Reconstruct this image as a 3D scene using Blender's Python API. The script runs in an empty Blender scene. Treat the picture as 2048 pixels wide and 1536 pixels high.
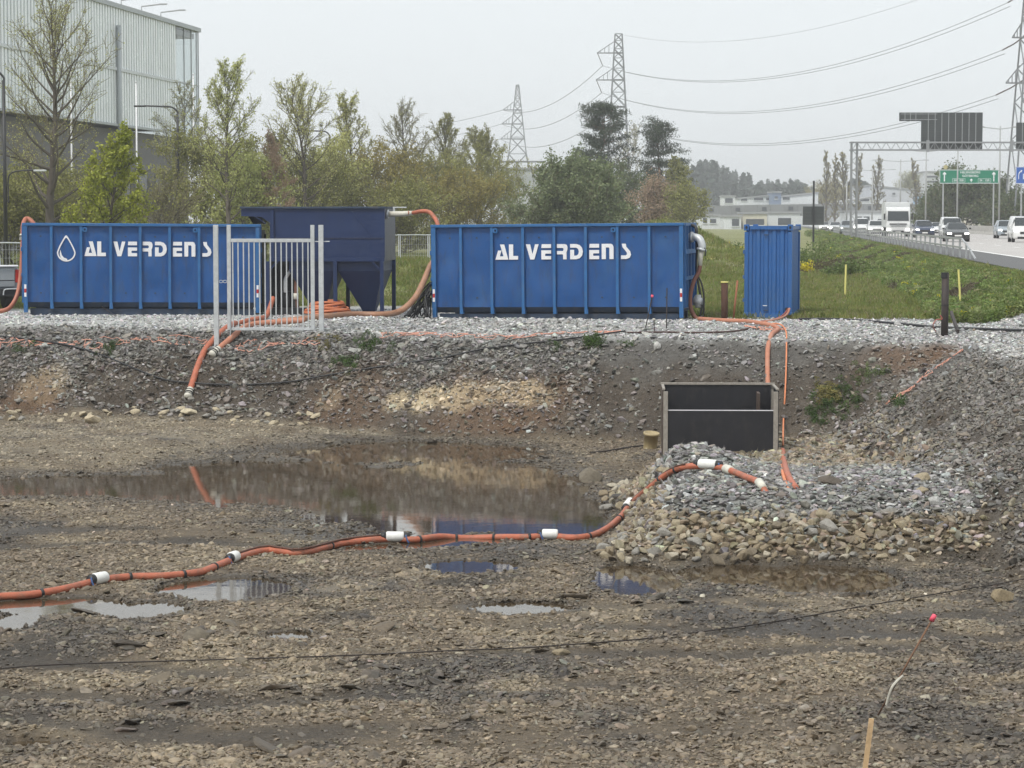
import bpy, bmesh, math, random
import numpy as np
from mathutils import Vector, Matrix, Euler

R = math.radians
# ------------------------------------------------------------------ camera
F = 4740.0                      # focal length in photograph pixels (2048 wide)
CAMZ = 4.85                     # metres above the pond's water
PITCH = math.atan(326.0 / F)
scene = bpy.context.scene
cam_d = bpy.data.cameras.new('camera')
cam_d.sensor_width = 36.0
cam_d.lens = F / 2048.0 * 36.0
cam_d.clip_start = 0.5
cam_d.clip_end = 6000.0
cam = bpy.data.objects.new('camera', cam_d)
scene.collection.objects.link(cam)
cam.location = (0, 0, CAMZ)
cam.rotation_euler = (math.pi / 2 - PITCH, 0, 0)
scene.camera = cam
# ------------------------------------------------------------------ overcast sky
world = bpy.data.worlds.new('World')
scene.world = world
world.use_nodes = True
wn, wl = world.node_tree.nodes, world.node_tree.links
wn.clear()
w_out = wn.new('ShaderNodeOutputWorld')
w_bg = wn.new('ShaderNodeBackground')
w_sky = wn.new('ShaderNodeTexSky')
w_sky.sky_type = 'NISHITA'
w_sky.sun_disc = False
w_sky.dust_density = 4.0
w_mul = wn.new('ShaderNodeVectorMath'); w_mul.operation = 'SCALE'
w_mul.inputs['Scale'].default_value = 1.0
w_mix = wn.new('ShaderNodeMix'); w_mix.data_type = 'RGBA'
w_mix.inputs['Factor'].default_value = 0.93          # the even cloud layer
w_mix.inputs['B'].default_value = (5.55, 5.85, 6.0, 1)
wl.new(w_sky.outputs[0], w_mul.inputs[0])
wl.new(w_mul.outputs[0], w_mix.inputs['A'])
wl.new(w_mix.outputs['Result'], w_bg.inputs['Color'])
w_bg.inputs['Strength'].default_value = 0.1
wl.new(w_bg.outputs[0], w_out.inputs['Surface'])
sun_d = bpy.data.lights.new('sun', 'SUN')
sun_d.energy = 1.5
sun_d.angle = R(12)
sun_d.color = (1.0, 0.96, 0.9)
sun = bpy.data.objects.new('sun', sun_d)
scene.collection.objects.link(sun)
# overcast: brighter part of the cloud is behind and left of the camera
_sd = Vector((-0.45, -0.55, 1.0)).normalized()
w_sky.sun_elevation = math.asin(_sd.z)
w_sky.sun_rotation = math.atan2(_sd.x, _sd.y)
sun.rotation_euler = _sd.to_track_quat('Z', 'Y').to_euler()
sun.location = (-20, -20, 60)
# ------------------------------------------------------------------ exposure
scene.view_settings.view_transform = 'Standard'
scene.view_settings.look = 'None'
scene.view_settings.exposure = 0.80
scene.view_settings.gamma = 1.0
scene.view_settings.use_curve_mapping = False
scene.render.engine = 'CYCLES'
cy = scene.cycles
cy.use_denoising = True
cy.use_adaptive_sampling = True; cy.adaptive_threshold = 0.02
try:
    cy.denoiser = 'OPENIMAGEDENOISE'
    cy.denoising_prefilter = 'ACCURATE'
except Exception:
    pass
cy.max_bounces = 6; cy.diffuse_bounces = 3; cy.glossy_bounces = 3
cy.transmission_bounces = 4; cy.transparent_max_bounces = 12; cy.volume_bounces = 0
cy.caustics_reflective = False; cy.caustics_refractive = False

# ------------------------------------------------------------------ measuring helpers
_c, _s = math.cos(PITCH), math.sin(PITCH)
def ray(px, py):
    u, v = (px - 1024.0) / F, (768.0 - py) / F
    return Vector((u, _c + v * _s, -_s + v * _c))
def at(px, py, Y):
    d = ray(px, py); t = Y / d.y
    return Vector((d.x * t, Y, CAMZ + d.z * t))
def onz(px, py, z):
    d = ray(px, py); t = (z - CAMZ) / d.z
    return Vector((d.x * t, d.y * t, z))

# ------------------------------------------------------------------ noise
def _hash(ix, iy, seed):
    n = (ix.astype(np.int64) * 374761393 + iy.astype(np.int64) * 668265263 + seed * 144269) & 0xffffffff
    n = ((n ^ (n >> 13)) * 1274126177) & 0xffffffff
    n = n ^ (n >> 16)
    return (n & 0xffff) / 65535.0
def vnoise(x, y, seed=0):
    x = np.asarray(x, float); y = np.asarray(y, float)
    ix, iy = np.floor(x), np.floor(y)
    fx, fy = x - ix, y - iy
    fx = fx * fx * (3 - 2 * fx); fy = fy * fy * (3 - 2 * fy)
    ix = ix.astype(np.int64); iy = iy.astype(np.int64)
    a = _hash(ix, iy, seed); b = _hash(ix + 1, iy, seed)
    c = _hash(ix, iy + 1, seed); d = _hash(ix + 1, iy + 1, seed)
    return (a + (b - a) * fx) * (1 - fy) + (c + (d - c) * fx) * fy
def fbm(x, y, freq, octv=4, seed=0):
    s, amp, tot = 0.0, 1.0, 0.0
    for k in range(octv):
        s = s + amp * (vnoise(x * freq + 17.3 * k, y * freq - 9.1 * k, seed + k * 7) * 2 - 1)
        tot += amp; amp *= 0.5; freq *= 2.03
    return s / tot
def sstep(a, b, x):
    t = np.clip((x - a) / (b - a), 0, 1)
    return t * t * (3 - 2 * t)
def smax(a, b, k):
    h = np.clip(0.5 + 0.5 * (a - b) / k, 0, 1)
    return b + (a - b) * h + k * h * (1 - h)

# ------------------------------------------------------------------ object helpers
COL = scene.collection
def tag(o, label=None, cat=None, group=None, kind=None):
    if label: o['label'] = label
    if cat: o['category'] = cat
    if group: o['group'] = group
    if kind: o['kind'] = kind
    return o
def thing(name, label, cat, loc=(0, 0, 0), rotz=0.0, group=None, rot=None):
    o = bpy.data.objects.new(name, None)
    COL.objects.link(o)
    o.empty_display_size = 0.3
    o.location = loc
    o.rotation_euler = rot if rot is not None else (0, 0, rotz)
    return tag(o, label, cat, group)
def mesh_from(name, v, f, smooth=False):
    me = bpy.data.meshes.new(name)
    me.from_pydata([tuple(p) for p in v], [], f)
    if smooth:
        me.polygons.foreach_set('use_smooth', [True] * len(me.polygons))
    me.update()
    return me
def mesh_np(name, v, loops, sizes, smooth=False):
    """fast mesh: v (n,3), loops flat index array, sizes of the polygons"""
    me = bpy.data.meshes.new(name)
    v = np.ascontiguousarray(v, np.float32)
    loops = np.ascontiguousarray(loops, np.int32); sizes = np.ascontiguousarray(sizes, np.int32)
    me.vertices.add(len(v)); me.vertices.foreach_set('co', v.ravel())
    me.loops.add(len(loops)); me.loops.foreach_set('vertex_index', loops)
    me.polygons.add(len(sizes))
    st = np.concatenate([[0], np.cumsum(sizes)[:-1]]).astype(np.int32)
    me.polygons.foreach_set('loop_start', st)
    if smooth:
        me.polygons.foreach_set('use_smooth', np.ones(len(sizes), bool))
    me.update(calc_edges=True)
    return me
def link(name, me, mat=None, parent=None, loc=None):
    o = bpy.data.objects.new(name, me)
    COL.objects.link(o)
    if mat is not None and not me.materials: me.materials.append(mat)
    if parent is not None: o.parent = parent
    if loc is not None: o.location = loc
    return o
def copy_tree(o, parent=None):
    c = o.copy(); COL.objects.link(c)
    if parent is not None: c.parent = parent
    for ch in list(o.children):
        copy_tree(ch, c)
    return c

class MB:
    """collects geometry, then becomes ONE mesh object"""
    def __init__(s): s.v = []; s.f = []
    def add(s, v, f):
        n = len(s.v); s.v += [tuple(p) for p in v]; s.f += [tuple(i + n for i in q) for q in f]; return s
    def box(s, c, d, rot=None, taper=None):
        hx, hy, hz = d[0] / 2, d[1] / 2, d[2] / 2
        p = [Vector((sx * hx, sy * hy, sz * hz)) for sz in (-1, 1) for sy in (-1, 1) for sx in (-1, 1)]
        if taper:
            for q in p:
                if q.z > 0: q.x *= taper[0]; q.y *= taper[1]
        if rot is not None:
            m = Euler(rot).to_matrix(); p = [m @ q for q in p]
        c = Vector(c)
        return s.add([q + c for q in p], [(0, 2, 3, 1), (4, 5, 7, 6), (0, 1, 5, 4), (2, 6, 7, 3), (0, 4, 6, 2), (1, 3, 7, 5)])
    def span(s, a, b):
        a, b = Vector(a), Vector(b)
        return s.box((a + b) / 2, [abs(b[i] - a[i]) for i in range(3)])
    def bar(s, a, b, w, h=None, up=(0, 0, 1)):
        a, b = Vector(a), Vector(b); h = h or w
        d = (b - a); L = d.length; d = d / L
        up = Vector(up)
        if abs(d.dot(up)) > 0.97: up = Vector((0, 1, 0))
        x = d.cross(up).normalized(); y = x.cross(d)
        p = []
        for q in (a, b):
            for sx, sy in ((-1, -1), (1, -1), (1, 1), (-1, 1)):
                p.append(q + x * sx * w / 2 + y * sy * h / 2)
        return s.add(p, [(3, 2, 1, 0), (4, 5, 6, 7), (0, 1, 5, 4), (1, 2, 6, 5), (2, 3, 7, 6), (3, 0, 4, 7)])
    def cyl(s, a, b, r0, r1=None, n=12, cap=True):
        return s.tube([a, b], [r0, r0 if r1 is None else r1], n, cap)
    def tube(s, path, r, n=8, cap=True):
        P = [Vector(p) for p in path]
        rs = r if isinstance(r, (list, tuple)) else [r] * len(P)
        vs, fs = [], []
        prev = None
        for i, p in enumerate(P):
            d = (P[min(i + 1, len(P) - 1)] - P[max(i - 1, 0)])
            d = d.normalized() if d.length > 1e-9 else Vector((0, 0, 1))
            if prev is None:
                u = Vector((0, 0, 1)) if abs(d.z) < 0.9 else Vector((1, 0, 0))
                x = d.cross(u).normalized()
            else:
                x = (prev - d * prev.dot(d))
                x = x.normalized() if x.length > 1e-6 else d.orthogonal().normalized()
            prev = x; y = d.cross(x)
            for k in range(n):
                a = 2 * math.pi * k / n
                vs.append(p + (x * math.cos(a) + y * math.sin(a)) * rs[i])
        for i in range(len(P) - 1):
            for k in range(n):
                a0, a1 = i * n + k, i * n + (k + 1) % n
                fs.append((a0, a1, a1 + n, a0 + n))
        if cap:
            fs.append(tuple(range(n))[::-1]); fs.append(tuple((len(P) - 1) * n + k for k in range(n)))
        return s.add(vs, fs)
    def prism(s, poly, fr, t0, t1):
        """poly of 2-D points (fan/ngon), fr(x, y, t) -> 3-D point"""
        n = len(poly)
        v = [fr(x, y, t0) for x, y in poly] + [fr(x, y, t1) for x, y in poly]
        f = [tuple(range(n))[::-1], tuple(range(n, 2 * n))] + [(i, (i + 1) % n, (i + 1) % n + n, i + n) for i in range(n)]
        return s.add(v, f)
    def build(s, name, mat=None, parent=None, smooth=False, recentre=None, bevel=0.0, loc=None):
        v = s.v; org = None
        if recentre is None: recentre = parent is None
        if recentre and loc is None:
            a = np.array(v); lo, hi = a.min(0), a.max(0)
            org = Vector(((lo[0] + hi[0]) / 2, (lo[1] + hi[1]) / 2, lo[2]))
            v = [(p[0] - org[0], p[1] - org[1], p[2] - org[2]) for p in v]
        me = mesh_from(name, v, s.f, smooth)
        if bevel:
            bm = bmesh.new(); bm.from_mesh(me)
            bmesh.ops.bevel(bm, geom=bm.edges[:], offset=bevel, segments=1, affect='EDGES', profile=0.6)
            bm.to_mesh(me); bm.free()
        o = link(name, me, mat, parent)
        if org is not None: o.location = org
        if loc is not None: o.location = loc
        return o
def spline(pts, n=8):
    """Catmull-Rom through the points"""
    P = [Vector(p) for p in pts]
    out = []
    for i in range(len(P) - 1):
        p0, p1, p2, p3 = P[max(i - 1, 0)], P[i], P[i + 1], P[min(i + 2, len(P) - 1)]
        for k in range(n):
            t = k / n
            out.append(0.5 * ((2 * p1) + (p2 - p0) * t + (2 * p0 - 5 * p1 + 4 * p2 - p3) * t * t + (3 * p1 - p0 - 3 * p2 + p3) * t ** 3))
    out.append(P[-1])
    return out

# ------------------------------------------------------------------ materials
MATS = {}
def nodes_of(name):
    m = bpy.data.materials.new(name); m.use_nodes = True
    nt = m.node_tree
    return m, nt, nt.nodes['Principled BSDF']
def mat(name, col, rough=0.6, metal=0.0, var=0.12, scale=6.0, bump=0.0, bscale=40.0, dirt=None, spec=0.5, coat=0.0, dirt2=None):
    """painted / metal / plastic surface: base colour broken up by noise, optional grime and fine relief"""
    if name in MATS: return MATS[name]
    m, nt, b = nodes_of(name)
    N, L = nt.nodes, nt.links
    tc = N.new('ShaderNodeTexCoord')
    n1 = N.new('ShaderNodeTexNoise'); n1.inputs['Scale'].default_value = scale; n1.inputs['Detail'].default_value = 6
    n1.inputs['Roughness'].default_value = 0.65
    L.new(tc.outputs['Object'], n1.inputs['Vector'])
    rmp = N.new('ShaderNodeValToRGB')
    rmp.color_ramp.elements[0].position = 0.25; rmp.color_ramp.elements[1].position = 0.75
    rmp.color_ramp.elements[0].color = tuple(c * (1 - var) for c in col) + (1,)
    rmp.color_ramp.elements[1].color = tuple(min(1, c * (1 + var)) for c in col) + (1,)
    L.new(n1.outputs['Fac'], rmp.inputs['Fac'])
    last = rmp.outputs['Color']
    for dirt in [d for d in (dirt, dirt2) if d]:
        n2 = N.new('ShaderNodeTexNoise'); n2.inputs['Scale'].default_value = dirt[2]; n2.inputs['Detail'].default_value = 8
        n2.inputs['Roughness'].default_value = 0.7
        mp = N.new('ShaderNodeMapping'); mp.inputs['Scale'].default_value = (1, 1, dirt[4] if len(dirt) > 4 else 0.35)
        L.new(tc.outputs['Object'], mp.inputs['Vector']); L.new(mp.outputs[0], n2.inputs['Vector'])
        mr = N.new('ShaderNodeMapRange'); mr.inputs['From Min'].default_value = 0.5; mr.inputs['From Max'].default_value = 0.75
        mr.inputs['To Max'].default_value = dirt[1]; mr.clamp = True
        L.new(n2.outputs['Fac'], mr.inputs['Value'])
        mx = N.new('ShaderNodeMix'); mx.data_type = 'RGBA'
        mx.inputs['B'].default_value = tuple(dirt[0]) + (1,)
        L.new(mr.outputs[0], mx.inputs['Factor']); L.new(last, mx.inputs['A'])
        last = mx.outputs['Result']
    L.new(last, b.inputs['Base Color'])
    rr = N.new('ShaderNodeMapRange'); rr.inputs['To Min'].default_value = max(0.03, rough - 0.1); rr.inputs['To Max'].default_value = min(1, rough + 0.12)
    L.new(n1.outputs['Fac'], rr.inputs['Value']); L.new(rr.outputs[0], b.inputs['Roughness'])
    b.inputs['Metallic'].default_value = metal
    b.inputs['Specular IOR Level'].default_value = spec
    if coat: b.inputs['Coat Weight'].default_value = coat
    if bump:
        n3 = N.new('ShaderNodeTexNoise'); n3.inputs['Scale'].default_value = bscale; n3.inputs['Detail'].default_value = 5
        L.new(tc.outputs['Object'], n3.inputs['Vector'])
        bp = N.new('ShaderNodeBump'); bp.inputs['Strength'].default_value = bump; bp.inputs['Distance'].default_value = 0.02
        L.new(n3.outputs['Fac'], bp.inputs['Height']); L.new(bp.outputs[0], b.inputs['Normal'])
    MATS[name] = m
    return m
# ================================================================== THE GROUND
def road_edge(y):                       # left edge of the motorway
    y = np.asarray(y, float)
    return np.where(y > 50, 16.5 + 0.11 * (y - 76.0), 13.64)
ROADZ = 3.27
def back_toe(x): return 52.4 - 0.30 * np.clip(x, -30, 12)
# puddles and pond: (px, py, half width px, half height px)
WATER = [(200, 972, 330, 22), (560, 962, 300, 42), (900, 985, 300, 72), (1060, 1020, 140, 50), (800, 905, 260, 22), (1130, 1045, 90, 28),
         (110, 1214, 150, 17), (285, 1222, 85, 17), (455, 1178, 130, 22), (945, 1135, 95, 14), (1270, 1160, 85, 30),
         (1045, 1217, 100, 11), (580, 1273, 50, 9), (1480, 1150, 120, 22), (1640, 1158, 150, 28), (1150, 1197, 40, 5), (20, 1245, 60, 18),
         (1010, 1232, 40, 3), (660, 1222, 26, 3), (1720, 1195, 40, 5), (505, 1500, 60, 5), (60, 1490, 60, 6)]
_W = []
for px, py, hw, hh in WATER:
    c0 = onz(px, py, 0.0); a = hw * c0.y / F
    b0 = (onz(px, py - hh, 0.0).y - onz(px, py + hh, 0.0).y) / 2
    _W.append((c0.x, c0.y, a, b0))
def bank_s(x, y):
    sb = (y - back_toe(x) + 0.35 * fbm(x, y * 0, 0.35, 3, 5)) / 3.0
    sr = (x - 6.6 + 0.30 * fbm(x * 0, y, 0.3, 3, 9)) / 3.4
    sl = (-15.0 - x) / 3.0
    return smax(smax(sb, sr, 0.25), sl, 0.2)
def mound(x, y):
    n = fbm(x, y, 0.7, 3, 21)
    # bench of crushed stone in front of the box
    front = sstep(32.9 + 0.35 * n, 35.2 + 0.3 * n, y)
    left = sstep(1.35 + 0.12 * (y - 36) + 0.3 * n, 2.75 + 0.05 * (y - 36), x)
    back = 1 - sstep(35.9, 45.0, y) * 0.62
    bench = 0.80 * front * left * back * (1 - sstep(47.5, 50.5, y) * 0.5)
    hump = 0.42 * np.exp(-(((x - 3.05) / 0.95) ** 2 + ((y - 40.3) / 2.3) ** 2))
    return bench + hump
def water_q(x, y):
    q = np.full(np.shape(x), -9.0)
    n = fbm(x, y, 0.9, 4, 33) * 0.75 + fbm(x, y, 3.5, 3, 35) * 0.35
    for cx, cy0, a, b0 in _W:
        e = 1 - np.sqrt(((x - cx) / a) ** 2 + ((y - cy0) / b0) ** 2)
        q = np.maximum(q, e + n * (0.42 if a > 1.6 else 0.22))
    return q
def ruts(x, y):
    """wheel and bucket marks smeared across the mud: 0..1"""
    w = 0.25 * fbm(x, y * 0, .35, 3, 101)
    r = 0.0
    for y0_, sl_, x0_, x1_ in ((24.2, .10, -6, 5), (25.9, .10, -6, 5), (22.3, -.05, -6, 2), (35.6, .06, -9, 0), (37.4, .06, -9, -1.5), (27.9, -.16, 0, 7), (29.5, -.16, 1, 7)):
        d = np.abs(y - (y0_ + sl_ * x + w * 3)) / .42
        r = np.maximum(r, (1 - sstep(.35, 1, d + .35 * fbm(x, y, 1.7, 2, 103))) * sstep(x0_ - 1, x0_ + 1, x) * (1 - sstep(x1_ - 1, x1_ + 1, x)))
    return r * sstep(-.45, .05, fbm(x, y, .45, 2, 105))
def far_z(x, y):
    z = 2.36 + 0.05 * fbm(x, y, 0.12, 3, 41)
    berm = np.exp(-((y - 118 - 0.3 * x) / 26.0) ** 2) * sstep(3.5, 7.5, x) * (1 - sstep(7.5, 13.5, x)) * 2.4
    berm2 = np.exp(-((y - 84) / 10.0) ** 2) * np.exp(-((x + 4.0) / 5.5) ** 2) * 1.05
    z = z + np.maximum(berm, berm2)
    e = road_edge(y)
    up = sstep(0, 3.2, x - (e - 3.4))
    z = z * (1 - up) + (ROADZ - 0.04) * up
    far = sstep(170, 320, y)
    return z * (1 - far) + np.maximum(z, 3.1) * far
def H(x, y):
    x = np.asarray(x, float); y = np.asarray(y, float)
    s = bank_s(x, y)
    floor = 0.045 + 0.035 * fbm(x, y, 0.5, 4, 1) + 0.02 * fbm(x, y, 2.2, 3, 2)
    shelf = sstep(41, 55, y) * sstep(-1, -6, x) * 0.22
    floor = np.maximum(floor + shelf * (1 - sstep(0, 0.3, s)), 0.018 + 0.008 * fbm(x, y, 4, 2, 8))
    q = water_q(x, y)
    floor = floor * (1 - .65 * sstep(-1.5, -.15, q))
    floor = floor - .022 * ruts(x, y) + .006
    floor = floor + (-0.12 - floor) * sstep(-0.10, 0.16, q)
    m = mound(x, y)
    floor = floor + m
    pad = 2.16 + 0.22 * sstep(1.0, 2.1, s) + 0.13 * sstep(-7, -12, x) * sstep(56, 60, y) + 0.02 * fbm(x, y, 1.2, 3, 4)
    t = np.clip(s, 0, 1)
    prof = t * 0.86 + 0.14 * t * t * (3 - 2 * t)
    slope_rough = 0.13 * fbm(x, y, 0.8, 4, 12) * np.sin(np.pi * t)
    z_in = floor + (pad - floor) * prof + slope_rough
    fz = far_z(x, y)
    w = np.maximum(sstep(57.5, 61.5, y + 0.12 * x), np.maximum(sstep(10.3, 13, x), sstep(-20, -26, x)))
    z = z_in * (1 - w) + fz * w
    # the bank the photographer stands on
    return np.maximum(z, np.where(y < 19, np.clip((18.6 - y) * 0.215, -9, 3.12) + 0.03 * fbm(x, y, 1.0, 2, 15), -9))
def Hs(x, y): return float(H(np.array([x]), np.array([y]))[0])
def hit(px, py, dz=0.0, y0=18.0, y1=140.0):
    """the point of the ground seen at a photograph pixel"""
    d = ray(px, py)
    t = np.geomspace(y0, y1, 500) / d.y
    zz = CAMZ + d.z * t
    g = H(d.x * t, d.y * t) + dz
    k = np.argmax(zz <= g)
    if not (zz <= g).any(): k = len(t) - 1
    k = max(k, 1)
    e0, e1 = zz[k - 1] - g[k - 1], zz[k] - g[k]
    w = e0 / (e0 - e1) if e0 != e1 else 0
    tt = t[k - 1] + (t[k] - t[k - 1]) * w
    return Vector((d.x * tt, d.y * tt, CAMZ + d.z * tt))

def lerp(a, b, w):
    w = np.asarray(w)[..., None]
    return a * (1 - w) + b * w
C = lambda *c: np.array(c, float)
_spots = [(795, 803, .42, .75), (856, 798, .5, .85), (925, 790, .62, 1), (982, 786, .52, .95), (1042, 788, .58, 1), (1092, 797, .34, .6), (90, 768, .8, .45), (660, 800, .4, .3)]
_spots = [(hit(px, py), r, k) for px, py, r, k in _spots]
_rust = [(60, 805, 1.3, .6), (700, 815, 1.6, .4), (960, 820, 1.7, .5), (1080, 815, 1.2, .4), (1830, 700, 1.6, .6), (1930, 690, 1.0, .5)]
_rust = [(hit(px, py), r, k) for px, py, r, k in _rust]
_dark = []
for px, py, hw, hh in [(110, 1312, 150, 34), (0, 1330, 60, 20), (950, 1165, 110, 28), (1200, 1445, 60, 22), (1990, 1250, 90, 26), (2040, 1392, 40, 14), (330, 1455, 110, 18), (700, 1240, 90, 16), (40, 1450, 60, 26), (1560, 1215, 130, 12), (1890, 1100, 190, 60), (1750, 1150, 90, 20), (1430, 1190, 120, 14), (560, 1390, 120, 16), (1050, 1400, 140, 14), (650, 1500, 70, 12), (420, 1085, 90, 10), (860, 860, 240, 14), (1290, 1010, 30, 14)]:
    c0 = onz(px, py, 0.0); _dark.append((c0, hw * c0.y / F, (onz(px, py - hh, 0.0).y - onz(px, py + hh, 0.0).y) / 2))
def zones(x, y):
    """soil colour and what kind of stones lie there"""
    s = bank_s(x, y)
    n1 = fbm(x, y, 0.35, 4, 51); n2 = fbm(x, y, 1.6, 4, 52); n3 = fbm(x, y, 0.9, 3, 53)
    mud = lerp(C(.130, .101, .067), C(.052, .043, .034), sstep(-0.06, 0.38, n1 + 0.45 * n2))
    mud = lerp(mud, C(.19, .153, .102), sstep(0.05, 0.45, n3) * 0.85)
    for p, rx_, ry_ in _dark:
        d = np.sqrt(((x - p.x) / rx_) ** 2 + ((y - p.y) / ry_) ** 2)
        mud = lerp(mud, C(.030, .026, .022), .72 * (1 - sstep(.25, 1.1, d + .8 * n2 + .35 * n3)))
    rt = ruts(x, y)
    mud = lerp(mud, C(.062, .051, .039), rt * .75)
    silt = sstep(43, 49, y) * sstep(-0.5, -3.5, x) * (1 - sstep(-.15, .15, s))
    mud = lerp(mud, C(.215, .182, .13), silt * sstep(-.5, .3, n2) * 0.9)
    q = water_q(x, y)
    mud = lerp(mud, C(.052, .042, .031), sstep(-0.7, -.05, q + .15 * n2) * 0.75)
    mud = lerp(mud, C(.11, .083, .052), sstep(0.02, 0.2, q))
    m = mound(x, y)
    crush = sstep(0.45, 0.62, m + 0.1 * n2) * (1 - sstep(41, 44, y))
    tanr = sstep(0.06, 0.2, m) * (1 - crush)
    col = lerp(lerp(mud, C(.13, .10, .065), tanr * 0.8), C(.24, .24, .225), crush)
    sl = sstep(-0.02, 0.10, s)
    soil = lerp(C(.064, .050, .037), C(.10, .083, .064), sstep(-.3, .4, n2))
    soil = lerp(soil, C(.10, .094, .085), sstep(.45, .85, s + .25 * n2))
    for p, r, k in _spots:
        d = np.sqrt((x - p.x) ** 2 + ((y - p.y) * 1.2) ** 2)
        soil = lerp(soil, C(.50, .41, .27), k * (1 - sstep(0.62 * r, r, d + .22 * r * n2)))
    for p, r, k in _rust:
        d = np.sqrt((x - p.x) ** 2 + ((y - p.y) * 1.0) ** 2)
        soil = lerp(soil, C(.15, .085, .045), k * (1 - sstep(0.3 * r, r, d + .3 * r * n2)))
    rb = sstep(6.3, 7.5, x) * sstep(50.5, 47.5, y)          # the bank along the right
    grey = rb * sstep(-.25, .25, n2 + .5 * fbm(x * .35, y * .35 + x * .3, 1.0, 3, 61) + .15 + .5 * sstep(.5, 1.0, s))
    soil = lerp(soil, C(.115, .105, .092), grey * .8)
    col = lerp(col, soil, sl)
    pad = sstep(.90, 1.06, s + .05 * n2)
    white = sstep(58, 60.5, y) * sstep(-3, -8, x)
    padc = lerp(C(.31, .31, .30), C(.50, .50, .48), white)
    padc = padc * (0.85 + 0.3 * sstep(-.4, .4, n2))[..., None]
    col = lerp(col, padc, pad)
    # strip of bare earth, then grass
    gb = np.where(x > 4.0, 60.7 - .02 * x, 67.5) + 0.5 * n2
    grass = np.maximum(sstep(gb, gb + .8, y), sstep(12.2, 12.8, x + .3 * n2))
    earth = sstep(gb - 1.0, gb - .2, y) * (x > 3)
    col = lerp(col, C(.07, .055, .04), earth * .9)
    gcol = lerp(C(.17, .185, .06), C(.22, .22, .09), sstep(-.4, .5, n1 + .4 * n2))
    gcol = lerp(gcol, C(.22, .195, .115), sstep(.25, .6, fbm(x, y, .18, 3, 71)) * .7)
    col = lerp(col, gcol, grass)
    return dict(col=col, s=s, q=q, m=m, crush=crush, tanr=tanr, pad=pad, grass=grass, sl=sl, silt=silt, rb=rb, grey=grey, rut=rt, n1=n1, n2=n2, white=white)

def grid_mesh(name, xs, ys, zf, hole=None, sink=None):
    X, Y = np.meshgrid(xs, ys)
    Z = zf(X.ravel(), Y.ravel())
    v = np.stack([X.ravel(), Y.ravel(), Z], 1)
    nx, ny = len(xs), len(ys)
    i, j = np.meshgrid(np.arange(nx - 1), np.arange(ny - 1))
    a = (j * nx + i).ravel()
    q = np.stack([a, a + 1, a + 1 + nx, a + nx], 1)
    if hole:
        cx = (xs[i.ravel()] + xs[i.ravel() + 1]) / 2; cyy = (ys[j.ravel()] + ys[j.ravel() + 1]) / 2
        keep = ~((cx > hole[0]) & (cx < hole[1]) & (cyy > hole[2]) & (cyy < hole[3]))
        q = q[keep]
    me = mesh_np(name, v, q.ravel(), np.full(len(q), 4), smooth=True)
    z = zones(v[:, 0], v[:, 1])
    ca = me.color_attributes.new('soil', 'FLOAT_COLOR', 'POINT')
    ca.data.foreach_set('color', np.concatenate([z['col'], np.ones((len(v), 1))], 1).astype(np.float32).ravel())
    wa = me.attributes.new('wet', 'FLOAT', 'POINT')
    wet = np.clip(sstep(-.5, .05, z['q']) + .55 * sstep(.1, .5, z['n1']), 0, 1) * (1 - z['sl']) * (1 - sstep(.05, .2, z['m']))
    wa.data.foreach_set('value', wet.astype(np.float32))
    return me
def soil_material():
    m, nt, b = nodes_of('soil'); N, L = nt.nodes, nt.links
    at_ = N.new('ShaderNodeAttribute'); at_.attribute_name = 'soil'
    wt = N.new('ShaderNodeAttribute'); wt.attribute_name = 'wet'
    geo = N.new('ShaderNodeNewGeometry')
    n1 = N.new('ShaderNodeTexNoise'); n1.inputs['Scale'].default_value = 9; n1.inputs['Detail'].default_value = 9; n1.inputs['Roughness'].default_value = .72
    n2 = N.new('ShaderNodeTexVoronoi'); n2.inputs['Scale'].default_value = 17; n2.inputs['Randomness'].default_value = 1
    L.new(geo.outputs['Position'], n1.inputs['Vector']); L.new(geo.outputs['Position'], n2.inputs['Vector'])
    mr = N.new('ShaderNodeMapRange'); mr.inputs['From Min'].default_value = .3; mr.inputs['From Max'].default_value = .7
    mr.inputs['To Min'].default_value = .62; mr.inputs['To Max'].default_value = 1.38
    L.new(n1.outputs['Fac'], mr.inputs['Value'])
    mu = N.new('ShaderNodeVectorMath'); mu.operation = 'SCALE'
    L.new(at_.outputs['Color'], mu.inputs[0]); L.new(mr.outputs[0], mu.inputs['Scale'])
    L.new(mu.outputs[0], b.inputs['Base Color'])
    r = N.new('ShaderNodeMapRange'); r.inputs['To Min'].default_value = .85; r.inputs['To Max'].default_value = .30
    L.new(wt.outputs['Fac'], r.inputs['Value']); L.new(r.outputs[0], b.inputs['Roughness'])
    b.inputs['Specular IOR Level'].default_value = .45
    ad = N.new('ShaderNodeMath'); ad.operation = 'MULTIPLY_ADD'; ad.inputs[1].default_value = -.5
    L.new(n2.outputs['Distance'], ad.inputs[0]); L.new(n1.outputs['Fac'], ad.inputs[2])
    bp = N.new('ShaderNodeBump'); bp.inputs['Strength'].default_value = 1.0; bp.inputs['Distance'].default_value = .06
    L.new(ad.outputs[0], bp.inputs['Height']); L.new(bp.outputs[0], b.inputs['Normal'])
    return m
SOIL = soil_material()
PX0, PX1, PY0, PY1 = -17.0, 14.0, 17.0, 63.0
def rough(x, y):
    b = bank_s(x, y)
    return fbm(x, y, 5.5, 3, 81) * (.018 + .03 * sstep(-.05, .15, b) - .03 * sstep(.8, 1, b))
def _zpit(x, y):
    e = np.minimum(np.minimum(x - PX0, PX1 - x), np.minimum(y - PY0, PY1 - y))
    return H(x, y) + rough(x, y) - 0.06 * (1 - sstep(0, .9, e))
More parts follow.
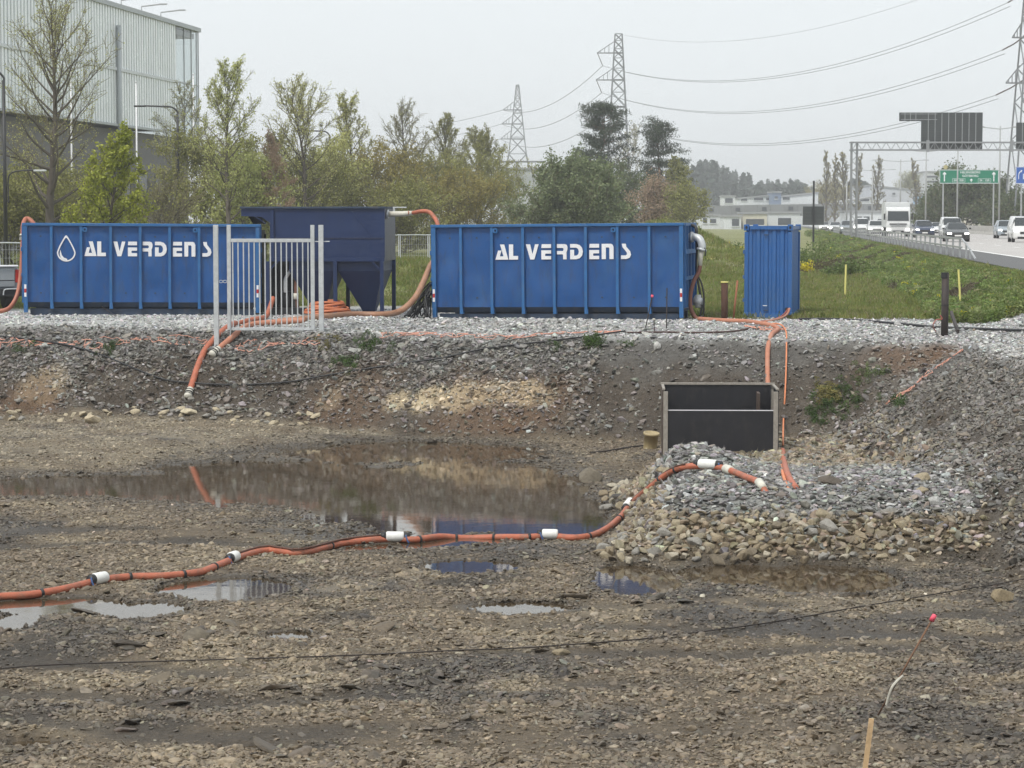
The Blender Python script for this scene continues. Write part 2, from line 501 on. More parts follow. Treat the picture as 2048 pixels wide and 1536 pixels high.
pit = link('pit_ground', grid_mesh('pit_ground', np.arange(PX0, PX1 + .05, .1), np.arange(PY0, PY1 + .05, .1), _zpit), SOIL)
tag(pit, kind='structure')
hx0, hx1, hy0, hy1 = -16.0, 13.0, 18.0, 62.0
gx = np.unique(np.concatenate([np.linspace(-1500, -200, 24), np.linspace(-200, -40, 41), np.arange(-40, 60.1, 1.0), np.linspace(60, 200, 36), np.linspace(200, 1500, 24)]))
gy = np.unique(np.concatenate([np.linspace(-300, -20, 15), np.arange(-20, 130.1, 1.0), np.linspace(130, 420, 73), np.linspace(420, 2600, 40)]))
ground = link('ground', grid_mesh('ground', gx, gy, H, hole=(hx0, hx1, hy0, hy1)), SOIL)
tag(ground, kind='structure')

# ------------------------------------------------------------------ water
def water_material():
    m, nt, b = nodes_of('still_water'); N, L = nt.nodes, nt.links
    out = N['Material Output']; N.remove(b)
    tr = N.new('ShaderNodeBsdfTransparent'); tr.inputs['Color'].default_value = (.74, .62, .46, 1)
    gl = N.new('ShaderNodeBsdfGlossy'); gl.inputs['Roughness'].default_value = .04; gl.inputs['Color'].default_value = (.98, .97, .95, 1)
    fr = N.new('ShaderNodeFresnel'); fr.inputs['IOR'].default_value = 1.5
    geo = N.new('ShaderNodeNewGeometry')
    mp = N.new('ShaderNodeMapping'); mp.inputs['Scale'].default_value = (1.0, 1.0, 1)
    n = N.new('ShaderNodeTexNoise'); n.inputs['Scale'].default_value = 3.0; n.inputs['Detail'].default_value = 4
    L.new(geo.outputs['Position'], mp.inputs['Vector']); L.new(mp.outputs[0], n.inputs['Vector'])
    bp = N.new('ShaderNodeBump'); bp.inputs['Strength'].default_value = .05; bp.inputs['Distance'].default_value = .02
    L.new(n.outputs['Fac'], bp.inputs['Height'])
    L.new(bp.outputs[0], gl.inputs['Normal'])
    df = N.new('ShaderNodeBsdfDiffuse'); df.inputs['Color'].default_value = (.13, .098, .062, 1)
    mk = N.new('ShaderNodeMixShader'); mk.inputs[0].default_value = .38      # silt hanging in the water
    L.new(tr.outputs[0], mk.inputs[1]); L.new(df.outputs[0], mk.inputs[2])
    mx = N.new('ShaderNodeMixShader')
    L.new(fr.outputs[0], mx.inputs[0]); L.new(mk.outputs[0], mx.inputs[1]); L.new(gl.outputs[0], mx.inputs[2])
    L.new(mx.outputs[0], out.inputs['Surface'])
    return m
WATERM = water_material()
def sheet(name, x0, x1, y0, y1, z, m):
    me = mesh_from(name, [(x0, y0, z), (x1, y0, z), (x1, y1, z), (x0, y1, z)], [(0, 1, 2, 3)])
    return link(name, me, m)
pw = sheet('pond_water', -15, 6.4, 19.5, 54.5, 0.0, WATERM)
tag(pw, kind='structure')
# ================================================================== STONES
def rock_mesh(name, seed, flat=1.0, npts=13, bevel=0.0):
    rnd = random.Random(seed)
    bm = bmesh.new()
    for k in range(npts):
        v = Vector((rnd.gauss(0, 1), rnd.gauss(0, 1), rnd.gauss(0, 1))).normalized() * rnd.uniform(.72, 1.0)
        bm.verts.new((v.x, v.y * rnd.uniform(.7, 1.0), v.z * flat))
    res = bmesh.ops.convex_hull(bm, input=bm.verts)
    junk = [e for e in res['geom_interior'] + res['geom_unused'] if isinstance(e, bmesh.types.BMVert)]
    bmesh.ops.delete(bm, geom=list(set(junk)), context='VERTS')
    if bevel:
        bmesh.ops.bevel(bm, geom=bm.edges[:], offset=bevel, segments=1, affect='EDGES')
    me = bpy.data.meshes.new(name); bm.to_mesh(me); bm.free()
    return me
def stone_material():
    m, nt, b = nodes_of('stone'); N, L = nt.nodes, nt.links
    a = N.new('ShaderNodeAttribute'); a.attribute_type = 'INSTANCER'; a.attribute_name = 'col'
    geo = N.new('ShaderNodeNewGeometry')
    n1 = N.new('ShaderNodeTexNoise'); n1.inputs['Scale'].default_value = 22; n1.inputs['Detail'].default_value = 6
    L.new(geo.outputs['Position'], n1.inputs['Vector'])
    mr = N.new('ShaderNodeMapRange'); mr.inputs['From Min'].default_value = .3; mr.inputs['From Max'].default_value = .7
    mr.inputs['To Min'].default_value = .7; mr.inputs['To Max'].default_value = 1.25
    L.new(n1.outputs['Fac'], mr.inputs['Value'])
    mu = N.new('ShaderNodeVectorMath'); mu.operation = 'SCALE'
    L.new(a.outputs['Color'], mu.inputs[0]); L.new(mr.outputs[0], mu.inputs['Scale'])
    L.new(mu.outputs[0], b.inputs['Base Color'])
    b.inputs['Roughness'].default_value = .52
    b.inputs['Specular IOR Level'].default_value = .4
    return m
STONE = stone_material()
def proto_collection(name, meshes, material):
    c = bpy.data.collections.new(name)
    for k, me in enumerate(meshes):
        if not me.materials: me.materials.append(material)
        o = bpy.data.objects.new(f'{name}_{k:02d}', me); c.objects.link(o)
    return c
def scatter(name, pos, rot, scl, idx, col, coll, label=None, cat=None):
    """one object of kind stuff: many small pieces as instances on points"""
    me = bpy.data.meshes.new(name)
    n = len(pos)
    me.vertices.add(n); me.vertices.foreach_set('co', np.ascontiguousarray(pos, np.float32).ravel())
    for nm, ty, key, arr in (('rot', 'FLOAT_VECTOR', 'vector', rot), ('scl', 'FLOAT_VECTOR', 'vector', scl)):
        a = me.attributes.new(nm, ty, 'POINT'); a.data.foreach_set(key, np.ascontiguousarray(arr, np.float32).ravel())
    a = me.attributes.new('idx', 'INT', 'POINT'); a.data.foreach_set('value', np.ascontiguousarray(idx, np.int32))
    a = me.attributes.new('col', 'FLOAT_COLOR', 'POINT')
    a.data.foreach_set('color', np.concatenate([col, np.ones((n, 1))], 1).astype(np.float32).ravel())
    o = link(name, me)
    ng = bpy.data.node_groups.new(name, 'GeometryNodeTree')
    ng.interface.new_socket('Geometry', in_out='INPUT', socket_type='NodeSocketGeometry')
    ng.interface.new_socket('Geometry', in_out='OUTPUT', socket_type='NodeSocketGeometry')
    N, L = ng.nodes, ng.links
    gi, go = N.new('NodeGroupInput'), N.new('NodeGroupOutput')
    ip = N.new('GeometryNodeInstanceOnPoints')
    ci = N.new('GeometryNodeCollectionInfo'); ci.inputs['Collection'].default_value = coll
    ci.inputs['Separate Children'].default_value = True; ci.inputs['Reset Children'].default_value = True
    def named(nm, ty):
        x = N.new('GeometryNodeInputNamedAttribute'); x.data_type = ty; x.inputs['Name'].default_value = nm
        return x.outputs['Attribute']
    e2r = N.new('FunctionNodeEulerToRotation')
    L.new(named('rot', 'FLOAT_VECTOR'), e2r.inputs[0])
    ip.inputs['Pick Instance'].default_value = True
    L.new(gi.outputs[0], ip.inputs['Points']); L.new(ci.outputs[0], ip.inputs['Instance'])
    L.new(named('idx', 'INT'), ip.inputs['Instance Index']); L.new(e2r.outputs[0], ip.inputs['Rotation'])
    L.new(named('scl', 'FLOAT_VECTOR'), ip.inputs['Scale'])
    L.new(ip.outputs[0], go.inputs[0])
    md = o.modifiers.new('scatter', 'NODES'); md.node_group = ng
    tag(o, label, cat, kind='stuff')
    return o
NROCK = 14
ROCKS = proto_collection('stone_shapes', [rock_mesh(f'stone_shape_{k}', 100 + k, flat=random.Random(k).uniform(.5, .85), npts=14 + k % 5, bevel=.07) for k in range(NROCK)], STONE)
rng = np.random.default_rng(7)
def in_view(x, y, marg=1.6): return np.abs(x) < 0.2165 * y + marg
def grad_rot(x, y, tilt, n):
    e = 0.08
    gx_ = (H(x + e, y) - H(x - e, y)) / (2 * e); gy_ = (H(x, y + e) - H(x, y - e)) / (2 * e)
    rx = np.arctan(gy_) + rng.normal(0, tilt, n)
    ry = -np.arctan(gx_) + rng.normal(0, tilt, n)
    return np.stack([rx, ry, rng.uniform(0, 6.283, n)], 1)   # spin first, then tilt with the slope
def palette(n, tones, weights, spread=.22):
    t = np.array(tones, float); k = rng.choice(len(t), n, p=np.array(weights) / np.sum(weights))
    return t[k] * np.exp(rng.normal(0, spread, (n, 1))) * np.exp(rng.normal(0, .05, (n, 3)))
TAN = [(.24, .195, .13), (.31, .265, .185), (.17, .135, .09), (.40, .35, .26), (.22, .205, .18)]
GREY = [(.175, .17, .16), (.25, .245, .235), (.11, .107, .10), (.38, .375, .36), (.205, .18, .145)]
MUDDY = [(.18, .152, .112), (.125, .105, .08), (.25, .215, .16), (.075, .066, .055), (.36, .32, .25), (.20, .19, .175)]
def lay(name, n, box, keep, size, tones, weights, tilt=.22, aspect=(.75, 1.25, .5, .95), sink=.25, spread=.25, coat=0.0, gain=1.5):
    x = rng.uniform(box[0], box[1], n)
    # even in the picture's depth rather than in metres: far stones are only fine grain
    u = rng.uniform(1 / box[3], 1 / box[2], n); uy = rng.uniform(box[2], box[3], n)
    y = np.where(rng.uniform(size=n) < .6, 1 / u, uy)
    m = in_view(x, y); x, y = x[m], y[m]
    z = zones(x, y)
    m = rng.uniform(size=len(x)) < keep(x, y, z)
    x, y = x[m], y[m]; n = len(x); soilc = z['col'][m]
    sz = size(x, y, n)
    zz = H(x, y) + rough(x, y)
    scl = np.stack([sz * rng.uniform(.85, aspect[1] + .35, n), sz * rng.uniform(aspect[0], aspect[1], n), sz * rng.uniform(aspect[2], aspect[3], n)], 1) * .5
    pos = np.stack([x, y, zz + scl[:, 2] * (.55 - sink)], 1)
    c = palette(n, tones, weights, spread)
    if coat:                                   # stones wear the mud they lie in
        k = np.clip(coat + rng.normal(0, .18, (n, 1)), 0, 1)
        c = c * (1 - k) + soilc * gain * np.exp(rng.normal(0, .22, (n, 1))) * k
    return pos, grad_rot(x, y, tilt, n), scl, rng.integers(0, NROCK, n), c, name
def put(parts, name, label=None, cat=None):
    cat_ = [np.concatenate([p[i] for p in parts]) for i in range(5)]
    return scatter(name, *cat_, ROCKS, label, cat)
def lognorm(med, sig, lo, hi):
    return lambda x, y, n: np.clip(med * np.exp(rng.normal(0, sig, n)), lo, hi)
dry = lambda z: (1 - sstep(-.02, .22, z['q']) * .93)
floor_ = lambda z: (1 - z['sl']) * (1 - sstep(.05, .14, z['m'])) * (1 - z['pad'])
A = lay('g', 430000, (-14, 8, 19.3, 56), lambda x, y, z: floor_(z) * dry(z) * (.3 + .7 * sstep(-.55, .25, z['n2'])) * (1 - .1 * z['silt']) * (1 - .7 * sstep(.2, .4, fbm(x * .5, y, .55, 3, 57))) * (1 - .8 * z['rut']),
        lognorm(.045, .50, .018, .16), MUDDY, [5, 4, 3, 3, 1.2, 1.5], tilt=.28, aspect=(.75, 1.1, .5, .95), spread=.32, coat=.76, gain=1.42, sink=.42)
CL = lay('c', 16000, (-14, 8, 19.3, 52), lambda x, y, z: floor_(z) * dry(z) * sstep(.18, .5, fbm(x, y, .6, 3, 111)) * .30,
         lognorm(.15, .5, .06, .42), [(.06, .05, .04), (.10, .083, .062), (.045, .038, .032)], [3, 3, 2], tilt=.3, aspect=(.7, 1.15, .28, .55), spread=.2, coat=.7, gain=.9, sink=.35)
put([A, CL], 'pit_gravel', 'muddy brown gravel strewn over the drained pit floor', 'gravel')
S1 = lay('s', 190000, (-15, 10.5, 46, 59), lambda x, y, z: z['sl'] * (1 - z['pad'] * .8) * (1 - z['rb']) * np.where(x < 2.0, .25 + .75 * sstep(-.25, .3, z['s'] + .45 * z['n2'] - .45), .10 + .35 * sstep(0, .5, z['n2'])),
         lognorm(.085, .48, .03, .24), GREY, [4, 4, 2.5, 1.4, 2], tilt=.35, aspect=(.7, 1.15, .5, .9), coat=.42, gain=1.7)
S2 = lay('s', 85000, (5.8, 12.5, 24, 55), lambda x, y, z: z['sl'] * (1 - z['pad'] * .3) * np.clip(.22 + z['grey'], 0, 1) * sstep(6, 6.8, x),
         lognorm(.066, .42, .025, .2), [(.15, .142, .13), (.205, .198, .185), (.105, .098, .088), (.33, .32, .30), (.17, .138, .10)], [4, 3, 3.5, .9, 4], tilt=.35, coat=.5, gain=1.5)
put([S1, S2], 'slope_gravel', 'grey crushed stone on the earth banks of the pit', 'gravel')
Pd = lay('p', 90000, (-16, 14, 44, 66), lambda x, y, z: z['pad'] * (1 - z['grass']) * np.where((x > 3.2) & (y > 59.7), .15, 1),
         lognorm(.062, .35, .03, .14), [(.36, .36, .355), (.47, .47, .46), (.27, .27, .27), (.56, .56, .55)], [4, 4, 2, 2], tilt=.3)
put([Pd], 'pad_gravel', 'light grey gravel of the pad under the blue containers', 'gravel')
M1 = lay('m', 46000, (0.6, 7.4, 32.5, 50), lambda x, y, z: (1 - z['sl'] * .6) * z['crush'], lognorm(.064, .55, .025, .2), GREY, [4, 4, 2.5, 2, 1], tilt=.3)
M2 = lay('m', 30000, (0.4, 7.6, 32.8, 50), lambda x, y, z: (1 - z['sl'] * .7) * z['tanr'] * dry(z), lognorm(.115, .42, .045, .24), TAN + GREY[:2], [4, 3, 3.5, 1.0, 2, 1.6, 1.2], tilt=.4, coat=.25, gain=1.5, aspect=(.75, 1.15, .55, .95))
put([M1, M2], 'mound_stones', 'crushed grey and tan stone of the mound below the box', 'stones')
# the largest stones of the bank, one by one
def solid_stone_material(name, c):
    return mat(name, c, rough=.75, var=.3, scale=9, bump=.6, bscale=30, dirt=((.09, .07, .05), .7, 5, 0, 1.0))
ST_M = [solid_stone_material(f'rip_rap_{k}', c) for k, c in enumerate([(.27, .215, .14), (.34, .285, .19), (.205, .17, .12), (.28, .265, .235), (.42, .375, .29)])]
big_shapes = [rock_mesh(f'stone_big_{k}', 300 + k, flat=random.Random(50 + k).uniform(.6, .85), npts=16, bevel=.06) for k in range(15)]
for k, me in enumerate(big_shapes): me.materials.append(ST_M[k % 5])
rs = random.Random(5)
cand = 0; placed = []
while len(placed) < 248 and cand < 20000:
    cand += 1
    px, py = rs.uniform(1195, 1850), rs.uniform(940, 1128)
    if px < 1330 and py < 930 + (1330 - px) * .2: continue
    if px >= 1340 and py < 1028 and not (px > 1780 and rs.random() < .12): continue
    p = hit(px, py)
    mm = float(mound(np.array([p.x]), np.array([p.y]))[0])
    if mm < .03: continue
    r = rs.uniform(.075, .13) * (1.3 if rs.random() < .15 else 1)
    if any((p - q).length < (r + rq) * .62 for q, rq in placed): continue
    placed.append((p, r))
    me = big_shapes[rs.randrange(15)]
    o = link('stone', me, None, pit)
    o.location = (p.x, p.y, p.z + r * .25)
    o.scale = (r * rs.uniform(1, 1.35), r * rs.uniform(.8, 1.1), r * rs.uniform(.8, 1.1))
    o.rotation_euler = (rs.gauss(.45, .3), rs.gauss(0, .3), rs.uniform(0, 6.28))

cream = solid_stone_material('cream_stone', (.46, .39, .27)); pale_shapes = []
for k in range(6):
    me = rock_mesh(f'stone_cream_{k}', 340 + k, flat=.75, npts=16, bevel=.06); me.materials.append(cream if k % 3 else ST_M[3]); pale_shapes.append(me)
for i in range(48):
    px = rs.uniform(-20, 640); py = 832 + rs.gauss(0, 9) + max(0, px - 420) * .05
    p = hit(px, py); r = rs.uniform(.07, .15)
    o = link('stone', pale_shapes[i % 6], None, pit); o.location = (p.x, p.y, p.z + r * .2)
    o.scale = (r * rs.uniform(1, 1.4), r, r * rs.uniform(.6, .95)); o.rotation_euler = (rs.gauss(.1, .2), rs.gauss(0, .2), rs.uniform(0, 6.28))
# ================================================================== THE SITE
BLUE = mat('blue_paint', (.009, .075, .25), rough=.42, var=.10, scale=1.3, bump=.12, bscale=3, dirt=((.035, .11, .24), .6, 1.4, 0, .6), dirt2=((.045, .05, .07), .55, 6.5, 0, .25))
BLUE_RIB = mat('blue_lit_rib', (.022, .12, .31), rough=.45, var=.14, scale=3, dirt=((.10, .15, .24), .5, 6, 0, .5))  # lighter than the panels: light caught by the angled ribs, put into the colour
BLUE_DARK = mat('dark_blue_steel', (.028, .048, .085), rough=.6, var=.3, scale=3, dirt=((.10, .09, .08), .6, 5, 0, .6))  # darker, greyer blue for chamfers, skids and tank rim
NAVY = mat('navy_paint', (.007, .022, .080), rough=.45, var=.2, scale=1.2, bump=.1, bscale=3, dirt=((.02, .04, .10), .6, 2.5, 0, .3))
NAVY_SHEEN = mat('navy_sheen_paint', (.04, .046, .085), rough=.4, var=.2, scale=1.5, dirt=((.11, .11, .13), .6, 2, 0, .3))  # paler navy: the right wall's sheen is put into the colour
WHITE = mat('white_vinyl', (.80, .80, .82), rough=.45, var=.05, scale=5, dirt=((.5, .52, .55), .4, 4))
GALV = mat('galvanised_steel', (.56, .58, .59), rough=.5, metal=.35, var=.15, scale=9, dirt=((.40, .42, .43), .5, 12))
ORANGE = mat('orange_hose', (.43, .125, .066), rough=.55, var=.2, scale=5, bump=.3, bscale=60, dirt=((.22, .125, .085), .85, 4, 0, 1), dirt2=((.12, .09, .065), .7, 9, 0, 1))
ORANGE_PALE = mat('faded_orange_hose', (.46, .19, .115), rough=.6, var=.2, scale=5, dirt=((.30, .22, .17), .8, 5, 0, 1))
ORANGE_ROPE = mat('orange_rope', (.62, .22, .10), rough=.7, var=.2, scale=9)
NETM = mat('orange_plastic_net', (.62, .30, .22), rough=.6, var=.25, scale=4)
BLACK = mat('black_rubber', (.017, .017, .019), rough=.5, var=.3, scale=6)
CREAM = mat('cream_plastic', (.62, .60, .52), rough=.5, var=.12, scale=7, dirt=((.35, .31, .24), .6, 9, 0, 1))
FLOATW = mat('white_foam', (.76, .76, .73), rough=.6, var=.08, scale=12, dirt=((.45, .42, .36), .4, 14, 0, 1))
RUST = mat('rusty_steel', (.075, .035, .022), rough=.8, var=.35, scale=14, dirt=((.14, .06, .03), .6, 10, 0, .6))
RUST_DK = mat('dark_steel_post', (.038, .029, .027), rough=.7, var=.3, scale=9, dirt=((.08, .05, .035), .5, 8, 0, .5))
YELLOW = mat('yellow_marker', (.72, .66, .22), rough=.6, var=.1)
PINK = mat('pink_marker_cap', (.85, .10, .16), rough=.5, var=.1)
WOODM = mat('raw_wood', (.52, .36, .20), rough=.8, var=.25, scale=12, bump=.3, bscale=50)
PLYDARK = mat('dark_film_plywood', (.013, .013, .017), rough=.45, var=.3, scale=3, dirt=((.05, .045, .04), .5, 5, 0, .5))
PLYEDGE = mat('weathered_plywood_edge', (.30, .275, .24), rough=.85, var=.25, scale=14, dirt=((.13, .115, .10), .6, 14, 0, .4))
PLYSIDE = mat('brown_film_plywood', (.075, .052, .04), rough=.6, var=.25, scale=5)
REDREF = mat('red_reflector', (.45, .03, .02), rough=.3)
BLUETAPE = mat('blue_strap', (.04, .09, .22), rough=.6)
DARKMET = mat('dark_metal', (.035, .036, .04), rough=.5, metal=.5, var=.2)

LET = {
 'A': [[(.31, 1), (.59, 1), (.85, 0), (.60, 0)][::-1], [(0, 0), (.597, 0), (.533, .22), (.30, .22), (.40, .60), (.18, .60)]],
 'L': [[(0, 0), (.6, 0), (.6, .24), (.28, .24), (.28, 1), (0, 1)]],
 'V': [[(.28, 0), (.55, 0), (.84, 1), (.60, 1), (.43, .35), (.28, 1), (0, 1)]],
 'E': [[(0, .75), (.64, .75), (.64, 1), (.03, 1)], [(0, 0), (.64, 0), (.64, .22), (.27, .22), (.25, .27), (.25, .34), (.28, .38), (.64, .38), (.64, .6), (0, .6)]],
 'R': [[(0, 1), (0, .75), (.38, .75), (.43, .70), (.43, .6), (.38, .55), (0, .55), (0, .33), (.36, .33), (.40, .28), (.40, 0), (.63, 0), (.62, .46), (.66, .56), (.69, .68), (.69, .82), (.64, .95), (.5, 1)]],
 'D': [[(0, 1), (0, .76), (.4, .76), (.52, .67), (.57, .5), (.52, .32), (.4, .24), (.26, .24), (.26, .62), (0, .62), (0, 0), (.4, 0), (.62, .07), (.78, .25), (.83, .5), (.78, .75), (.62, .93), (.4, 1)]],
 'N': [[(0, 0), (.27, 0), (.27, .76), (.45, .76), (.5, .7), (.5, 0), (.77, 0), (.77, .8), (.7, .95), (.6, 1), (0, 1)]],
 'S': [[(0, 0), (.34, 0), (.56, .08), (.65, .28), (.60, .5), (.35, .8), (.32, 1), (.06, 1), (.10, .78), (.38, .42), (.39, .3), (.3, .24), (0, .24)]],
}
def roll_off(label, A, B, zt, drop, seed):
    """open-top hooklift container; A, B: lower front corners; front face looks along -y"""
    A, B = Vector(A), Vector(B)
    L = (B - A).length; d = B - A
    rz = math.atan2(d.y, d.x); ry = -math.asin(d.z / L)
    t = thing('roll_off_container', label, 'container', A, group='blue open-top containers', rot=(0, ry, rz))
    Hh = zt; W = 2.35; nb = 8; post = .10
    bay = (L - post) / (nb - .13)              # the first bay is a little narrower
    xr = lambda k: post / 2 + max(0.0, k - .13) * bay
    zb, zr = .34, .17
    rnd = random.Random(seed)
    # dented skin: one sheet per bay
    for k in range(nb):
        x0, x1 = xr(k) + .035, xr(k + 1) - .035
        nx, nz = 9, 16
        ph = rnd.uniform(0, 9)
        v, f = [], []
        for j in range(nz + 1):
            for i in range(nx + 1):
                u, w = i / nx, j / nz
                z = zb + (Hh - .07 - zb) * w
                edge = min(1, 5 * u, 5 * (1 - u)) * min(1, 6 * w, 6 * (1 - w))
                letter = 1 - math.exp(-((z - 1.74) / .30) ** 2) * .9
                dent = float(fbm(np.array([u * 1.2 + ph]), np.array([w * 2.6 + ph]), 1.0, 2, seed + k)[0])
                v.append((x0 + (x1 - x0) * u, .03 + .055 * edge * letter * dent, z))
        for j in range(nz):
            for i in range(nx):
                a = j * (nx + 1) + i
                f.append((a, a + 1, a + nx + 2, a + nx + 1))
        link('side_panel', mesh_from('side_panel', v, f, True), BLUE, t)
        m = MB(); a = Vector((x0, .03, zb)); b = Vector((x1, .03, zb))
        m.add([(x0, .032, zb), (x1, .032, zb), (x1, .16, zr + .03), (x0, .16, zr + .03)], [(3, 2, 1, 0)])
        m.build('lower_chamfer', BLUE_DARK, t)
        for zz in (Hh - .34, .58):
            MB().box((x0 + bay * .46, .026, zz), (.045, .016, .035)).build('stud', BLUE_DARK, t)
    for k in range(1, nb):
        x = xr(k)
        m = MB(); pts = [(-.035, zr), (.055, zr), (.05, zr + .05), (.035, zb + .02), (.035, Hh - .07), (-.035, Hh - .07), (-.035, zb + .02)]
        m.prism(pts, lambda px, pz, tt: Vector((x + px, tt, pz)), -.055, .10)
        m.build('rib', BLUE_RIB, t)
    for x in (post / 2, L - post / 2):
        m = MB().box((x, .02, (Hh + .07) / 2 - .01), (post, .16, Hh - .09)); m.build('corner_post', BLUE_RIB, t)
    MB().box((L / 2, .01, Hh - .035), (L + .06, .17, .075)).build('top_rail', BLUE_RIB, t, bevel=.01)
    MB().box((L / 2, W - .01, Hh - .035), (L + .06, .12, .075)).build('top_rail', BLUE_RIB, t)
    for x in (0.0, L):
        MB().box((x, W / 2, Hh - .038), (.10, W - .2, .07)).build('top_rail', BLUE_RIB, t)
    # ends and back
    for x, s in ((.045, -1), (L - .045, 1)):
        m = MB().box((x, W / 2, (Hh + zb) / 2 - .03), (.04, W - .18, Hh - zb - .1)); m.build('end_panel', BLUE, t)
        for yy in (.12, .55, 1.15, 1.75, W - .12):
            MB().box((x + s * .06, yy, (Hh + .3) / 2 - .02), (.08, .07, Hh - .38)).build('end_rib', BLUE_RIB, t)
        MB().box((x + s * .075, W / 2, 1.05), (.07, W - .1, .09)).build('end_beam', BLUE_RIB, t)
        MB().box((x + s * .08, W / 2, 1.72), (.08, W - .1, .11)).build('end_beam', BLUE_RIB, t)
    MB().box((L / 2, W - .05, (Hh + zb) / 2 - .03), (L - .2, .05, Hh - zb - .08)).build('back_panel', BLUE, t)
    MB().box((L / 2, W / 2, zr + .07), (L - .1, W - .4, .06)).build('floor_plate', BLUE_DARK, t)
    for yy in (.22, W - .4):
        MB().box((L / 2, yy, .075), (L - .3, .16, .19)).build('skid_beam', BLUE_DARK, t)
    for x, s in ((xr(2), 1), (xr(6), -1)):
        m = MB(); xc = x + s * .10; r = .028; zc = Hh - .16; hw = .062
        # plate with a round hole
        ring = [(xc + r * math.cos(a), zc + r * math.sin(a)) for a in [2 * math.pi * i / 12 for i in range(12)]]
        sq = []
        for i in range(12):
            a = 2 * math.pi * i / 12; c_, s_ = math.cos(a), math.sin(a); q = max(abs(c_), abs(s_))
            sq.append((xc + hw * c_ / q, zc + hw * s_ / q))
        v = [(px, -.062, pz) for px, pz in ring] + [(px, -.062, pz) for px, pz in sq] + [(px, .028, pz) for px, pz in ring] + [(px, .028, pz) for px, pz in sq]
        f = []
        for i in range(12):
            j = (i + 1) % 12
            f += [(i, 12 + i, 12 + j, j), (12 + i, 36 + i, 36 + j, 12 + j), (i, j, 24 + j, 24 + i)]
        m.add(v, f); m.build('lifting_plate', BLUE_RIB, t)
    for x in (-.005 + post / 2, L - post / 2):
        m = MB().box((x, -.065, .64), (.055, .012, .32)); rp = m.build('reflector', WHITE, t)
        MB().box((x, -.0725, .64), (.056, .006, .10)).build('red_band', REDREF, rp)
    # lettering
    hgt = .385; zl = 1.545
    words_ = [(2, .07, 'A'), (2, .55, 'L'), (3, .05, 'V'), (3, .59, 'E'), (4, .04, 'R'), (4, .50, 'D'), (5, .07, 'E'), (5, .50, 'N'), (6, .07, 'S')]
    for b_, fx, ch in words_:
        x = xr(b_) + .035 + fx * (bay - .07)
        m = MB()
        for poly in LET[ch]:
            m.prism([(px * hgt * (bay - .07) / .72, pz * hgt) for px, pz in poly], lambda px, pz, tt: Vector((x + px, tt, zl + pz)), .012, .004)
        m.build('letter', WHITE, t)
    if drop:
        m = MB(); cx_ = xr(1) + .5 * bay; zc = 1.74; n = 40
        def dp(u, g):
            a = 2 * math.pi * u
            # circle below, point on top
            x = math.sin(a); z = -math.cos(a)
            tt = max(0, z)
            r = .24 - g
            xx = r * x * (1 - .62 * tt ** 1.1); zz = r * z * (1 if z < 0 else 1.85)
            return cx_ + xx, zc - .10 + zz
        v, f = [], []
        for i in range(n):
            for g in (0, .035):
                a = dp(i / n, g); v += [(a[0], .006, a[1]), (a[0], .014, a[1])]
        for i in range(n):
            a, b = 4 * i, 4 * ((i + 1) % n)
            f += [(a, b, b + 2, a + 2), (a, a + 1, b + 1, b), (a + 2, b + 2, b + 3, a + 3)]
        m.add(v, f)
        ol = m.build('drop_emblem', WHITE, t)
        pts = [(-.155, .06), (-.17, -.05), (-.15, -.14), (-.10, -.20), (-.03, -.225), (.02, -.215), (.025, -.185), (-.01, -.165), (-.06, -.15), (-.11, -.09)]
        MB().prism([(px, pz) for px, pz in pts], lambda px, pz, tt: Vector((cx_ + px, tt, zc - .09 + pz)), .014, .006).build('drop_highlight', WHITE, ol)
    return t
def flat_xy(px, Y): return at(px, 640, Y)
A1, B1 = at(48, 632, 61.9), at(519, 636, 62.6)
A1.z, B1.z = 2.40, 2.36
A2, B2 = at(866, 641, 60.6), at(1367, 641, 59.3)
box_l = roll_off('blue ribbed open container with white water drop emblem behind the gate', A1, B1, 2.40, True, 3)
box_r = roll_off('blue ribbed open container without drop emblem, right of the navy tank', A2, B2, 2.44, False, 9)
# each container stands on timber bearers pressed into the gravel

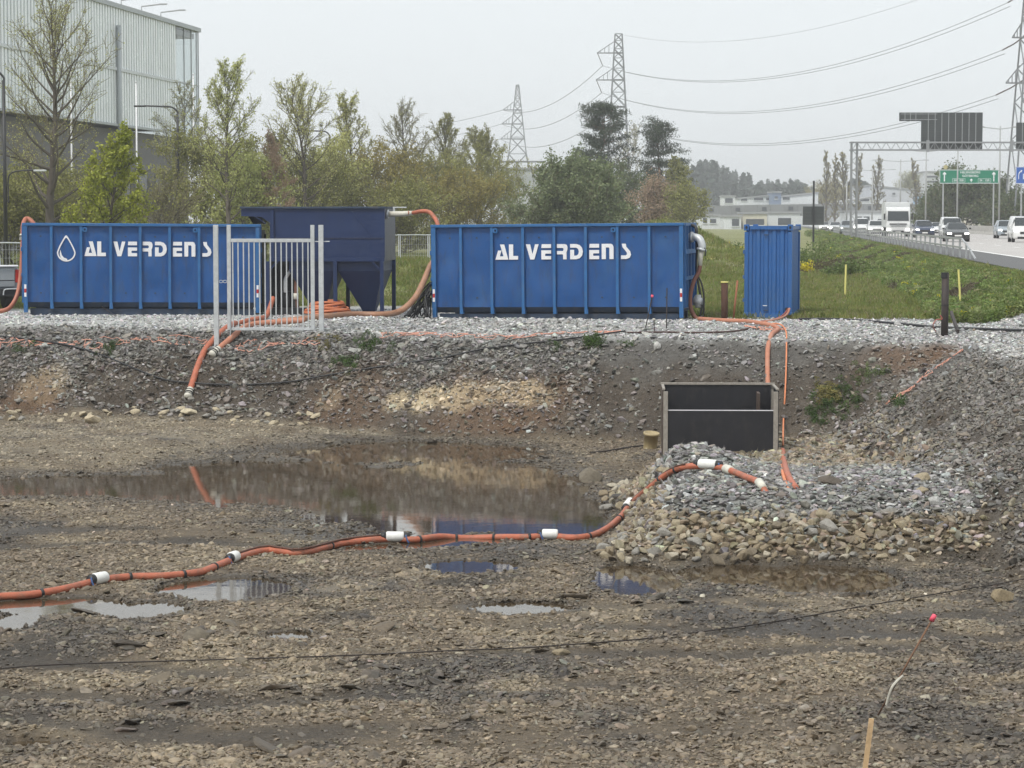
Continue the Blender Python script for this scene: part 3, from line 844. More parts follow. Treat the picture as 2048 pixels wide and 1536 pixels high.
# ------------------------------------------------------------------ navy settling tank
def settling_tank():
    A, B = at(533, 627, 62.6), at(772, 627, 62.6)
    d = B - A; rz = math.atan2(d.y, d.x) - R(5.0)
    t = thing('settling_tank', 'navy steel settling tank with two pyramid hoppers on legs between the containers', 'tank', (A.x, A.y, 2.36), rz)
    L, W, Z = d.length, 2.05, 2.87
    zb = 1.45
    def panel(name, poly, y0, y1, m=NAVY): return MB().prism(poly, lambda x, z, tt: Vector((x, tt, z)), y1, y0).build(name, m, t)
    panel('front_wall', [(.14, Z - .45), (.14, zb), (L, zb), (L, Z - .05), (-.66, Z - .05), (-.66, Z - .25), (-.12, Z - .27)], 0, .03)
    panel('back_wall', [(.14, Z - .45), (.14, zb), (L, zb), (L, Z - .05), (-.66, Z - .05), (-.66, Z - .25), (-.12, Z - .27)], W - .03, W)
    MB().box((L - .015, W / 2, (Z + zb) / 2 - .13 + .1), (.03, W - .06, Z - zb - .05)).build('side_wall', NAVY_SHEEN, t)
    MB().box((-.645, W / 2, Z - .15), (.03, W - .06, .2)).build('side_wall', NAVY, t)
    MB().bar((.0, .03, Z - .45), (-.3, .03, Z - .26), .02).build('trim', NAVY, t)
    m = MB(); m.add([(.14, .03, zb), (.14, W - .03, zb), (.14, W - .03, Z - .45), (.14, .03, Z - .45)], [(0, 1, 2, 3)]); m.build('side_wall', NAVY, t)
    for yy in (0.0, W): MB().box(((L - .66) / 2, yy + (-.02 if yy == 0 else .02), Z - .025), (L + .70, .09, .05)).build('rim', BLUE_DARK, t)
    for xx in (-.66, L): MB().box((xx, W / 2, Z - .026), (.08, W - .06, .048)).build('rim', BLUE_DARK, t)
    # stiffeners
    MB().box((.17, -.03, (Z + 1.5) / 2 - .04), (.10, .06, Z - 1.62)).build('stiffener', NAVY, t)
    MB().prism([(L - .95, Z - .08), (L - .35, 2.08), (L - .33, 2.08), (L - .90, Z - .08)][::-1], lambda x, z, tt: Vector((x, tt, z)), -.0, -.012).build('seam', NAVY, t)
    MB().box((L / 2 + .1, -.012, 2.04), (L - .3, .02, .014)).build('seam', NAVY_SHEEN, t)
    MB().box((L / 2 + .05, -.045, zb + .03), (L - .1, .09, .10)).build('frame_beam', NAVY, t)
    MB().box((L / 2 + .05, W + .045, zb + .03), (L - .1, .09, .10)).build('frame_beam', NAVY, t)
    for xx, yy in ((.05, -.045), (1.85, -.045), (L - .07, -.045), (.05, W + .045), (1.85, W + .045), (L - .05, W + .045)):
        zt_ = zb - .021 if 0.3 < xx < L - .3 else zb - .021
        MB().box((xx, yy, zt_ / 2 - .06), (.10, .09, zt_ + .12)).build('leg', NAVY, t)
    for xx, s in ((L - .12, -1), (.10, 1)):
        MB().bar((xx, -.046, zb - .24), (xx + s * .22, -.046, zb - .022), .05, .05).build('brace', NAVY, t)
    # hoppers
    for x0, x1, xa in ((.60, 1.80, 1.33), (1.90, L - .08, 2.64)):
        zt_, zm, za = zb, 1.18, .10
        y0, y1, ya = .06, W - .06, .75
        v = [(x0, y0, zt_), (x1, y0, zt_), (x1, y1, zt_), (x0, y1, zt_), (x0, y0, zm), (x1, y0, zm), (x1, y1, zm), (x0, y1, zm)]
        r = .16
        v += [(xa - r, ya - r, za), (xa + r, ya - r, za), (xa + r, ya + r, za), (xa - r, ya + r, za)]
        f = [(4 * j + i, 4 * j + (i + 1) % 4, 4 * j + 4 + (i + 1) % 4, 4 * j + 4 + i) for j in (0, 1) for i in range(4)]
        f = [q[::-1] for q in f] + [(8, 9, 10, 11)]
        h = MB().add(v, f).build('hopper', NAVY, t)
        MB().cyl((xa, ya, za), (xa, ya, za - .06), .12, n=12).box((xa, ya - .17, za - .02), (.34, .05, .05)).build('outlet_valve', DARKMET, h)
    # spout over the left container
    MB().add([(-.56, .5, Z - .26), (-.16, .5, Z - .26), (-.16, 1.4, Z - .26), (-.56, 1.4, Z - .26), (-.46, .6, Z - .46), (-.26, .6, Z - .46), (-.26, 1.3, Z - .46), (-.46, 1.3, Z - .46)],
             [(0, 1, 5, 4)[::-1], (1, 2, 6, 5)[::-1], (2, 3, 7, 6)[::-1], (3, 0, 4, 7)[::-1]]).build('spout', BLACK, t)
    # inlet pipe with gate valve on the right
    zi = Z - .20
    p = MB().cyl((L, .35, zi), (L + .06, .35, zi), .12, n=16).build('pipe_flange', GALV, t, True)
    MB().tube([(L + .06, .35, zi), (L + .45, .30, zi + .01), (L + .72, .26, zi + .03)], [.075, .07, .06], 12).build('inlet_pipe', CREAM, t, True)
    MB().cyl((L + .2, .35, zi), (L + .2, .35, zi + .17), .03, n=8).box((L + .35, .35, zi + .18), (.36, .04, .03)).build('valve_handle', GALV, t)
    # pump and standpipes at the left legs
    MB().cyl((.45, .55, .05), (.45, .55, .62), .18, .16, n=14).build('pump', DARKMET, t, True)
    MB().box((.5, .5, .06), (.9, .5, .26)).build('pump_base', DARKMET, t)
    MB().tube(spline([(.45, .3, .6), (.46, .28, .95), (.6, .3, 1.2), (.62, .35, 1.55)]), .045, 8).build('standpipe', GALV, t, True)
    MB().tube(spline([(.78, .3, .2), (.74, .28, .8), (.82, .3, 1.15), (.85, .35, 1.5)]), .05, 8).build('riser_hose', mat('brown_hose', (.16, .07, .05), .6), t, True)
    MB().cyl((.74, .28, .42), (.74, .28, .58), .07, n=10).build('hose_coupling', CREAM, t, True)
    MB().box((.22, 1.25, .76), (.62, .35, 1.5)).build('dark_infill', DARKMET, t, bevel=.01)  # dark box added to block bright grass showing through the gap
    MB().box((-.30, 1.0, 1.15), (.07, .5, 2.2)).build('drop_chute', BLACK, t)
    MB().box((-.14, .6, 1.1), (.06, .06, 2.1)).build('chute_post', BLACK, t)
    return t
tank = settling_tank()

# ------------------------------------------------------------------ gate
def gate():
    L0, R0 = hit(433, 671), hit(643, 671)
    Y = 0.5 * (L0.y + R0.y)
    k = Y / F
    base = at(538, 660, Y)
    z0 = at(433, 671, Y).z
    X = lambda px: (px - 538) * k
    Zp = lambda py: at(538, py, Y).z - z0
    t = thing('swing_gate', 'galvanised swing gate with vertical bars between two square posts', 'gate', (base.x, Y, z0))
    for px in (433, 643):
        MB().box((X(px), 0, Zp(450) / 2 - .15), (.115, .115, Zp(450) + .3)).build('post', GALV, t, bevel=.006)
    zb_, zt_ = Zp(660), Zp(450)
    for px in (459, 626):
        MB().box((X(px), 0, (zb_ + zt_) / 2), (.095, .06, zt_ - zb_)).build('stile', GALV, t, bevel=.005)
    for py, hh in ((481, .085), (658, .065)):
        MB().box((X(542.5), 0, Zp(py)), (X(626) - X(459) - .095, .05, hh)).build('rail', GALV, t, bevel=.005)
    for i in range(15):
        x = X(466.5 + 10.75 * i)
        MB().box((x, 0, (Zp(484.5) + Zp(655.5)) / 2), (.028, .028, Zp(484.5) - Zp(655.5))).build('bar', GALV, t)
    for py in (483, 657):
        MB().cyl((X(630), .03, Zp(py)), (X(650) + .12, .03, Zp(py)), .012, n=8).build('hinge', GALV, t)
    for px in (443, 451):
        m = MB(); c0 = Vector((X(px), -.03, Zp(563)))
        m.tube([c0 + Vector((.045 * math.cos(a), 0, .032 * math.sin(a))) for a in np.linspace(0, 2 * math.pi, 15)], .008, 6, False)
        m.build('latch_ring', GALV, t, True)
    MB().tube([(X(461), -.05, Zp(600)), (X(461), -.05, Zp(672))], .012, 6).build('drop_bolt', GALV, t)
    return t
gate()

# ------------------------------------------------------------------ narrow blue shipping container
def corr(n, w, amp):
    """trapezoid corrugation across width w: list of (x, depth)"""
    p = w / n; out = []
    for k in range(n):
        x = k * p
        out += [(x, 0), (x + .42 * p, 0), (x + .56 * p, amp), (x + .86 * p, amp)]
    return out + [(w, 0)]
def small_container():
    B2_ = mat('blue_container_paint', (.026, .115, .33), rough=.42, var=.1, scale=2, dirt=((.07, .14, .27), .5, 3, 0, .4))
    A, B = at(1488, 637, 61.6), at(1583, 637, 61.25)
    W, Z, D = 1.235, 2.45, 1.9
    t = thing('shipping_container', 'narrow blue corrugated steel container standing on the grass edge', 'container', (A.x, A.y, A.z - .02), R(-13.2))
    def face(o, ux, w, name, n):
        prof = corr(n, w - .2, .035); o = Vector(o); ux = Vector(ux); nrm = ux.cross(Vector((0, 0, 1)))   # outward
        v, f = [], []
        for z in (.16, Z - .12):
            for x, dd in prof: v.append(o + ux * (.1 + x) - nrm * (.035 + dd) + Vector((0, 0, z)))
        k = len(prof)
        for i in range(k - 1): f.append((i, i + 1, k + i + 1, k + i))
        return MB().add(v, f).build(name, B2_, t)
    face((0, 0, 0), (1, 0, 0), W, 'front_wall', 5)
    face((W, 0, 0), (0, 1, 0), D, 'side_wall', 7)
    face((W, D, 0), (-1, 0, 0), W, 'back_wall', 5)
    face((0, D, 0), (0, -1, 0), D, 'side_wall', 7)
    for x in (.05, W - .05):
        for y in (.05, D - .05):
            MB().box((x, y, Z / 2), (.10, .10, Z - .36)).build('corner_post', B2_, t)
            for z in (.09, Z - .07):
                cc = MB().box((x, y, z), (.135, .135, .18 if z < 1 else .16)).build('corner_casting', B2_, t, bevel=.008)
                if y < .1:
                    MB().add(*(lambda n: ([(x + .03 * math.cos(2 * math.pi * i / n), -.0205, z + .042 * math.sin(2 * math.pi * i / n)) for i in range(n)], [tuple(range(n))]))(12)).build('casting_hole', BLACK, cc)
    for z, h in ((.10, .13), (Z - .075, .09)):
        MB().box((W / 2, .04, z), (W - .27, .08, h)).build('rail', B2_, t)
        MB().box((W / 2, D - .04, z), (W - .27, .08, h)).build('rail', B2_, t)
        for x in (.04, W - .04): MB().box((x, D / 2, z), (.08, D - .27, h)).build('rail', B2_, t)
    MB().box((W / 2, D / 2, Z - .05), (W - .16, D - .16, .03)).build('roof', B2_, t)
    MB().box((W / 2, D / 2, .09), (W - .16, D - .16, .05)).build('floor_plate', BLUE_DARK, t)
    for z in (Z - .26, .24): MB().box((W * .46, -.004, z), (.12, .02, .028)).build('fork_slot', BLUE_DARK, t)
    MB().box((W * .44, -.01, .36), (.11, .012, .02)).build('plate', WHITE, t)
    for z in (.5, 1.1, 1.75): MB().box((-.02, .01, z), (.03, .06, .09)).build('hinge', B2_, t)
    MB().cyl((W - .12, -.005, .27), (W - .12, -.05, .27), .05, n=12).build('cable_gland', BLACK, t)
    for y in (D * .3, D * .7): MB().box((W / 2, y, -.03), (W - .1, .12, .10)).build('bearer', WOODM, t)
    return t
small_container()

# ------------------------------------------------------------------ dark plywood box on the mound
def ply_box():
    Y = 46.0
    t0 = at(1318, 912, Y); t1 = at(1562, 912, Y)
    t = thing('plywood_box', 'open dark plywood box with pale battens on the stone mound', 'box', (t0.x, Y, t0.z - .10), R(-2.5))
    W = (t1.x - t0.x); k = Y / F
    Hb = (912 - 780) * k + .10; D = 1.35
    MB().box((W / 2, .05, (Hb - .38) / 2), (W - .26, .022, Hb - .40)).build('front_board', PLYDARK, t)
    MB().box((W / 2, .05, Hb - .388), (W - .26, .03, .014)).build('board_edge', WHITE, t)
    MB().box((W / 2, D, Hb / 2 + .02), (W - .26, .022, Hb)).build('back_board', PLYDARK, t)
    for x in (.075, W - .065):
        MB().box((x, D / 2 + .02, Hb / 2), (.022, D - .1, Hb - .01)).build('side_board', PLYSIDE if x < 1 else PLYDARK, t)
        for y in (.02, D + .03):
            MB().box((x + (.05 if x < 1 else -.05), y, Hb / 2 - .02), (.09, .045, Hb)).build('batten', PLYEDGE, t, bevel=.005)
    MB().box((W / 2, D + .005, Hb + .045), (W - .1, .10, .035)).build('top_batten', PLYEDGE, t)
    for x in (.09, W - .08):
        MB().box((x, D / 2, Hb + .022), (.05, D - .05, .03)).build('top_batten', PLYEDGE, t)
    MB().box((W * .83, D - .4, Hb - .35), (.05, .5, .5)).build('inner_partition', PLYSIDE, t)
    return t
ply_box()

# ------------------------------------------------------------------ hoses, ropes, cables
def gpath(pix, r, lift=.75, n=6, y0=18.0, jit=0.0):
    rr = random.Random(len(pix))
    P = []
    for q in pix:
        p = hit(q[0], q[1], y0=y0)
        dz = q[2] if len(q) > 2 else 0
        P.append(p + Vector((0, 0, r * lift + dz)))
    return spline(P, n)
def hose(name, label, cat, path, r, m, n=10, group=None, parent=None):
    return tag(MB().tube(path, r, n).build(name, m, parent, True), label, cat, group) if parent is None else MB().tube(path, r, n).build(name, m, parent, True)
long_pix = [(-160, 1212), (-60, 1206), (0, 1200), (60, 1196), (130, 1184), (200, 1167), (260, 1160), (330, 1158), (400, 1150), (440, 1135), (467, 1124), (500, 1113), (540, 1106), (585, 1112),
            (625, 1107), (680, 1093), (740, 1086), (790, 1083), (830, 1085), (880, 1079), (930, 1082), (1000, 1080), (1050, 1080), (1100, 1078), (1150, 1081), (1188, 1075), (1220, 1058),
            (1245, 1035), (1262, 1015, .02), (1300, 987, .05), (1340, 957, .06), (1375, 946, .06), (1415, 944, .05), (1450, 949, .05), (1490, 964, .04), (1522, 978, .02), (1545, 992, -.25)]
LP = gpath(long_pix, .052, .8)
ft = thing('floating_hose', 'long orange hose with white floats crossing the muddy pit floor', 'hose', LP[0])
o0 = Vector(LP[0])
hs = MB().tube([p - o0 for p in LP], .052, 12).build('hose_pipe', ORANGE, ft, True)
def near_idx(px, py):
    best = None
    for i, p in enumerate(LP):
        q = p - Vector((0, 0, CAMZ)); yy = q.y * _c - q.z * _s; vv = q.y * _s + q.z * _c
        X_, Y_ = 1024 + F * q.x / yy, 768 - F * vv / yy
        dd = (X_ - px) ** 2 + (Y_ - py) ** 2
        if best is None or dd < best[0]: best = (dd, i)
    return best[1]
for px, py, lf, cap_s in ((203, 1165, .24, -1), (467, 1125, .25, -1), (790, 1083, .27, 1), (1098, 1077, .24, -1), (1260, 1014, .20, -1), (1415, 943, .30, 1)):
    i = near_idx(px, py); p = LP[i]; d = (LP[i + 2] - LP[i - 2]).normalized()
    c0 = p - o0 + Vector((0, -.015, .035))
    fl = MB().tube([c0 - d * lf / 2, c0 - d * (lf / 2 - .02), c0 + d * (lf / 2 - .02), c0 + d * lf / 2], [.066, .078, .078, .066], 16).build('float', FLOATW, ft, True)
    MB().tube([c0 - d * (lf / 2 + .075), c0 - d * (lf / 2 + .005)], [.062, .070], 14).build('float_end', BLACK, fl, True)
    if lf > .26: MB().tube([c0 + d * (lf / 2 + .09), c0 + d * (lf / 2 + .005)], [.060, .068], 14).build('float_end', BLACK, fl, True)
    e = c0 + d * cap_s * (lf / 2 + .03)
    MB().tube(spline([e + Vector((0, -.06, .03)), e + Vector((.02, -.09, -.03)), e + Vector((.05, -.10, -.085))], 4), .014, 6).build('strap_tail', BLUETAPE, fl, True)
for px, py in ((80, 1194), (265, 1160), (363, 1155), (430, 1142), (662, 1096), (840, 1083), (912, 1080), (990, 1081), (1060, 1081), (1180, 1077), (1240, 1040), (1330, 965), (1355, 950)):
    i = near_idx(px, py); p = LP[i] - o0; d = (LP[i + 1] - LP[i]).normalized()
    MB().tube([p - d * .018, p + d * .018], .064, 12).build('hose_clamp', BLACK, ft, True)
i0, i1 = near_idx(470, 1125), near_idx(790, 1083)
MB().tube([LP[i] - o0 + Vector((0, -.02 + .05 * math.sin(i * .21), .062)) for i in range(i0, i1, 3)], .016, 6).build('rope', mat('brown_rope', (.10, .045, .03), .7), ft, True)
i0, i1 = near_idx(1262, 1013), near_idx(1390, 944)
MB().tube([LP[i] - o0 + Vector((0, -.03 + .04 * math.sin(i * .3), .06)) for i in range(i0, i1, 3)], .014, 6).build('rope', MATS['brown_rope'], ft, True)
i = near_idx(1455, 950); p = LP[i] - o0; d = (LP[i + 1] - LP[i]).normalized()
MB().tube([p - d * .12, p - d * .1, p + d * .1, p + d * .12], [.06, .075, .07, .06], 12).build('coupling', CREAM, ft, True)
i = near_idx(1518, 977); p = LP[i] - o0; d = (LP[i + 1] - LP[i - 1]).normalized()
MB().tube([p - d * .12, p + d * .14], [.07, .055], 10).build('coupling', CREAM, ft, True)

def coupling(name, a, b, r, parent):
    d = (b - a); m = MB()
    m.tube([a, a + d * .15, a + d * .2, a + d * .35, a + d * .4, a + d * .6, a + d * .65, a + d * .8, b], [r, r, r * 1.15, r * 1.15, r, r, r * 1.2, r * 1.2, r * 1.05], 12)
    o_ = m.build(name, CREAM, parent, True)
    for q in (.28, .52, .74): MB().tube([a + d * (q - .04), a + d * (q + .04)], r * 1.24, 12).build('clamp_ring', DARKMET, o_)
    return o_
def ended_hose(label, pix, r, m, y0=45):
    P = gpath(pix, r, .9, y0=y0); o = P[0]
    t = thing('hose', label, 'hose', o)
    MB().tube([p - o for p in P], r, 12).build('hose_pipe', m, t, True)
    e = P[-1] - o; d = (P[-1] - P[-4]).normalized()
    coupling('coupling', e - d * .04, e + d * .26, r * 1.12, t)
    return t
ended_hose('dark orange hose hanging down the bank to the pit floor, left of its neighbour', [(470, 652), (452, 662), (432, 680), (412, 703), (398, 732), (386, 768), (380, 786)], .075, ORANGE)
ended_hose('faded orange hose ending halfway down the stony bank', [(610, 646), (560, 649), (500, 655), (474, 672), (455, 688), (436, 704)], .072, ORANGE_PALE)
# supply hose from the right container's end
e0 = at(862, 530, 60.9)
P = [e0 + Vector((.15, .1, .12)), e0, at(845, 568, 60.5), at(828, 598, 60.2), at(800, 622, 59.9)] + [hit(px, py, y0=50) + Vector((0, 0, .07)) for px, py in ((765, 634), (705, 634), (655, 638), (600, 644), (556, 648))]
hose('hose', 'thick brown-orange hose drooping from the right container to the gate', 'hose', spline(P, 8), .078, mat('brown_orange_hose', (.34, .18, .11), .55, var=.2, dirt=((.22, .15, .11), .7, 4, 0, 1)))
P = [at(546, 596, 61.9), at(541, 612, 61.6), at(533, 632, 61.2), hit(527, 640, y0=50) + Vector((0, 0, .06)), hit(500, 646, y0=50) + Vector((0, 0, .07)), hit(478, 652, y0=50) + Vector((0, 0, .07))]
hose('hose', 'orange hose leading from the tank pump towards the gate', 'hose', spline(P, 8), .065, ORANGE)
# hose over the left container's end
e0 = at(58, 447, 63.6)
P = [e0 + Vector((.25, .4, -.5)), e0 + Vector((.1, .25, -.05)), at(54, 437, 63.9), at(46, 452, 63.7), at(45, 500, 63.6), at(42, 545, 63.5), at(36, 585, 63.3), at(24, 610, 63.1), at(8, 621, 62.9), at(-30, 624, 62.9)]
t = thing('hose', 'orange hose slung over the left end of the emblem container', 'hose', P[-2])
MB().tube([p - P[-2] for p in spline(P, 8)], .06, 10).build('hose_pipe', mat('rosy_orange_hose', (.40, .14, .085), .5, var=.15), t, True)
coupling('coupling', at(45, 468, 63.66) - P[-2], at(45, 480, 63.64) - P[-2], .075, t)
# tank outlet hose into the right container
_L = (at(772, 627, 62.6) - at(533, 627, 62.6)).length
p0 = Matrix.Translation(tank.location) @ Euler(tank.rotation_euler).to_matrix().to_4x4() @ Vector((_L + .70, .26, 2.87 - .17))
P = [p0 - Vector((.12, 0, 0)), p0, p0.lerp(at(858, 424, 61.9), .55) + Vector((0, 0, .03)), at(858, 424, 61.9), at(868, 434, 61.7), at(875, 447, 61.5), at(878, 470, 61.4)]
hose('hose', 'short orange hose from the tank inlet into the right container', 'hose', spline(P, 8), .055, ORANGE)
# coil of orange hose beneath the tank
cc = hit(655, 632, y0=50)
P = []
for i in range(150):
    a = i / 150 * 2 * math.pi * 6.3; rr_ = .66 - .045 * (a / 6.28) + .03 * math.sin(a * 1.7)
    P.append(cc + Vector((rr_ * math.cos(a), .9 * rr_ * math.sin(a), .05 + .052 * (a / 6.28) + .02 * math.sin(a * 2.3))))
hose('hose_coil', 'coil of orange hose lying under the navy tank', 'hose', P, .032, mat('bright_orange_hose', (.52, .17, .08), .5, var=.15))
# right end: pipe elbow, hoses
er = thing('outlet_pipework', 'pale pipe elbow with valve and hanging hoses on the right container end', 'pipework', at(1392, 640, 60.2))
o0 = Vector(er.location)
Q = lambda px, py, Y: at(px, py, Y) - o0
MB().tube(spline([Q(1376, 474, 60.4), Q(1389, 474, 60.3), Q(1399, 478, 60.2), Q(1404, 490, 60.15), Q(1404, 499, 60.15)], 6), .095, 14).build('elbow', GALV, er, True)
MB().tube([Q(1381, 474, 60.35), Q(1386, 474, 60.33)], .135, 16).build('flange', GALV, er, True)
MB().tube([Q(1404, 497, 60.15), Q(1403, 501, 60.15)], .13, 16).build('flange', GALV, er, True)
MB().tube([Q(1403, 501, 60.15), Q(1401, 515, 60.15), Q(1400, 535, 60.15)], [.075, .06, .05], 12).build('reducer', CREAM, er, True)
MB().tube(spline([Q(1408, 494, 60.1), Q(1411, 502, 60.05), Q(1410, 512, 60.05)], 4), .02, 6).build('valve_lever', DARKMET, er, True)
MB().tube(spline([Q(1400, 532, 60.15), Q(1397, 545, 60.1), Q(1388, 562, 60.0), Q(1381, 590, 59.9), Q(1382, 618, 59.8), Q(1392, 636, 59.7), Q(1402, 641, 59.6)], 7), .055, 10).build('hose_pipe', mat('brown_red_hose', (.19, .075, .05), .55), er, True)
MB().tube(spline([Q(1394, 500, 60.3), Q(1393, 540, 60.3), Q(1399, 580, 60.2), Q(1404, 610, 60.1), Q(1398, 640, 60.0)], 7), .028, 8).build('cable', BLACK, er, True)
MB().tube(spline([Q(1396, 552, 60.1), Q(1404, 570, 60.0), Q(1408, 600, 60.0), Q(1406, 642, 60.0)], 7), .022, 8).build('cable', BLACK, er, True)
MB().tube(spline([Q(1376, 450, 60.5), Q(1388, 452, 60.4), Q(1393, 462, 60.3), Q(1394, 500, 60.3)], 6), .04, 8).build('cable', BLACK, er, True)
MB().cyl(Q(1390, 601, 60.1), Q(1404, 603, 60.0), .12, .09, n=14).cyl(Q(1396, 590, 60.1), Q(1396, 615, 60.05), .08, n=10).build('pump_valve', GALV, er, True)
hs_pix = [(1398, 642), (1440, 645), (1490, 647), (1520, 651), (1545, 656), (1556, 663), (1543, 674), (1536, 700), (1535, 735), (1536, 775)]
hose('hose', 'orange hose running past the narrow container and down the bank behind the plywood box', 'hose', gpath(hs_pix, .055, 1.0, y0=46), .055, ORANGE_PALE)
# loop of pale hose behind the stub
P = gpath([(1588, 620), (1570, 636), (1552, 644), (1530, 648)], .025, 1.0, y0=52); P[0] = at(1576, 616, 61.1)
hose('cable', 'thin pinkish cable from the narrow container to the hose bundle', 'cable', spline([at(1579, 617, 61.15), at(1574, 628, 60.9), hit(1560, 640, y0=50) + Vector((0, 0, .04)), hit(1530, 647, y0=50) + Vector((0, 0, .04))], 8), .028, ORANGE_PALE)
hose('cable', 'thin red cable hanging beside the pinkish one at the narrow container', 'cable', spline([at(1577, 617, 61.15), at(1566, 630, 60.9), hit(1548, 642, y0=50) + Vector((0, 0, .04)), hit(1522, 646, y0=50) + Vector((0, 0, .04))], 8), .02, mat('red_cable', (.35, .10, .08), .6))
hose('rope', 'thin orange rope hanging down the bank to the right of the plywood box', 'rope', gpath([(1545, 655), (1562, 658), (1572, 672), (1573, 700), (1572, 750), (1570, 800), (1567, 850), (1566, 900)], .018, 5.5, y0=45), .018, ORANGE_ROPE)
hose('hose', 'thick orange hose beside the plywood box going into the mound', 'hose', gpath([(1565, 905), (1568, 925), (1572, 945), (1580, 965), (1592, 983)], .05, .9, y0=36), .052, ORANGE)
hose('hose', 'thin orange hose alongside the thick one right of the plywood box', 'hose', gpath([(1563, 900), (1562, 925), (1565, 948), (1571, 968), (1577, 982)], .03, 1.0, y0=36), .026, ORANGE_ROPE)
# black cables
hose('cable', 'long black cable sagging across the stony bank below the gate', 'cable', gpath([(-40, 674), (60, 684), (130, 695), (180, 708), (220, 722), (270, 743), (330, 765), (390, 772), (450, 775), (520, 774), (590, 768), (650, 757), (750, 741), (880, 722), (950, 707), (1000, 699), (1150, 682), (1250, 668)], .02, 3.6, y0=44), .02, BLACK)
hose('cable', 'black cable lying on the gravel pad right of the narrow container', 'cable', gpath([(1598, 641), (1660, 641), (1720, 644), (1800, 651), (1880, 658), (1960, 661), (2048, 664), (2120, 664)], .03, 1.3, y0=44), .03, BLACK)
hose('cable', 'dark cable along the pad edge in front of the right container', 'cable', gpath([(1250, 668), (1330, 667), (1400, 668), (1470, 665), (1515, 655)], .022, 1.5, y0=44), .022, mat('dark_red_cable', (.06, .03, .025), .6))
hose('wire', 'thin dark wire lying across the near gravel from side to side', 'wire', gpath([(-60, 1350), (60, 1338), (200, 1332), (400, 1326), (600, 1320), (760, 1314), (900, 1307), (1030, 1302), (1150, 1294), (1280, 1284), (1400, 1269), (1500, 1256), (1600, 1240), (1700, 1222), (1800, 1205), (1900, 1188), (2000, 1172), (2100, 1152)], .008, 4.0), .008, mat('rusty_wire', (.03, .022, .018), .7))
wp = [at(72, 470, 63.6), at(80, 480, 63.4), at(110, 520, 63.0), at(160, 575, 62.6), at(205, 614, 62.2), hit(232, 634, y0=50) + Vector((0, 0, .02))]
hose('wire', 'thin dark wire hanging slack in front of the emblem container', 'wire', spline(wp, 8), .009, MATS['rusty_wire'])
# bundle of black cables at the right container's left end
cb = thing('cable_bundle', 'heap of black cables against the left end of the right container', 'cables', hit(838, 640, y0=50))
rr = random.Random(4); o0 = Vector(cb.location)
for i in range(26):
    top = at(862 + rr.uniform(-3, 1), rr.uniform(560, 605), 60.6 + rr.uniform(-.1, .5)) - o0
    end = at(rr.uniform(806, 862), rr.uniform(634, 642), 60.2 + rr.uniform(-.2, .4)) - o0; end.z = rr.uniform(.0, .07)
    mid = (top + end) / 2 + Vector((rr.uniform(-.16, .05), 0, rr.uniform(-.05, .16)))
    MB().tube(spline([top, mid, end], 6), .02, 6).build('cable', BLACK, cb, True)
# trampled orange barrier netting along the pad edge and on the right bank
def netting(label, pix, width, seed, y0=44):
    rr = random.Random(seed); P = gpath(pix, .02, 1.0, n=9, y0=y0)
    m = MB(); strands = []
    for k in range(3):
        ph = rr.uniform(0, 6); path = []
        for i, p in enumerate(P):
            off = (k / 2 - .5) * width * (.6 + .5 * math.sin(i * .31 + ph)) + .05 * rr.uniform(-1, 1)
            x, y = p.x + .02 * rr.uniform(-1, 1), p.y + off
            path.append(Vector((x, y, Hs(x, y) + .028 + .035 * rr.random())))
        strands.append(path)
        i_ = 0
        while i_ < len(path) - 2:
            j_ = min(len(path), i_ + rr.randint(3, 9)); m.tube(path[i_:j_], .007 + .006 * rr.random(), 4); i_ = j_ + rr.randint(-1, 3)
    for i in range(1, len(P) - 1):
        for k in range(2):
            if rr.random() < .45:
                m.tube([strands[k][i], strands[k + 1][min(len(P) - 1, i + rr.choice((0, 1)))]], .008, 4)
    o = m.build('barrier_netting', NETM, None)
    return tag(o, label, 'netting', 'trampled orange netting')
netting('crumpled orange plastic netting trampled along the bank top left of the gate', [(-30, 690), (60, 690), (160, 692), (240, 688), (300, 680), (380, 684), (420, 688)], .28, 1)
netting('crumpled orange plastic netting below the gate posts', [(470, 700), (520, 692), (580, 690), (640, 682)], .3, 2)
netting('crumpled orange plastic netting along the pad edge below the right container', [(760, 671), (850, 672), (950, 674), (1060, 674), (1160, 668), (1240, 666)], .26, 3)
netting('strip of orange netting fallen down the right bank', [(1925, 704), (1890, 728), (1850, 755), (1825, 778), (1800, 795), (1772, 812)], .3, 5, y0=36)
netting('knot of orange netting beside the hoses at the bank top', [(1490, 656), (1520, 660), (1548, 662), (1575, 660)], .4, 6)

# ------------------------------------------------------------------ posts, stakes, markers
def ray_top(px, py, Y): return at(px, py, Y)
def post(name, label, cat, bot, top, r, m, n=12, cap=None, lean_y=0):
    b = hit(*bot, y0=44); tp = at(top[0], top[1], b.y + lean_y)
    t = thing(name, label, cat, b); d = tp - b
    MB().cyl((0, 0, 0) if False else tuple(-d.normalized() * .2), tuple(d), r, n=n).build('shaft', m, t, n > 6)
    if cap: MB().cyl(tuple(d - d.normalized() * cap[1] * .5), tuple(d + d.normalized() * cap[1] * .5), cap[2], n=n).build('cap', cap[0], t)
    return t
post('steel_post', 'rusty steel pipe post with yellow rim left of the narrow container', 'post', (1449, 640), (1449, 564), .085, RUST, 14, (YELLOW, .035, .098))
post('stake', 'thin leaning rust-orange stake beside the narrow container', 'stake', (1467, 637), (1475, 561), .026, mat('orange_stake', (.33, .13, .07), .8, var=.3), 8)
tp_ = post('steel_post', 'tall dark steel post standing on the gravel of the right bank', 'post', (1889, 671), (1891, 547), .082, RUST_DK, 14)
b = tp_.location; zz = (at(1890, 610, b.y) - b)
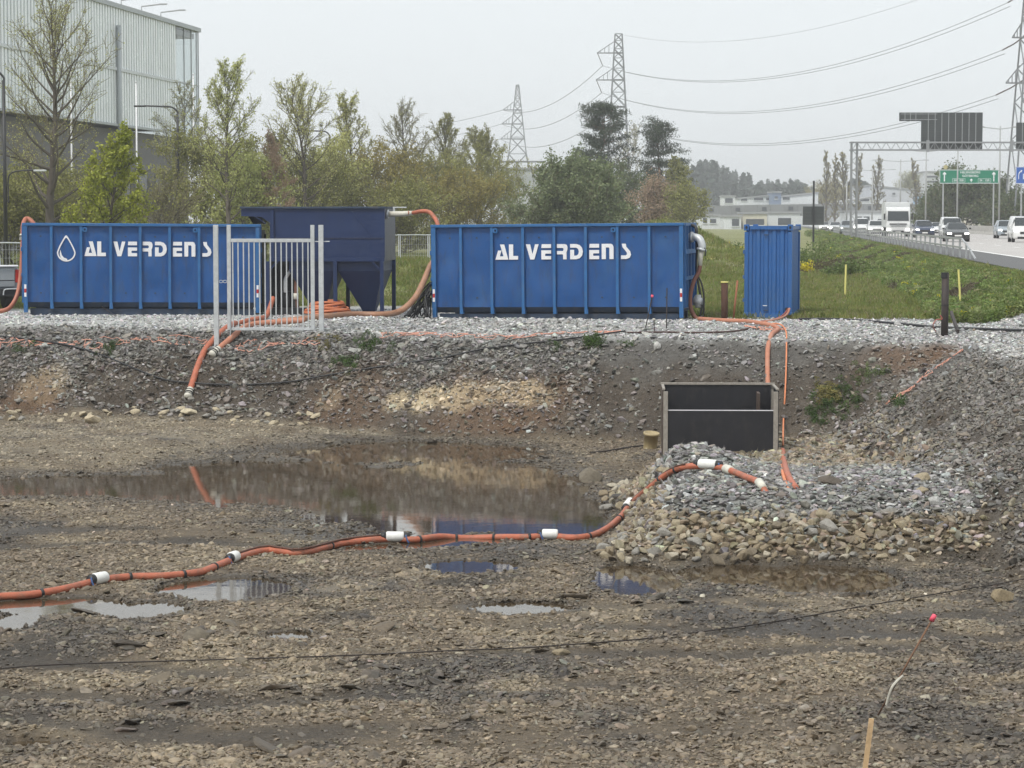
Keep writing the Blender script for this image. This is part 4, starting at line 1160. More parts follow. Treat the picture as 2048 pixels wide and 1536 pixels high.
MB().cyl(tuple(zz - Vector((0, 0, .012))), tuple(zz + Vector((0, 0, .012))), .09, n=14).build('band', BLACK, tp_)
zz = (at(1890, 553, b.y) - b)
MB().cyl(tuple(zz - Vector((0, 0, .04))), tuple(zz + Vector((0, 0, .09))), .088, n=14).build('collar', BLACK, tp_)
tag(MB().bar(hit(1916, 668, y0=44) + Vector((0, 0, .05)), hit(1902, 650, y0=44) + Vector((0, 0, .30)), .06, .09).build('steel_offcut', RUST_DK), 'short dark steel offcut leaning beside the tall post', 'steel')
hose('wire', 'loop of reddish wire at the foot of the tall dark post', 'wire', spline([hit(1872, 668, y0=44) + Vector((0, 0, .05)), at(1866, 652, 51), at(1872, 640, 51), at(1884, 638, 51), at(1880, 630, 51)], 6), .012, MATS['red_cable'])
def marker(label, bot, top, r, m, Y=None, cap=None, group=None):
    b = hit(*bot, y0=30) if Y is None else at(bot[0], bot[1], Y)
    tp = at(top[0], top[1], b.y)
    t = thing('marker_stake', label, 'stake', b, group=group); d = tp - b
    MB().cyl(tuple(-d * .08), tuple(d), r, n=8).build('shaft', m, t)
    if cap: MB().cyl(tuple(d * .99), tuple(d * .99 + d.normalized() * cap[1]), cap[2], n=10).build('cap', cap[0], t, True)
    return t
marker('thin dark marker rod with pink tip in front of the right container', (1290, 661), (1304, 594), .014, RUST_DK, cap=(PINK, .06, .032))
marker('thin dark marker rod without cap in front of the right container', (1333, 658), (1334, 576), .014, RUST_DK)
marker('short thin rod with pale cap between the two dark marker rods', (1309, 664), (1308, 640), .012, RUST_DK, cap=(CREAM, .04, .03))
marker('pale yellow marker pole in the grass right of the narrow container', (1690, 597), (1692, 529), .03, YELLOW, cap=None)
marker('pale yellow marker pole in the grass behind the tall dark post', (1922, 626), (1917, 539), .028, YELLOW)
marker('small pale marker stake in the weeds below the guardrail', (1708, 506), (1708, 484), .05, CREAM)
hose('board', 'white plank lying flat at the far edge of the meadow', 'board', [hit(1400, 521), hit(1472, 519)], .09, YELLOW, 6)
# near stakes
wb = onz(1722, 1560, .0); wt = at(1743, 1437, wb.y + .05)
tag(MB().bar(wb - Vector((0, 0, .2)), wt, .042, .028, up=(0, 1, 0)).build('wooden_stake', WOODM), 'pale pointed wooden stake at the bottom edge of the picture', 'stake')
rb_ = hit(1755, 1432); tpn = at(1866, 1236, rb_.y - .35)
t = thing('reinforcing_bar', 'rusty leaning reinforcing bar with a pink cap on the near gravel', 'bar', rb_)
d = tpn - rb_
MB().cyl(tuple(-d * .05), tuple(d), .010, n=8).build('shaft', mat('rust_bar', (.20, .11, .065), .8, var=.3), t, True)
MB().cyl(tuple(d * .975), tuple(d * 1.03), .027, .022, n=12).build('cap', PINK, t, True)
MB().tube(spline([tuple(d * .12 + Vector((.02, -.02, 0))), tuple(d * .3 + Vector((-.02, -.02, 0))), tuple(d * .42 + Vector((.02, -.01, 0)))], 5), .014, 6).build('string', CREAM, t)
# cream pipe stub
ps = hit(1300, 897, y0=40)
m = MB(); r0, r1 = .15, .13
a = np.linspace(0, 2 * math.pi, 21)[:-1]
v = []
for z, r in ((-.05, .145), (.24, .145), (.24, .172), (.30, .172), (.30, .15), (-.05, .125)):
    v += [(r * math.cos(q), r * math.sin(q), z) for q in a]
f = [(j * 20 + i, j * 20 + (i + 1) % 20, (j + 1) * 20 + (i + 1) % 20, (j + 1) * 20 + i) for j in range(5) for i in range(20)]
o = MB().add(v, f).build('pipe_stub', mat('ochre_plastic_pipe', (.40, .32, .18), .55, var=.2), None, True)
o.location = ps; o.rotation_euler = (R(8), R(5), 0)
tag(o, 'short open cream plastic pipe stub left of the plywood box', 'pipe')
tag(MB().tube(gpath([(1180, 908), (1220, 903), (1262, 896), (1290, 893)], .02, 1.2, y0=40), .018, 6).build('steel_rod', RUST_DK), 'thin dark rod lying on the mud left of the plywood box', 'rod')

# ------------------------------------------------------------------ single boulders
def boulder(label, px, py, wpx, hpx, c, seed, y0=18.0, rot=0):
    p = hit(px, py + hpx * .35, y0=y0); k = p.y / F
    me = rock_mesh('boulder', seed, flat=.9, npts=18, bevel=.05)
    me.materials.append(solid_stone_material(f'boulder_stone_{seed}', c))
    o = link('boulder', me); o.location = (p.x, p.y, p.z + hpx * k * .28)
    o.scale = (wpx * k * .55, wpx * k * .42, hpx * k * .60); o.rotation_euler = (.1, .05, rot)
    return tag(o, label, 'rock')
boulder('tan angular rock at the foot of the right bank', 2006, 1190, 52, 42, (.30, .24, .15), 401)
boulder('flat grey-brown stone lying in the pond near the mound', 1135, 1018, 42, 14, (.24, .21, .16), 402)
boulder('flat pale stone at the far edge of the pond', 905, 897, 40, 14, (.27, .235, .175), 403)
boulder('cream wedge-shaped stone at the foot of the left bank', 185, 838, 36, 26, (.50, .42, .29), 404)
boulder('pale tan block on the near gravel by the thin wire', 1122, 1304, 44, 20, (.30, .245, .16), 405)
boulder('white stone at the bank top right of the gate', 755, 668, 24, 18, (.62, .62, .60), 406, 44)
boulder('white stone below the marker rods on the bank', 1314, 692, 20, 26, (.58, .57, .54), 407, 44)
boulder('cream stone below the end of the dark orange hose', 378, 823, 36, 18, (.55, .48, .34), 408)
boulder('grey slab half buried left of the stone mound', 1180, 950, 62, 40, (.18, .155, .115), 409)
boulder('brown earth clod right of the plywood box', 1660, 962, 60, 30, (.11, .09, .07), 410, 36)
boulder('pale grey stone on the end of the crushed stone bench', 1872, 1000, 34, 24, (.45, .45, .43), 411, 30)
boulder('pale pointed stone at the right foot of the mound', 1803, 1085, 26, 20, (.40, .38, .33), 412, 28)
boulder('pale flat stone on the gravel in front of the shallow water', 1680, 1197, 36, 10, (.38, .33, .25), 413)
boulder('cream stone pair beside the wedge stone at the left bank', 150, 830, 26, 18, (.44, .38, .27), 414)
boulder('white stone in the bank between the tan patches', 1014, 811, 14, 14, (.62, .60, .54), 415, 44)
# ================================================================== TREES AND PLANTS
def leaf_mat(name, c, c2, trans=.35):
    if name in MATS: return MATS[name]
    m, nt, b = nodes_of(name); N, L = nt.nodes, nt.links
    out = N['Material Output']
    geo = N.new('ShaderNodeNewGeometry')
    n = N.new('ShaderNodeTexNoise'); n.inputs['Scale'].default_value = .9; n.inputs['Detail'].default_value = 3
    L.new(geo.outputs['Position'], n.inputs['Vector'])
    ad = N.new('ShaderNodeMath'); ad.operation = 'MULTIPLY_ADD'; ad.inputs[1].default_value = .5; ad.inputs[2].default_value = -.25
    L.new(geo.outputs['Random Per Island'], ad.inputs[0])
    sm = N.new('ShaderNodeMath'); sm.operation = 'ADD'
    L.new(n.outputs['Fac'], sm.inputs[0]); L.new(ad.outputs[0], sm.inputs[1])
    r = N.new('ShaderNodeValToRGB'); r.color_ramp.elements[0].position = .25; r.color_ramp.elements[1].position = .75
    r.color_ramp.elements[0].color = tuple(c) + (1,); r.color_ramp.elements[1].color = tuple(c2) + (1,)
    L.new(sm.outputs[0], r.inputs['Fac'])
    L.new(r.outputs[0], b.inputs['Base Color']); b.inputs['Roughness'].default_value = .6
    b.inputs['Specular IOR Level'].default_value = .3
    tl = N.new('ShaderNodeBsdfTranslucent'); L.new(r.outputs[0], tl.inputs['Color'])
    mx = N.new('ShaderNodeMixShader'); mx.inputs[0].default_value = trans
    L.new(b.outputs[0], mx.inputs[1]); L.new(tl.outputs[0], mx.inputs[2]); L.new(mx.outputs[0], out.inputs['Surface'])
    MATS[name] = m
    return m
BARK = mat('bark', (.095, .08, .064), rough=.9, var=.3, scale=3)
TWIG = mat('budding_twigs', (.175, .155, .085), rough=.9, var=.3, scale=3)
BARK_GREY = mat('grey_bark', (.12, .105, .088), rough=.9, var=.3, scale=3)
BARK_BIRCH = mat('birch_bark', (.50, .48, .43), rough=.8, var=.15, scale=3, dirt=((.08, .07, .06), .9, 2.5, 0, 2.5))
BARK_PINE = mat('pine_bark', (.16, .095, .06), rough=.9, var=.3, scale=2)
def tubes_np(p0, p1, r0, r1, n=3):
    p0, p1, r0, r1 = map(np.asarray, (p0, p1, r0, r1))
    d = p1 - p0; d = d / np.maximum(np.linalg.norm(d, axis=1, keepdims=True), 1e-9)
    ref = np.where(np.abs(d[:, 2:3]) > .9, np.array([[1., 0, 0]]), np.array([[0., 0, 1]]))
    x = np.cross(d, ref); x /= np.linalg.norm(x, axis=1, keepdims=True); y = np.cross(d, x)
    a = np.arange(n) * 2 * np.pi / n
    ring = x[:, None, :] * np.cos(a)[None, :, None] + y[:, None, :] * np.sin(a)[None, :, None]
    v = np.concatenate([p0[:, None, :] + ring * r0[:, None, None], p1[:, None, :] + ring * r1[:, None, None]], 1)
    m = len(p0); base = (np.arange(m) * 2 * n)[:, None]
    k = np.arange(n); k2 = (k + 1) % n
    q = np.stack([k, k2, k2 + n, k + n], 1)
    f = (base[:, :, None] + q[None]).reshape(-1, 4)
    return v.reshape(-1, 3), f
def leaves_np(p, size, rg, asp=.6, droop=0.0):
    n = len(p)
    a = rg.normal(size=(n, 3)); a[:, 2] -= droop; a /= np.linalg.norm(a, axis=1, keepdims=True)
    b = np.cross(a, rg.normal(size=(n, 3))); b /= np.maximum(np.linalg.norm(b, axis=1, keepdims=True), 1e-9)
    s = np.broadcast_to(size, (n,))[:, None]
    A, B = a * s, b * s * asp
    v = np.stack([p - A * .5, p + B * .5, p + A * .5, p - B * .5], 1).reshape(-1, 3)
    f = (np.arange(n) * 4)[:, None] + np.arange(4)[None]
    return v, f
def np_obj(name, v, f, m, parent, smooth=False):
    me = mesh_np(name, v, np.asarray(f).ravel(), np.full(len(f), 4), smooth)
    return link(name, me, m, parent)
def grow(rnd, h, spread, clear, limbs, subs, twigs, up=.5, r0=.16, top=.15, wob=.04, stems=1, profile=None):
    """returns wood segments and twig tips of a spring tree"""
    S, T, TW = [], [], []
    prof = profile or (lambda t: math.sin(math.pi * min(1, (t * .82 + .16))) ** .8)
    def poly(p, d, L, ra, rb, k, curve, wobble, store):
        pts = [p.copy()]
        for i in range(k):
            d = (d + Vector((rnd.gauss(0, wobble), rnd.gauss(0, wobble), rnd.gauss(0, wobble) + curve))).normalized()
            q = pts[-1] + d * (L / k); store.append((pts[-1], q, ra + (rb - ra) * i / k, ra + (rb - ra) * (i + 1) / k)); pts.append(q)
        return pts, d
    for st in range(stems):
        lean = Vector((rnd.gauss(0, .04 if stems == 1 else .28), rnd.gauss(0, .04 if stems == 1 else .28), 1)).normalized()
        hh = h * (1 if stems == 1 else rnd.uniform(.7, 1.0))
        tp, _ = poly(Vector((rnd.gauss(0, .05 * stems), rnd.gauss(0, .05 * stems), -.2)), lean, hh, r0 / math.sqrt(stems), .015, 14, .03, wob, S)
        nl = max(3, int(limbs / stems))
        for i in range(nl):
            t = clear + (1 - clear) * ((i + rnd.random()) / nl) ** .8 * .97
            u = t * 14; j = min(13, int(u)); p = tp[j].lerp(tp[j + 1], u - j)
            tt = (t - clear) / (1 - clear)
            L = spread * prof(tt) * rnd.uniform(.75, 1.2) + .25
            az = i * 2.4 + rnd.gauss(0, .4)
            el = up * .85 + (1.2 - up * .85) * tt ** 2 + rnd.gauss(0, .1)
            d = Vector((math.cos(az) * math.cos(el), math.sin(az) * math.cos(el), math.sin(el)))
            rl = max(.012, r0 * .42 * (1 - t * .75) / math.sqrt(stems))
            lp, _ = poly(p, d, L, rl, .010, 5, .09, .10, S)
            ns = max(2, int(subs * min(1.2, L / spread)))
            for s_ in range(ns):
                w = .25 + .75 * (s_ + rnd.random()) / ns; u2 = w * 5; j2 = min(4, int(u2)); p2 = lp[j2].lerp(lp[j2 + 1], u2 - j2)
                dd = (lp[j2 + 1] - lp[j2]).normalized()
                d2 = (dd + Vector((rnd.gauss(0, .65), rnd.gauss(0, .65), rnd.gauss(.25, .4)))).normalized()
                L2 = L * rnd.uniform(.22, .42)
                sp, _ = poly(p2, d2, L2, .012, .006, 3, .12, .12, TW)
                for k in range(twigs):
                    w3 = .2 + .8 * (k + rnd.random()) / twigs; u3 = w3 * 3; j3 = min(2, int(u3)); p3 = sp[j3].lerp(sp[j3 + 1], u3 - j3)
                    d3 = (d2 + Vector((rnd.gauss(0, .6), rnd.gauss(0, .6), rnd.gauss(.2, .4)))).normalized()
                    e = p3 + d3 * L2 * rnd.uniform(.25, .6); TW.append((p3, e, .006, .003)); T.append((p3, e))
    return S, TW, T
def seg_arr(S, minr=0.0):
    p0 = np.array([s[0] for s in S]); p1 = np.array([s[1] for s in S])
    return p0, p1, np.maximum(np.array([s[2] for s in S]), minr), np.maximum(np.array([s[3] for s in S]), minr)
def tree(label, px, top_py, Y, spread, leafm, seed, clear=.18, limbs=30, subs=7, twigs=5, nleaf=5, lsize=.13, r0=.16, up=.5, bark=BARK, name='tree', stems=1,
         minr=.012, group=None, cat='tree', h=None, x=None, leaf_from=0.0, profile=None, twig_mat=None, leaf_off=.08, wob=.04):
    if group == R_ and 'bushy' not in label: lsize *= .74; nleaf *= .95; minr *= .8
    rnd = random.Random(seed); rg = np.random.default_rng(seed)
    p = at(px, 442, Y); x = p.x if x is None else x
    z0 = Hs(x, Y); zt = at(px, top_py, Y).z
    h = (zt - z0) / .98 if h is None else h
    t = thing(name, label, cat, (x, Y, z0), group=group)
    S, TW, T = grow(rnd, h, spread, clear, limbs, subs, twigs, up, r0, stems=stems, profile=profile, wob=wob)
    # grow() bends; rescale to the height measured
    zmax = max(max(s[1].z for s in S), max(s[1].z for s in TW)); k = h / zmax
    def fit(S): return [(Vector((a.x, a.y, a.z * k)), Vector((b.x, b.y, b.z * k)), r, q) for a, b, r, q in S]
    S, TW = fit(S), fit(TW); T = [(Vector((a.x, a.y, a.z * k)), Vector((b.x, b.y, b.z * k))) for a, b in T]
    v, f = tubes_np(*seg_arr(S, minr * 1.2), n=5); np_obj('trunk', v, f, bark, t, True)
    v, f = tubes_np(*seg_arr(TW, minr), n=3); np_obj('twigs', v, f, twig_mat or (TWIG if bark is BARK else bark), t)
    a = np.array([q[0] for q in T]); b = np.array([q[1] for q in T])
    if nleaf > 0:
        n = int(len(T) * nleaf * 1.3); i = rg.integers(0, len(T), n); w = rg.uniform(.15, 1.1, (n, 1))
        pts = a[i] + (b[i] - a[i]) * w + rg.normal(0, leaf_off, (n, 3))
        if leaf_from > 0: pts = pts[pts[:, 2] > leaf_from * h]
        v, f = leaves_np(pts, rg.uniform(.6, 1.3, len(pts)) * lsize, rg, .65)
        np_obj('crown', v, f, leafm, t)
    return t
BUD = leaf_mat('bud_leaves', (.38, .385, .13), (.58, .58, .24))
BUDG = leaf_mat('green_bud_leaves', (.34, .38, .11), (.54, .56, .22))
BRIGHT = leaf_mat('bright_leaves', (.24, .28, .03), (.42, .44, .075))
OLIVE = leaf_mat('olive_leaves', (.20, .205, .06), (.34, .34, .11))
GOLD = leaf_mat('golden_leaves', (.25, .215, .06), (.37, .32, .10))
RUDDY = leaf_mat('ruddy_catkins', (.33, .235, .165), (.43, .32, .22))
PALEB = leaf_mat('pale_bud_leaves', (.30, .30, .16), (.42, .43, .25))
WILLOW = leaf_mat('willow_leaves', (.125, .165, .075), (.25, .29, .145))
MIDG = leaf_mat('mid_green_leaves', (.075, .105, .04), (.15, .18, .08))
NEEDLE = leaf_mat('pine_needles', (.026, .044, .024), (.065, .085, .045), .15)
narrow = lambda t: (1 - t) ** .6 * (.35 + .65 * min(1, t * 5))
egg = lambda t: 1.25 * math.sin(math.pi * min(1, t * .66 + .26)) ** .75
R_ = 'budding trees in a row behind the containers'
tree('tall bare budding tree at the left edge before the pale building', 105, -40, 122, 3.0, BUD, 11, clear=.16, limbs=46, subs=8, twigs=5, nleaf=2.6, lsize=.12, r0=.30, up=.62, profile=egg, group=R_, minr=.013)
tree('bushy bright yellow-green tree above the emblem container', 215, 252, 104, 2.2, BRIGHT, 12, clear=.05, limbs=40, subs=8, twigs=6, nleaf=8, lsize=.14, r0=.11, up=.55, profile=lambda t: (1 - t) ** .75 * .9 + .12, group=R_)
tree('slender pale tree in front of the glazed building corner', 352, 165, 185, 2.2, PALEB, 13, clear=.22, limbs=30, subs=7, twigs=5, nleaf=4, lsize=.17, r0=.16, bark=BARK_GREY, profile=egg, group=R_, minr=.016)
tree('tall budding tree just right of the pale building', 460, 112, 148, 2.05, BUDG, 14, clear=.2, limbs=40, subs=8, twigs=5, nleaf=5, lsize=.15, r0=.2, up=.75, profile=egg, group=R_, minr=.015)
tree('broad budding tree above the left end of the navy tank', 612, 148, 163, 2.7, BUD, 15, clear=.2, limbs=40, subs=8, twigs=5, nleaf=4.2, lsize=.15, r0=.22, up=.62, profile=egg, group=R_, minr=.016)
tree('reddish birch low between two budding trees', 562, 262, 150, 1.35, RUDDY, 16, clear=.2, limbs=36, subs=7, twigs=6, nleaf=7, lsize=.13, r0=.1, bark=BARK_BIRCH, profile=narrow, group=R_, twig_mat=mat('ruddy_twigs', (.32, .22, .16), .9))
tree('budding tree above the right end of the navy tank', 728, 186, 186, 1.75, BUD, 17, clear=.2, limbs=34, subs=8, twigs=5, nleaf=4, lsize=.17, r0=.2, up=.75, profile=egg, group=R_, minr=.018)
tree('nearly leafless tree right of the navy tank', 820, 198, 200, 2.2, PALEB, 18, clear=.2, limbs=38, subs=8, twigs=5, nleaf=1.6, lsize=.16, r0=.22, up=.68, profile=egg, group=R_, minr=.019)
tree('thin budding tree above the left end of the right container', 905, 228, 222, 2.1, OLIVE, 19, clear=.15, limbs=36, subs=8, twigs=5, nleaf=4.2, lsize=.18, r0=.2, up=.62, profile=egg, group=R_, minr=.02)
tree('olive-green spreading tree left of the grey willow', 962, 250, 236, 2.9, OLIVE, 20, clear=.08, limbs=44, subs=8, twigs=6, nleaf=6, lsize=.2, r0=.2, up=.6, profile=egg, group=R_, minr=.02)
U_ = 'undergrowth behind the containers'
SH = [(20, 330, 128, OLIVE, 2.6, 'olive shrub at the left picture edge below the tall tree'), (90, 300, 132, OLIVE, 2.8, 'olive shrub under the tall bare tree'),
      (165, 345, 128, OLIVE, 2.4, 'low olive shrub left of the bright yellow-green tree'), (315, 330, 138, mat('bare_shrub', (.1, .08, .06), .9), 2.2, 'bare brown shrub behind the dark lamp post'),
      (385, 262, 155, OLIVE, 2.2, 'olive shrub between the dark lamp and the tall budding tree'), (480, 300, 152, BUDG, 2.6, 'green shrub under the tall budding tree'), (520, 262, 165, OLIVE, 2.2, 'dark olive shrub left of the reddish birch'),
      (640, 300, 168, OLIVE, 2.6, 'olive shrub right of the reddish birch'), (690, 262, 172, BUD, 2.2, 'pale olive shrub between two budding trees'), (762, 280, 176, GOLD, 2.6, 'golden-brown shrub above the tank inlet pipe'),
      (850, 300, 205, OLIVE, 2.8, 'olive shrub behind the leafless tree'), (985, 290, 215, OLIVE, 3.0, 'round olive shrub beside the grey willow'), (800, 350, 168, OLIVE, 2.4, 'low olive shrub above the short outlet hose'), (925, 330, 190, GOLD, 2.6, 'tawny shrub above the right container')]
for k, (px, tp, Y, lm, sp, lb) in enumerate(SH):
    bare = lm.name == 'bare_shrub'
    tree(lb, px, tp, Y, sp * 1.2, OLIVE if bare else lm, 40 + k, clear=.03, limbs=48, subs=6, twigs=5, nleaf=.5 if bare else 8, lsize=.17 if Y > 150 else .15, r0=.12, up=.6, stems=5, name='shrub', cat='shrub', group=U_, minr=.014, profile=egg, leaf_off=.2)
# grey-green willow
tree('dense round grey-green willow above the right container', 1135, 303, 182, 3.9, WILLOW, 70, clear=.02, limbs=80, subs=8, twigs=6, nleaf=10, lsize=.22, r0=.25, up=.35, stems=5, profile=lambda t: (1 - t * t) ** .5 + .05, leaf_off=.25, minr=.02)
def pine(label, px, top_py, Y, spread, seed, clear=.25, n=46):
    rnd = random.Random(seed); rg = np.random.default_rng(seed)
    p = at(px, 442, Y); z0 = Hs(p.x, Y); h = at(px, top_py, Y).z - z0
    t = thing('pine_tree', label, 'tree', (p.x, Y, z0), group='old pines')
    S = []; pts = [Vector((0, 0, -.3))]
    for i in range(14):
        q = pts[-1] + Vector((rnd.gauss(0, .12), rnd.gauss(0, .12), h * 1.0 / 14)); S.append((pts[-1], q, .26 * (1 - i / 15), .26 * (1 - (i + 1) / 15))); pts.append(q)
    N_, centers = [], []
    for i in range(n):
        tt = (i + rnd.random()) / n; u = (clear + (.97 - clear) * tt) * 14; j = min(13, int(u)); b = pts[j].lerp(pts[j + 1], u - j)
        L = spread * (1.05 - tt * .72) * rnd.uniform(.4, 1.25)
        az = i * 2.4 + rnd.gauss(0, .5); el = -.15 + .5 * tt + rnd.gauss(0, .18)
        d = Vector((math.cos(az) * math.cos(el), math.sin(az) * math.cos(el), math.sin(el)))
        a = b; k = 4
        for m_ in range(k):
            d = (d + Vector((rnd.gauss(0, .16), rnd.gauss(0, .16), .07))).normalized(); q = a + d * L / k
            S.append((a, q, .06 * (1 - m_ / k), .06 * (1 - (m_ + 1) / k))); a = q
            if m_ >= 1:
                for c_ in range(2 if m_ > 1 else 1): centers.append(q + Vector((rnd.gauss(0, .28), rnd.gauss(0, .28), rnd.uniform(0, .3))))
    v, f = tubes_np(*seg_arr(S, .03), n=5); np_obj('trunk', v, f, BARK_PINE, t, True)
    c = np.array([tuple(q) for q in centers]); m_ = 60
    P = np.repeat(c, m_, 0) + rg.normal(0, 1, (len(c) * m_, 3)) * np.array([.40, .40, .17])
    v, f = leaves_np(P, rg.uniform(.6, 1.3, len(P)) * .30, rg, .28, -.5); np_obj('crown', v, f, NEEDLE, t)
    return t
pine('tall spreading pine standing before the middle pylon', 1212, 200, 262, 4.6, 81, clear=.3, n=70)
pine('smaller leaning pine right of the tall pine', 1322, 240, 272, 3.7, 82, clear=.38, n=44)
tree('bare birch between the two pines', 1256, 245, 275, 2.0, PALEB, 83, clear=.4, limbs=26, subs=6, twigs=4, nleaf=.6, lsize=.2, r0=.14, bark=BARK_BIRCH, minr=.022)
tree('drooping green birch beside the smaller pine', 1350, 315, 262, 1.6, OLIVE, 84, clear=.12, limbs=36, subs=7, twigs=5, nleaf=4.5, lsize=.22, r0=.14, bark=BARK_BIRCH, minr=.02, profile=egg)
tree('ruddy brown shrub below the pines', 1310, 350, 240, 2.4, RUDDY, 85, clear=.03, limbs=46, subs=6, twigs=5, nleaf=6, lsize=.22, r0=.12, stems=5, name='shrub', cat='shrub', minr=.02, leaf_off=.3)
tree('dark leafy shrub under the tall pine', 1245, 330, 250, 2.4, MIDG, 86, clear=.03, limbs=46, subs=6, twigs=5, nleaf=7, lsize=.24, r0=.12, stems=5, name='shrub', cat='shrub', minr=.02, leaf_off=.3)
tree('pale olive shrub at the right foot of the smaller pine', 1360, 362, 235, 1.7, OLIVE, 87, clear=.03, limbs=40, subs=6, twigs=5, nleaf=6, lsize=.2, r0=.12, stems=4, name='shrub', cat='shrub', minr=.02, leaf_off=.3)
# poplars and motorway trees
for k, (px, tp, w, lb) in enumerate([(1652, 303, 1.5, 'leftmost of the slim bare poplars beyond the motorway'), (1668, 310, 1.3, 'slim bare poplar beside the leftmost one'), (1690, 305, 1.7, 'slim bare poplar behind the gantry leg, left'), (1714, 308, 1.5, 'slim bare poplar just right of the gantry leg'),
                                 (1752, 313, 2.0, 'bare poplar above the pale warehouse'), (1831, 318, 2.0, 'rightmost bare poplar below the big sign back')]):
    tree(lb, px, tp, 500 + 8 * k, w, GOLD, 90 + k, clear=.06, limbs=34, subs=6, twigs=4, nleaf=1.2, lsize=.28, r0=.25, up=1.12, bark=BARK_GREY, name='poplar', minr=.045, group='bare poplars', profile=egg)
for k, (px, tp, Y, sp, lm, lb) in enumerate([(1925, 328, 340, 4.2, MIDG, 'leafy dark tree behind the green road sign'), (1975, 345, 345, 4.2, MIDG, 'dark tree right of the green road sign'), (2035, 380, 330, 4.0, MIDG, 'dark tree at the right picture edge by the motorway'),
                                             (1870, 385, 350, 3.0, MIDG, 'lower dark tree left of the green road sign'), (1790, 345, 780, 5.5, PALEB, 'pale round tree behind the white warehouses'), (1662, 355, 800, 8.0, GOLD, 'brownish thicket left of the gantry leg'), (1700, 372, 790, 6.0, GOLD, 'brownish thicket behind the gantry leg')]):
    tree(lb, px, tp, Y, sp, lm, 120 + k, clear=.06, limbs=60, subs=7, twigs=5, nleaf=6, lsize=.36, r0=.25, up=.4, stems=3, minr=.04, group='trees beyond the motorway', leaf_off=.4, profile=lambda t: (1 - t * t) ** .5 + .05)
# far wood: one mass of conifers on the ridge
def far_wood():
    rg = np.random.default_rng(5); V, Fc = [], []; nv = 0
    for i in range(420):
        px = rg.uniform(1290, 1735); Y = rg.uniform(820, 1250)
        base = 352 if px < 1500 else 378
        tp = base - 12 * math.sin(px * .041) + rg.uniform(-18, 30) + (10 if px > 1560 else 0)
        p = at(px, 442, Y); zt = at(px, tp, Y).z; z0 = 2.5; h = zt - z0; w = rg.uniform(2.2, 4.5)
        n = 150
        t = rg.uniform(.12, 1, n) ** .8
        rad = w * (1 - t ** 2.2) ** .6 * rg.uniform(.2, 1, n); a = rg.uniform(0, 6.28, n)
        P = np.stack([p.x + rad * np.cos(a), Y + rad * np.sin(a), z0 + h * t + rg.normal(0, .5, n)], 1)
        v, f = leaves_np(P, rg.uniform(1.4, 2.8, n), rg, .7)
        V.append(v); Fc.append(f + nv); nv += len(v)
    o = np_obj('far_wood', np.concatenate(V), np.concatenate(Fc), leaf_mat('far_conifers', (.022, .042, .03), (.05, .075, .05), .1), None)
    tag(o, 'hazy blue-green conifer wood on the ridge beyond the motorway', 'wood', kind='stuff')
far_wood()

# ------------------------------------------------------------------ grass and weeds
def blade_tuft(name, seed, n, h, spread, wide):
    rnd = random.Random(seed); m = MB()
    for i in range(n):
        a = rnd.uniform(0, 6.28); r = spread * math.sqrt(rnd.random()); b = Vector((r * math.cos(a), r * math.sin(a), 0))
        d = Vector((rnd.gauss(0, .4), rnd.gauss(0, .4), 1)).normalized() * h * rnd.uniform(.5, 1.1)
        s = d.cross(Vector((rnd.gauss(0, 1), rnd.gauss(0, 1), .1))).normalized() * wide
        m.add([b - s, b + s, b + d * .6 + s * .7, b + d + Vector((rnd.gauss(0, .02), rnd.gauss(0, .02), -.01)), b + d * .6 - s * .7], [(0, 1, 2, 3, 4)])
    return mesh_from(name, m.v, m.f)
def leafy_clump(name, seed, n, h, w, ls):
    rg = np.random.default_rng(seed); t = rg.uniform(0.03, 1, n)
    rad = w * np.sqrt(rg.uniform(0, 1, n)) * (1 - .5 * t); a = rg.uniform(0, 6.28, n)
    P = np.stack([rad * np.cos(a), rad * np.sin(a), h * t], 1)
    v, f = leaves_np(P, rg.uniform(.6, 1.3, n) * ls, rg, .6)
    return mesh_np(name, v, f.ravel(), np.full(n, 4))
def inst_leaf_mat():
    m, nt, b = nodes_of('meadow_green'); N, L = nt.nodes, nt.links; out = N['Material Output']
    a = N.new('ShaderNodeAttribute'); a.attribute_type = 'INSTANCER'; a.attribute_name = 'col'
    L.new(a.outputs['Color'], b.inputs['Base Color']); b.inputs['Roughness'].default_value = .6; b.inputs['Specular IOR Level'].default_value = .25
    tl = N.new('ShaderNodeBsdfTranslucent'); L.new(a.outputs['Color'], tl.inputs['Color'])
    mx = N.new('ShaderNodeMixShader'); mx.inputs[0].default_value = .35
    L.new(b.outputs[0], mx.inputs[1]); L.new(tl.outputs[0], mx.inputs[2]); L.new(mx.outputs[0], out.inputs['Surface'])
    return m
GREENM = inst_leaf_mat()
TUFTS = proto_collection('grass_tuft_shapes', [blade_tuft(f'tuft_{k}', k, 16, .14, .16, .007) for k in range(6)], GREENM)
WEEDS = proto_collection('weed_shapes', [leafy_clump(f'weed_{k}', 200 + k, 80, .44, .32, .095) for k in range(6)], GREENM)
def flat_scatter(name, x, y, size, col, coll, nv, label, cat, zoff=0.0):
    n = len(x); z = H(x, y) + zoff
    s = size[:, None] * np.exp(rng.normal(0, .12, (n, 3)))
    rot = np.stack([rng.normal(0, .1, n), rng.normal(0, .1, n), rng.uniform(0, 6.28, n)], 1)
    return scatter(name, np.stack([x, y, z], 1), rot, s, rng.integers(0, nv, n), col, coll, label, cat)
n = 60000
y = 1 / rng.uniform(1 / 170, 1 / 60.5, n); x = rng.uniform(-.235, .235, n) * y
z = zones(x, y); e = road_edge(y)
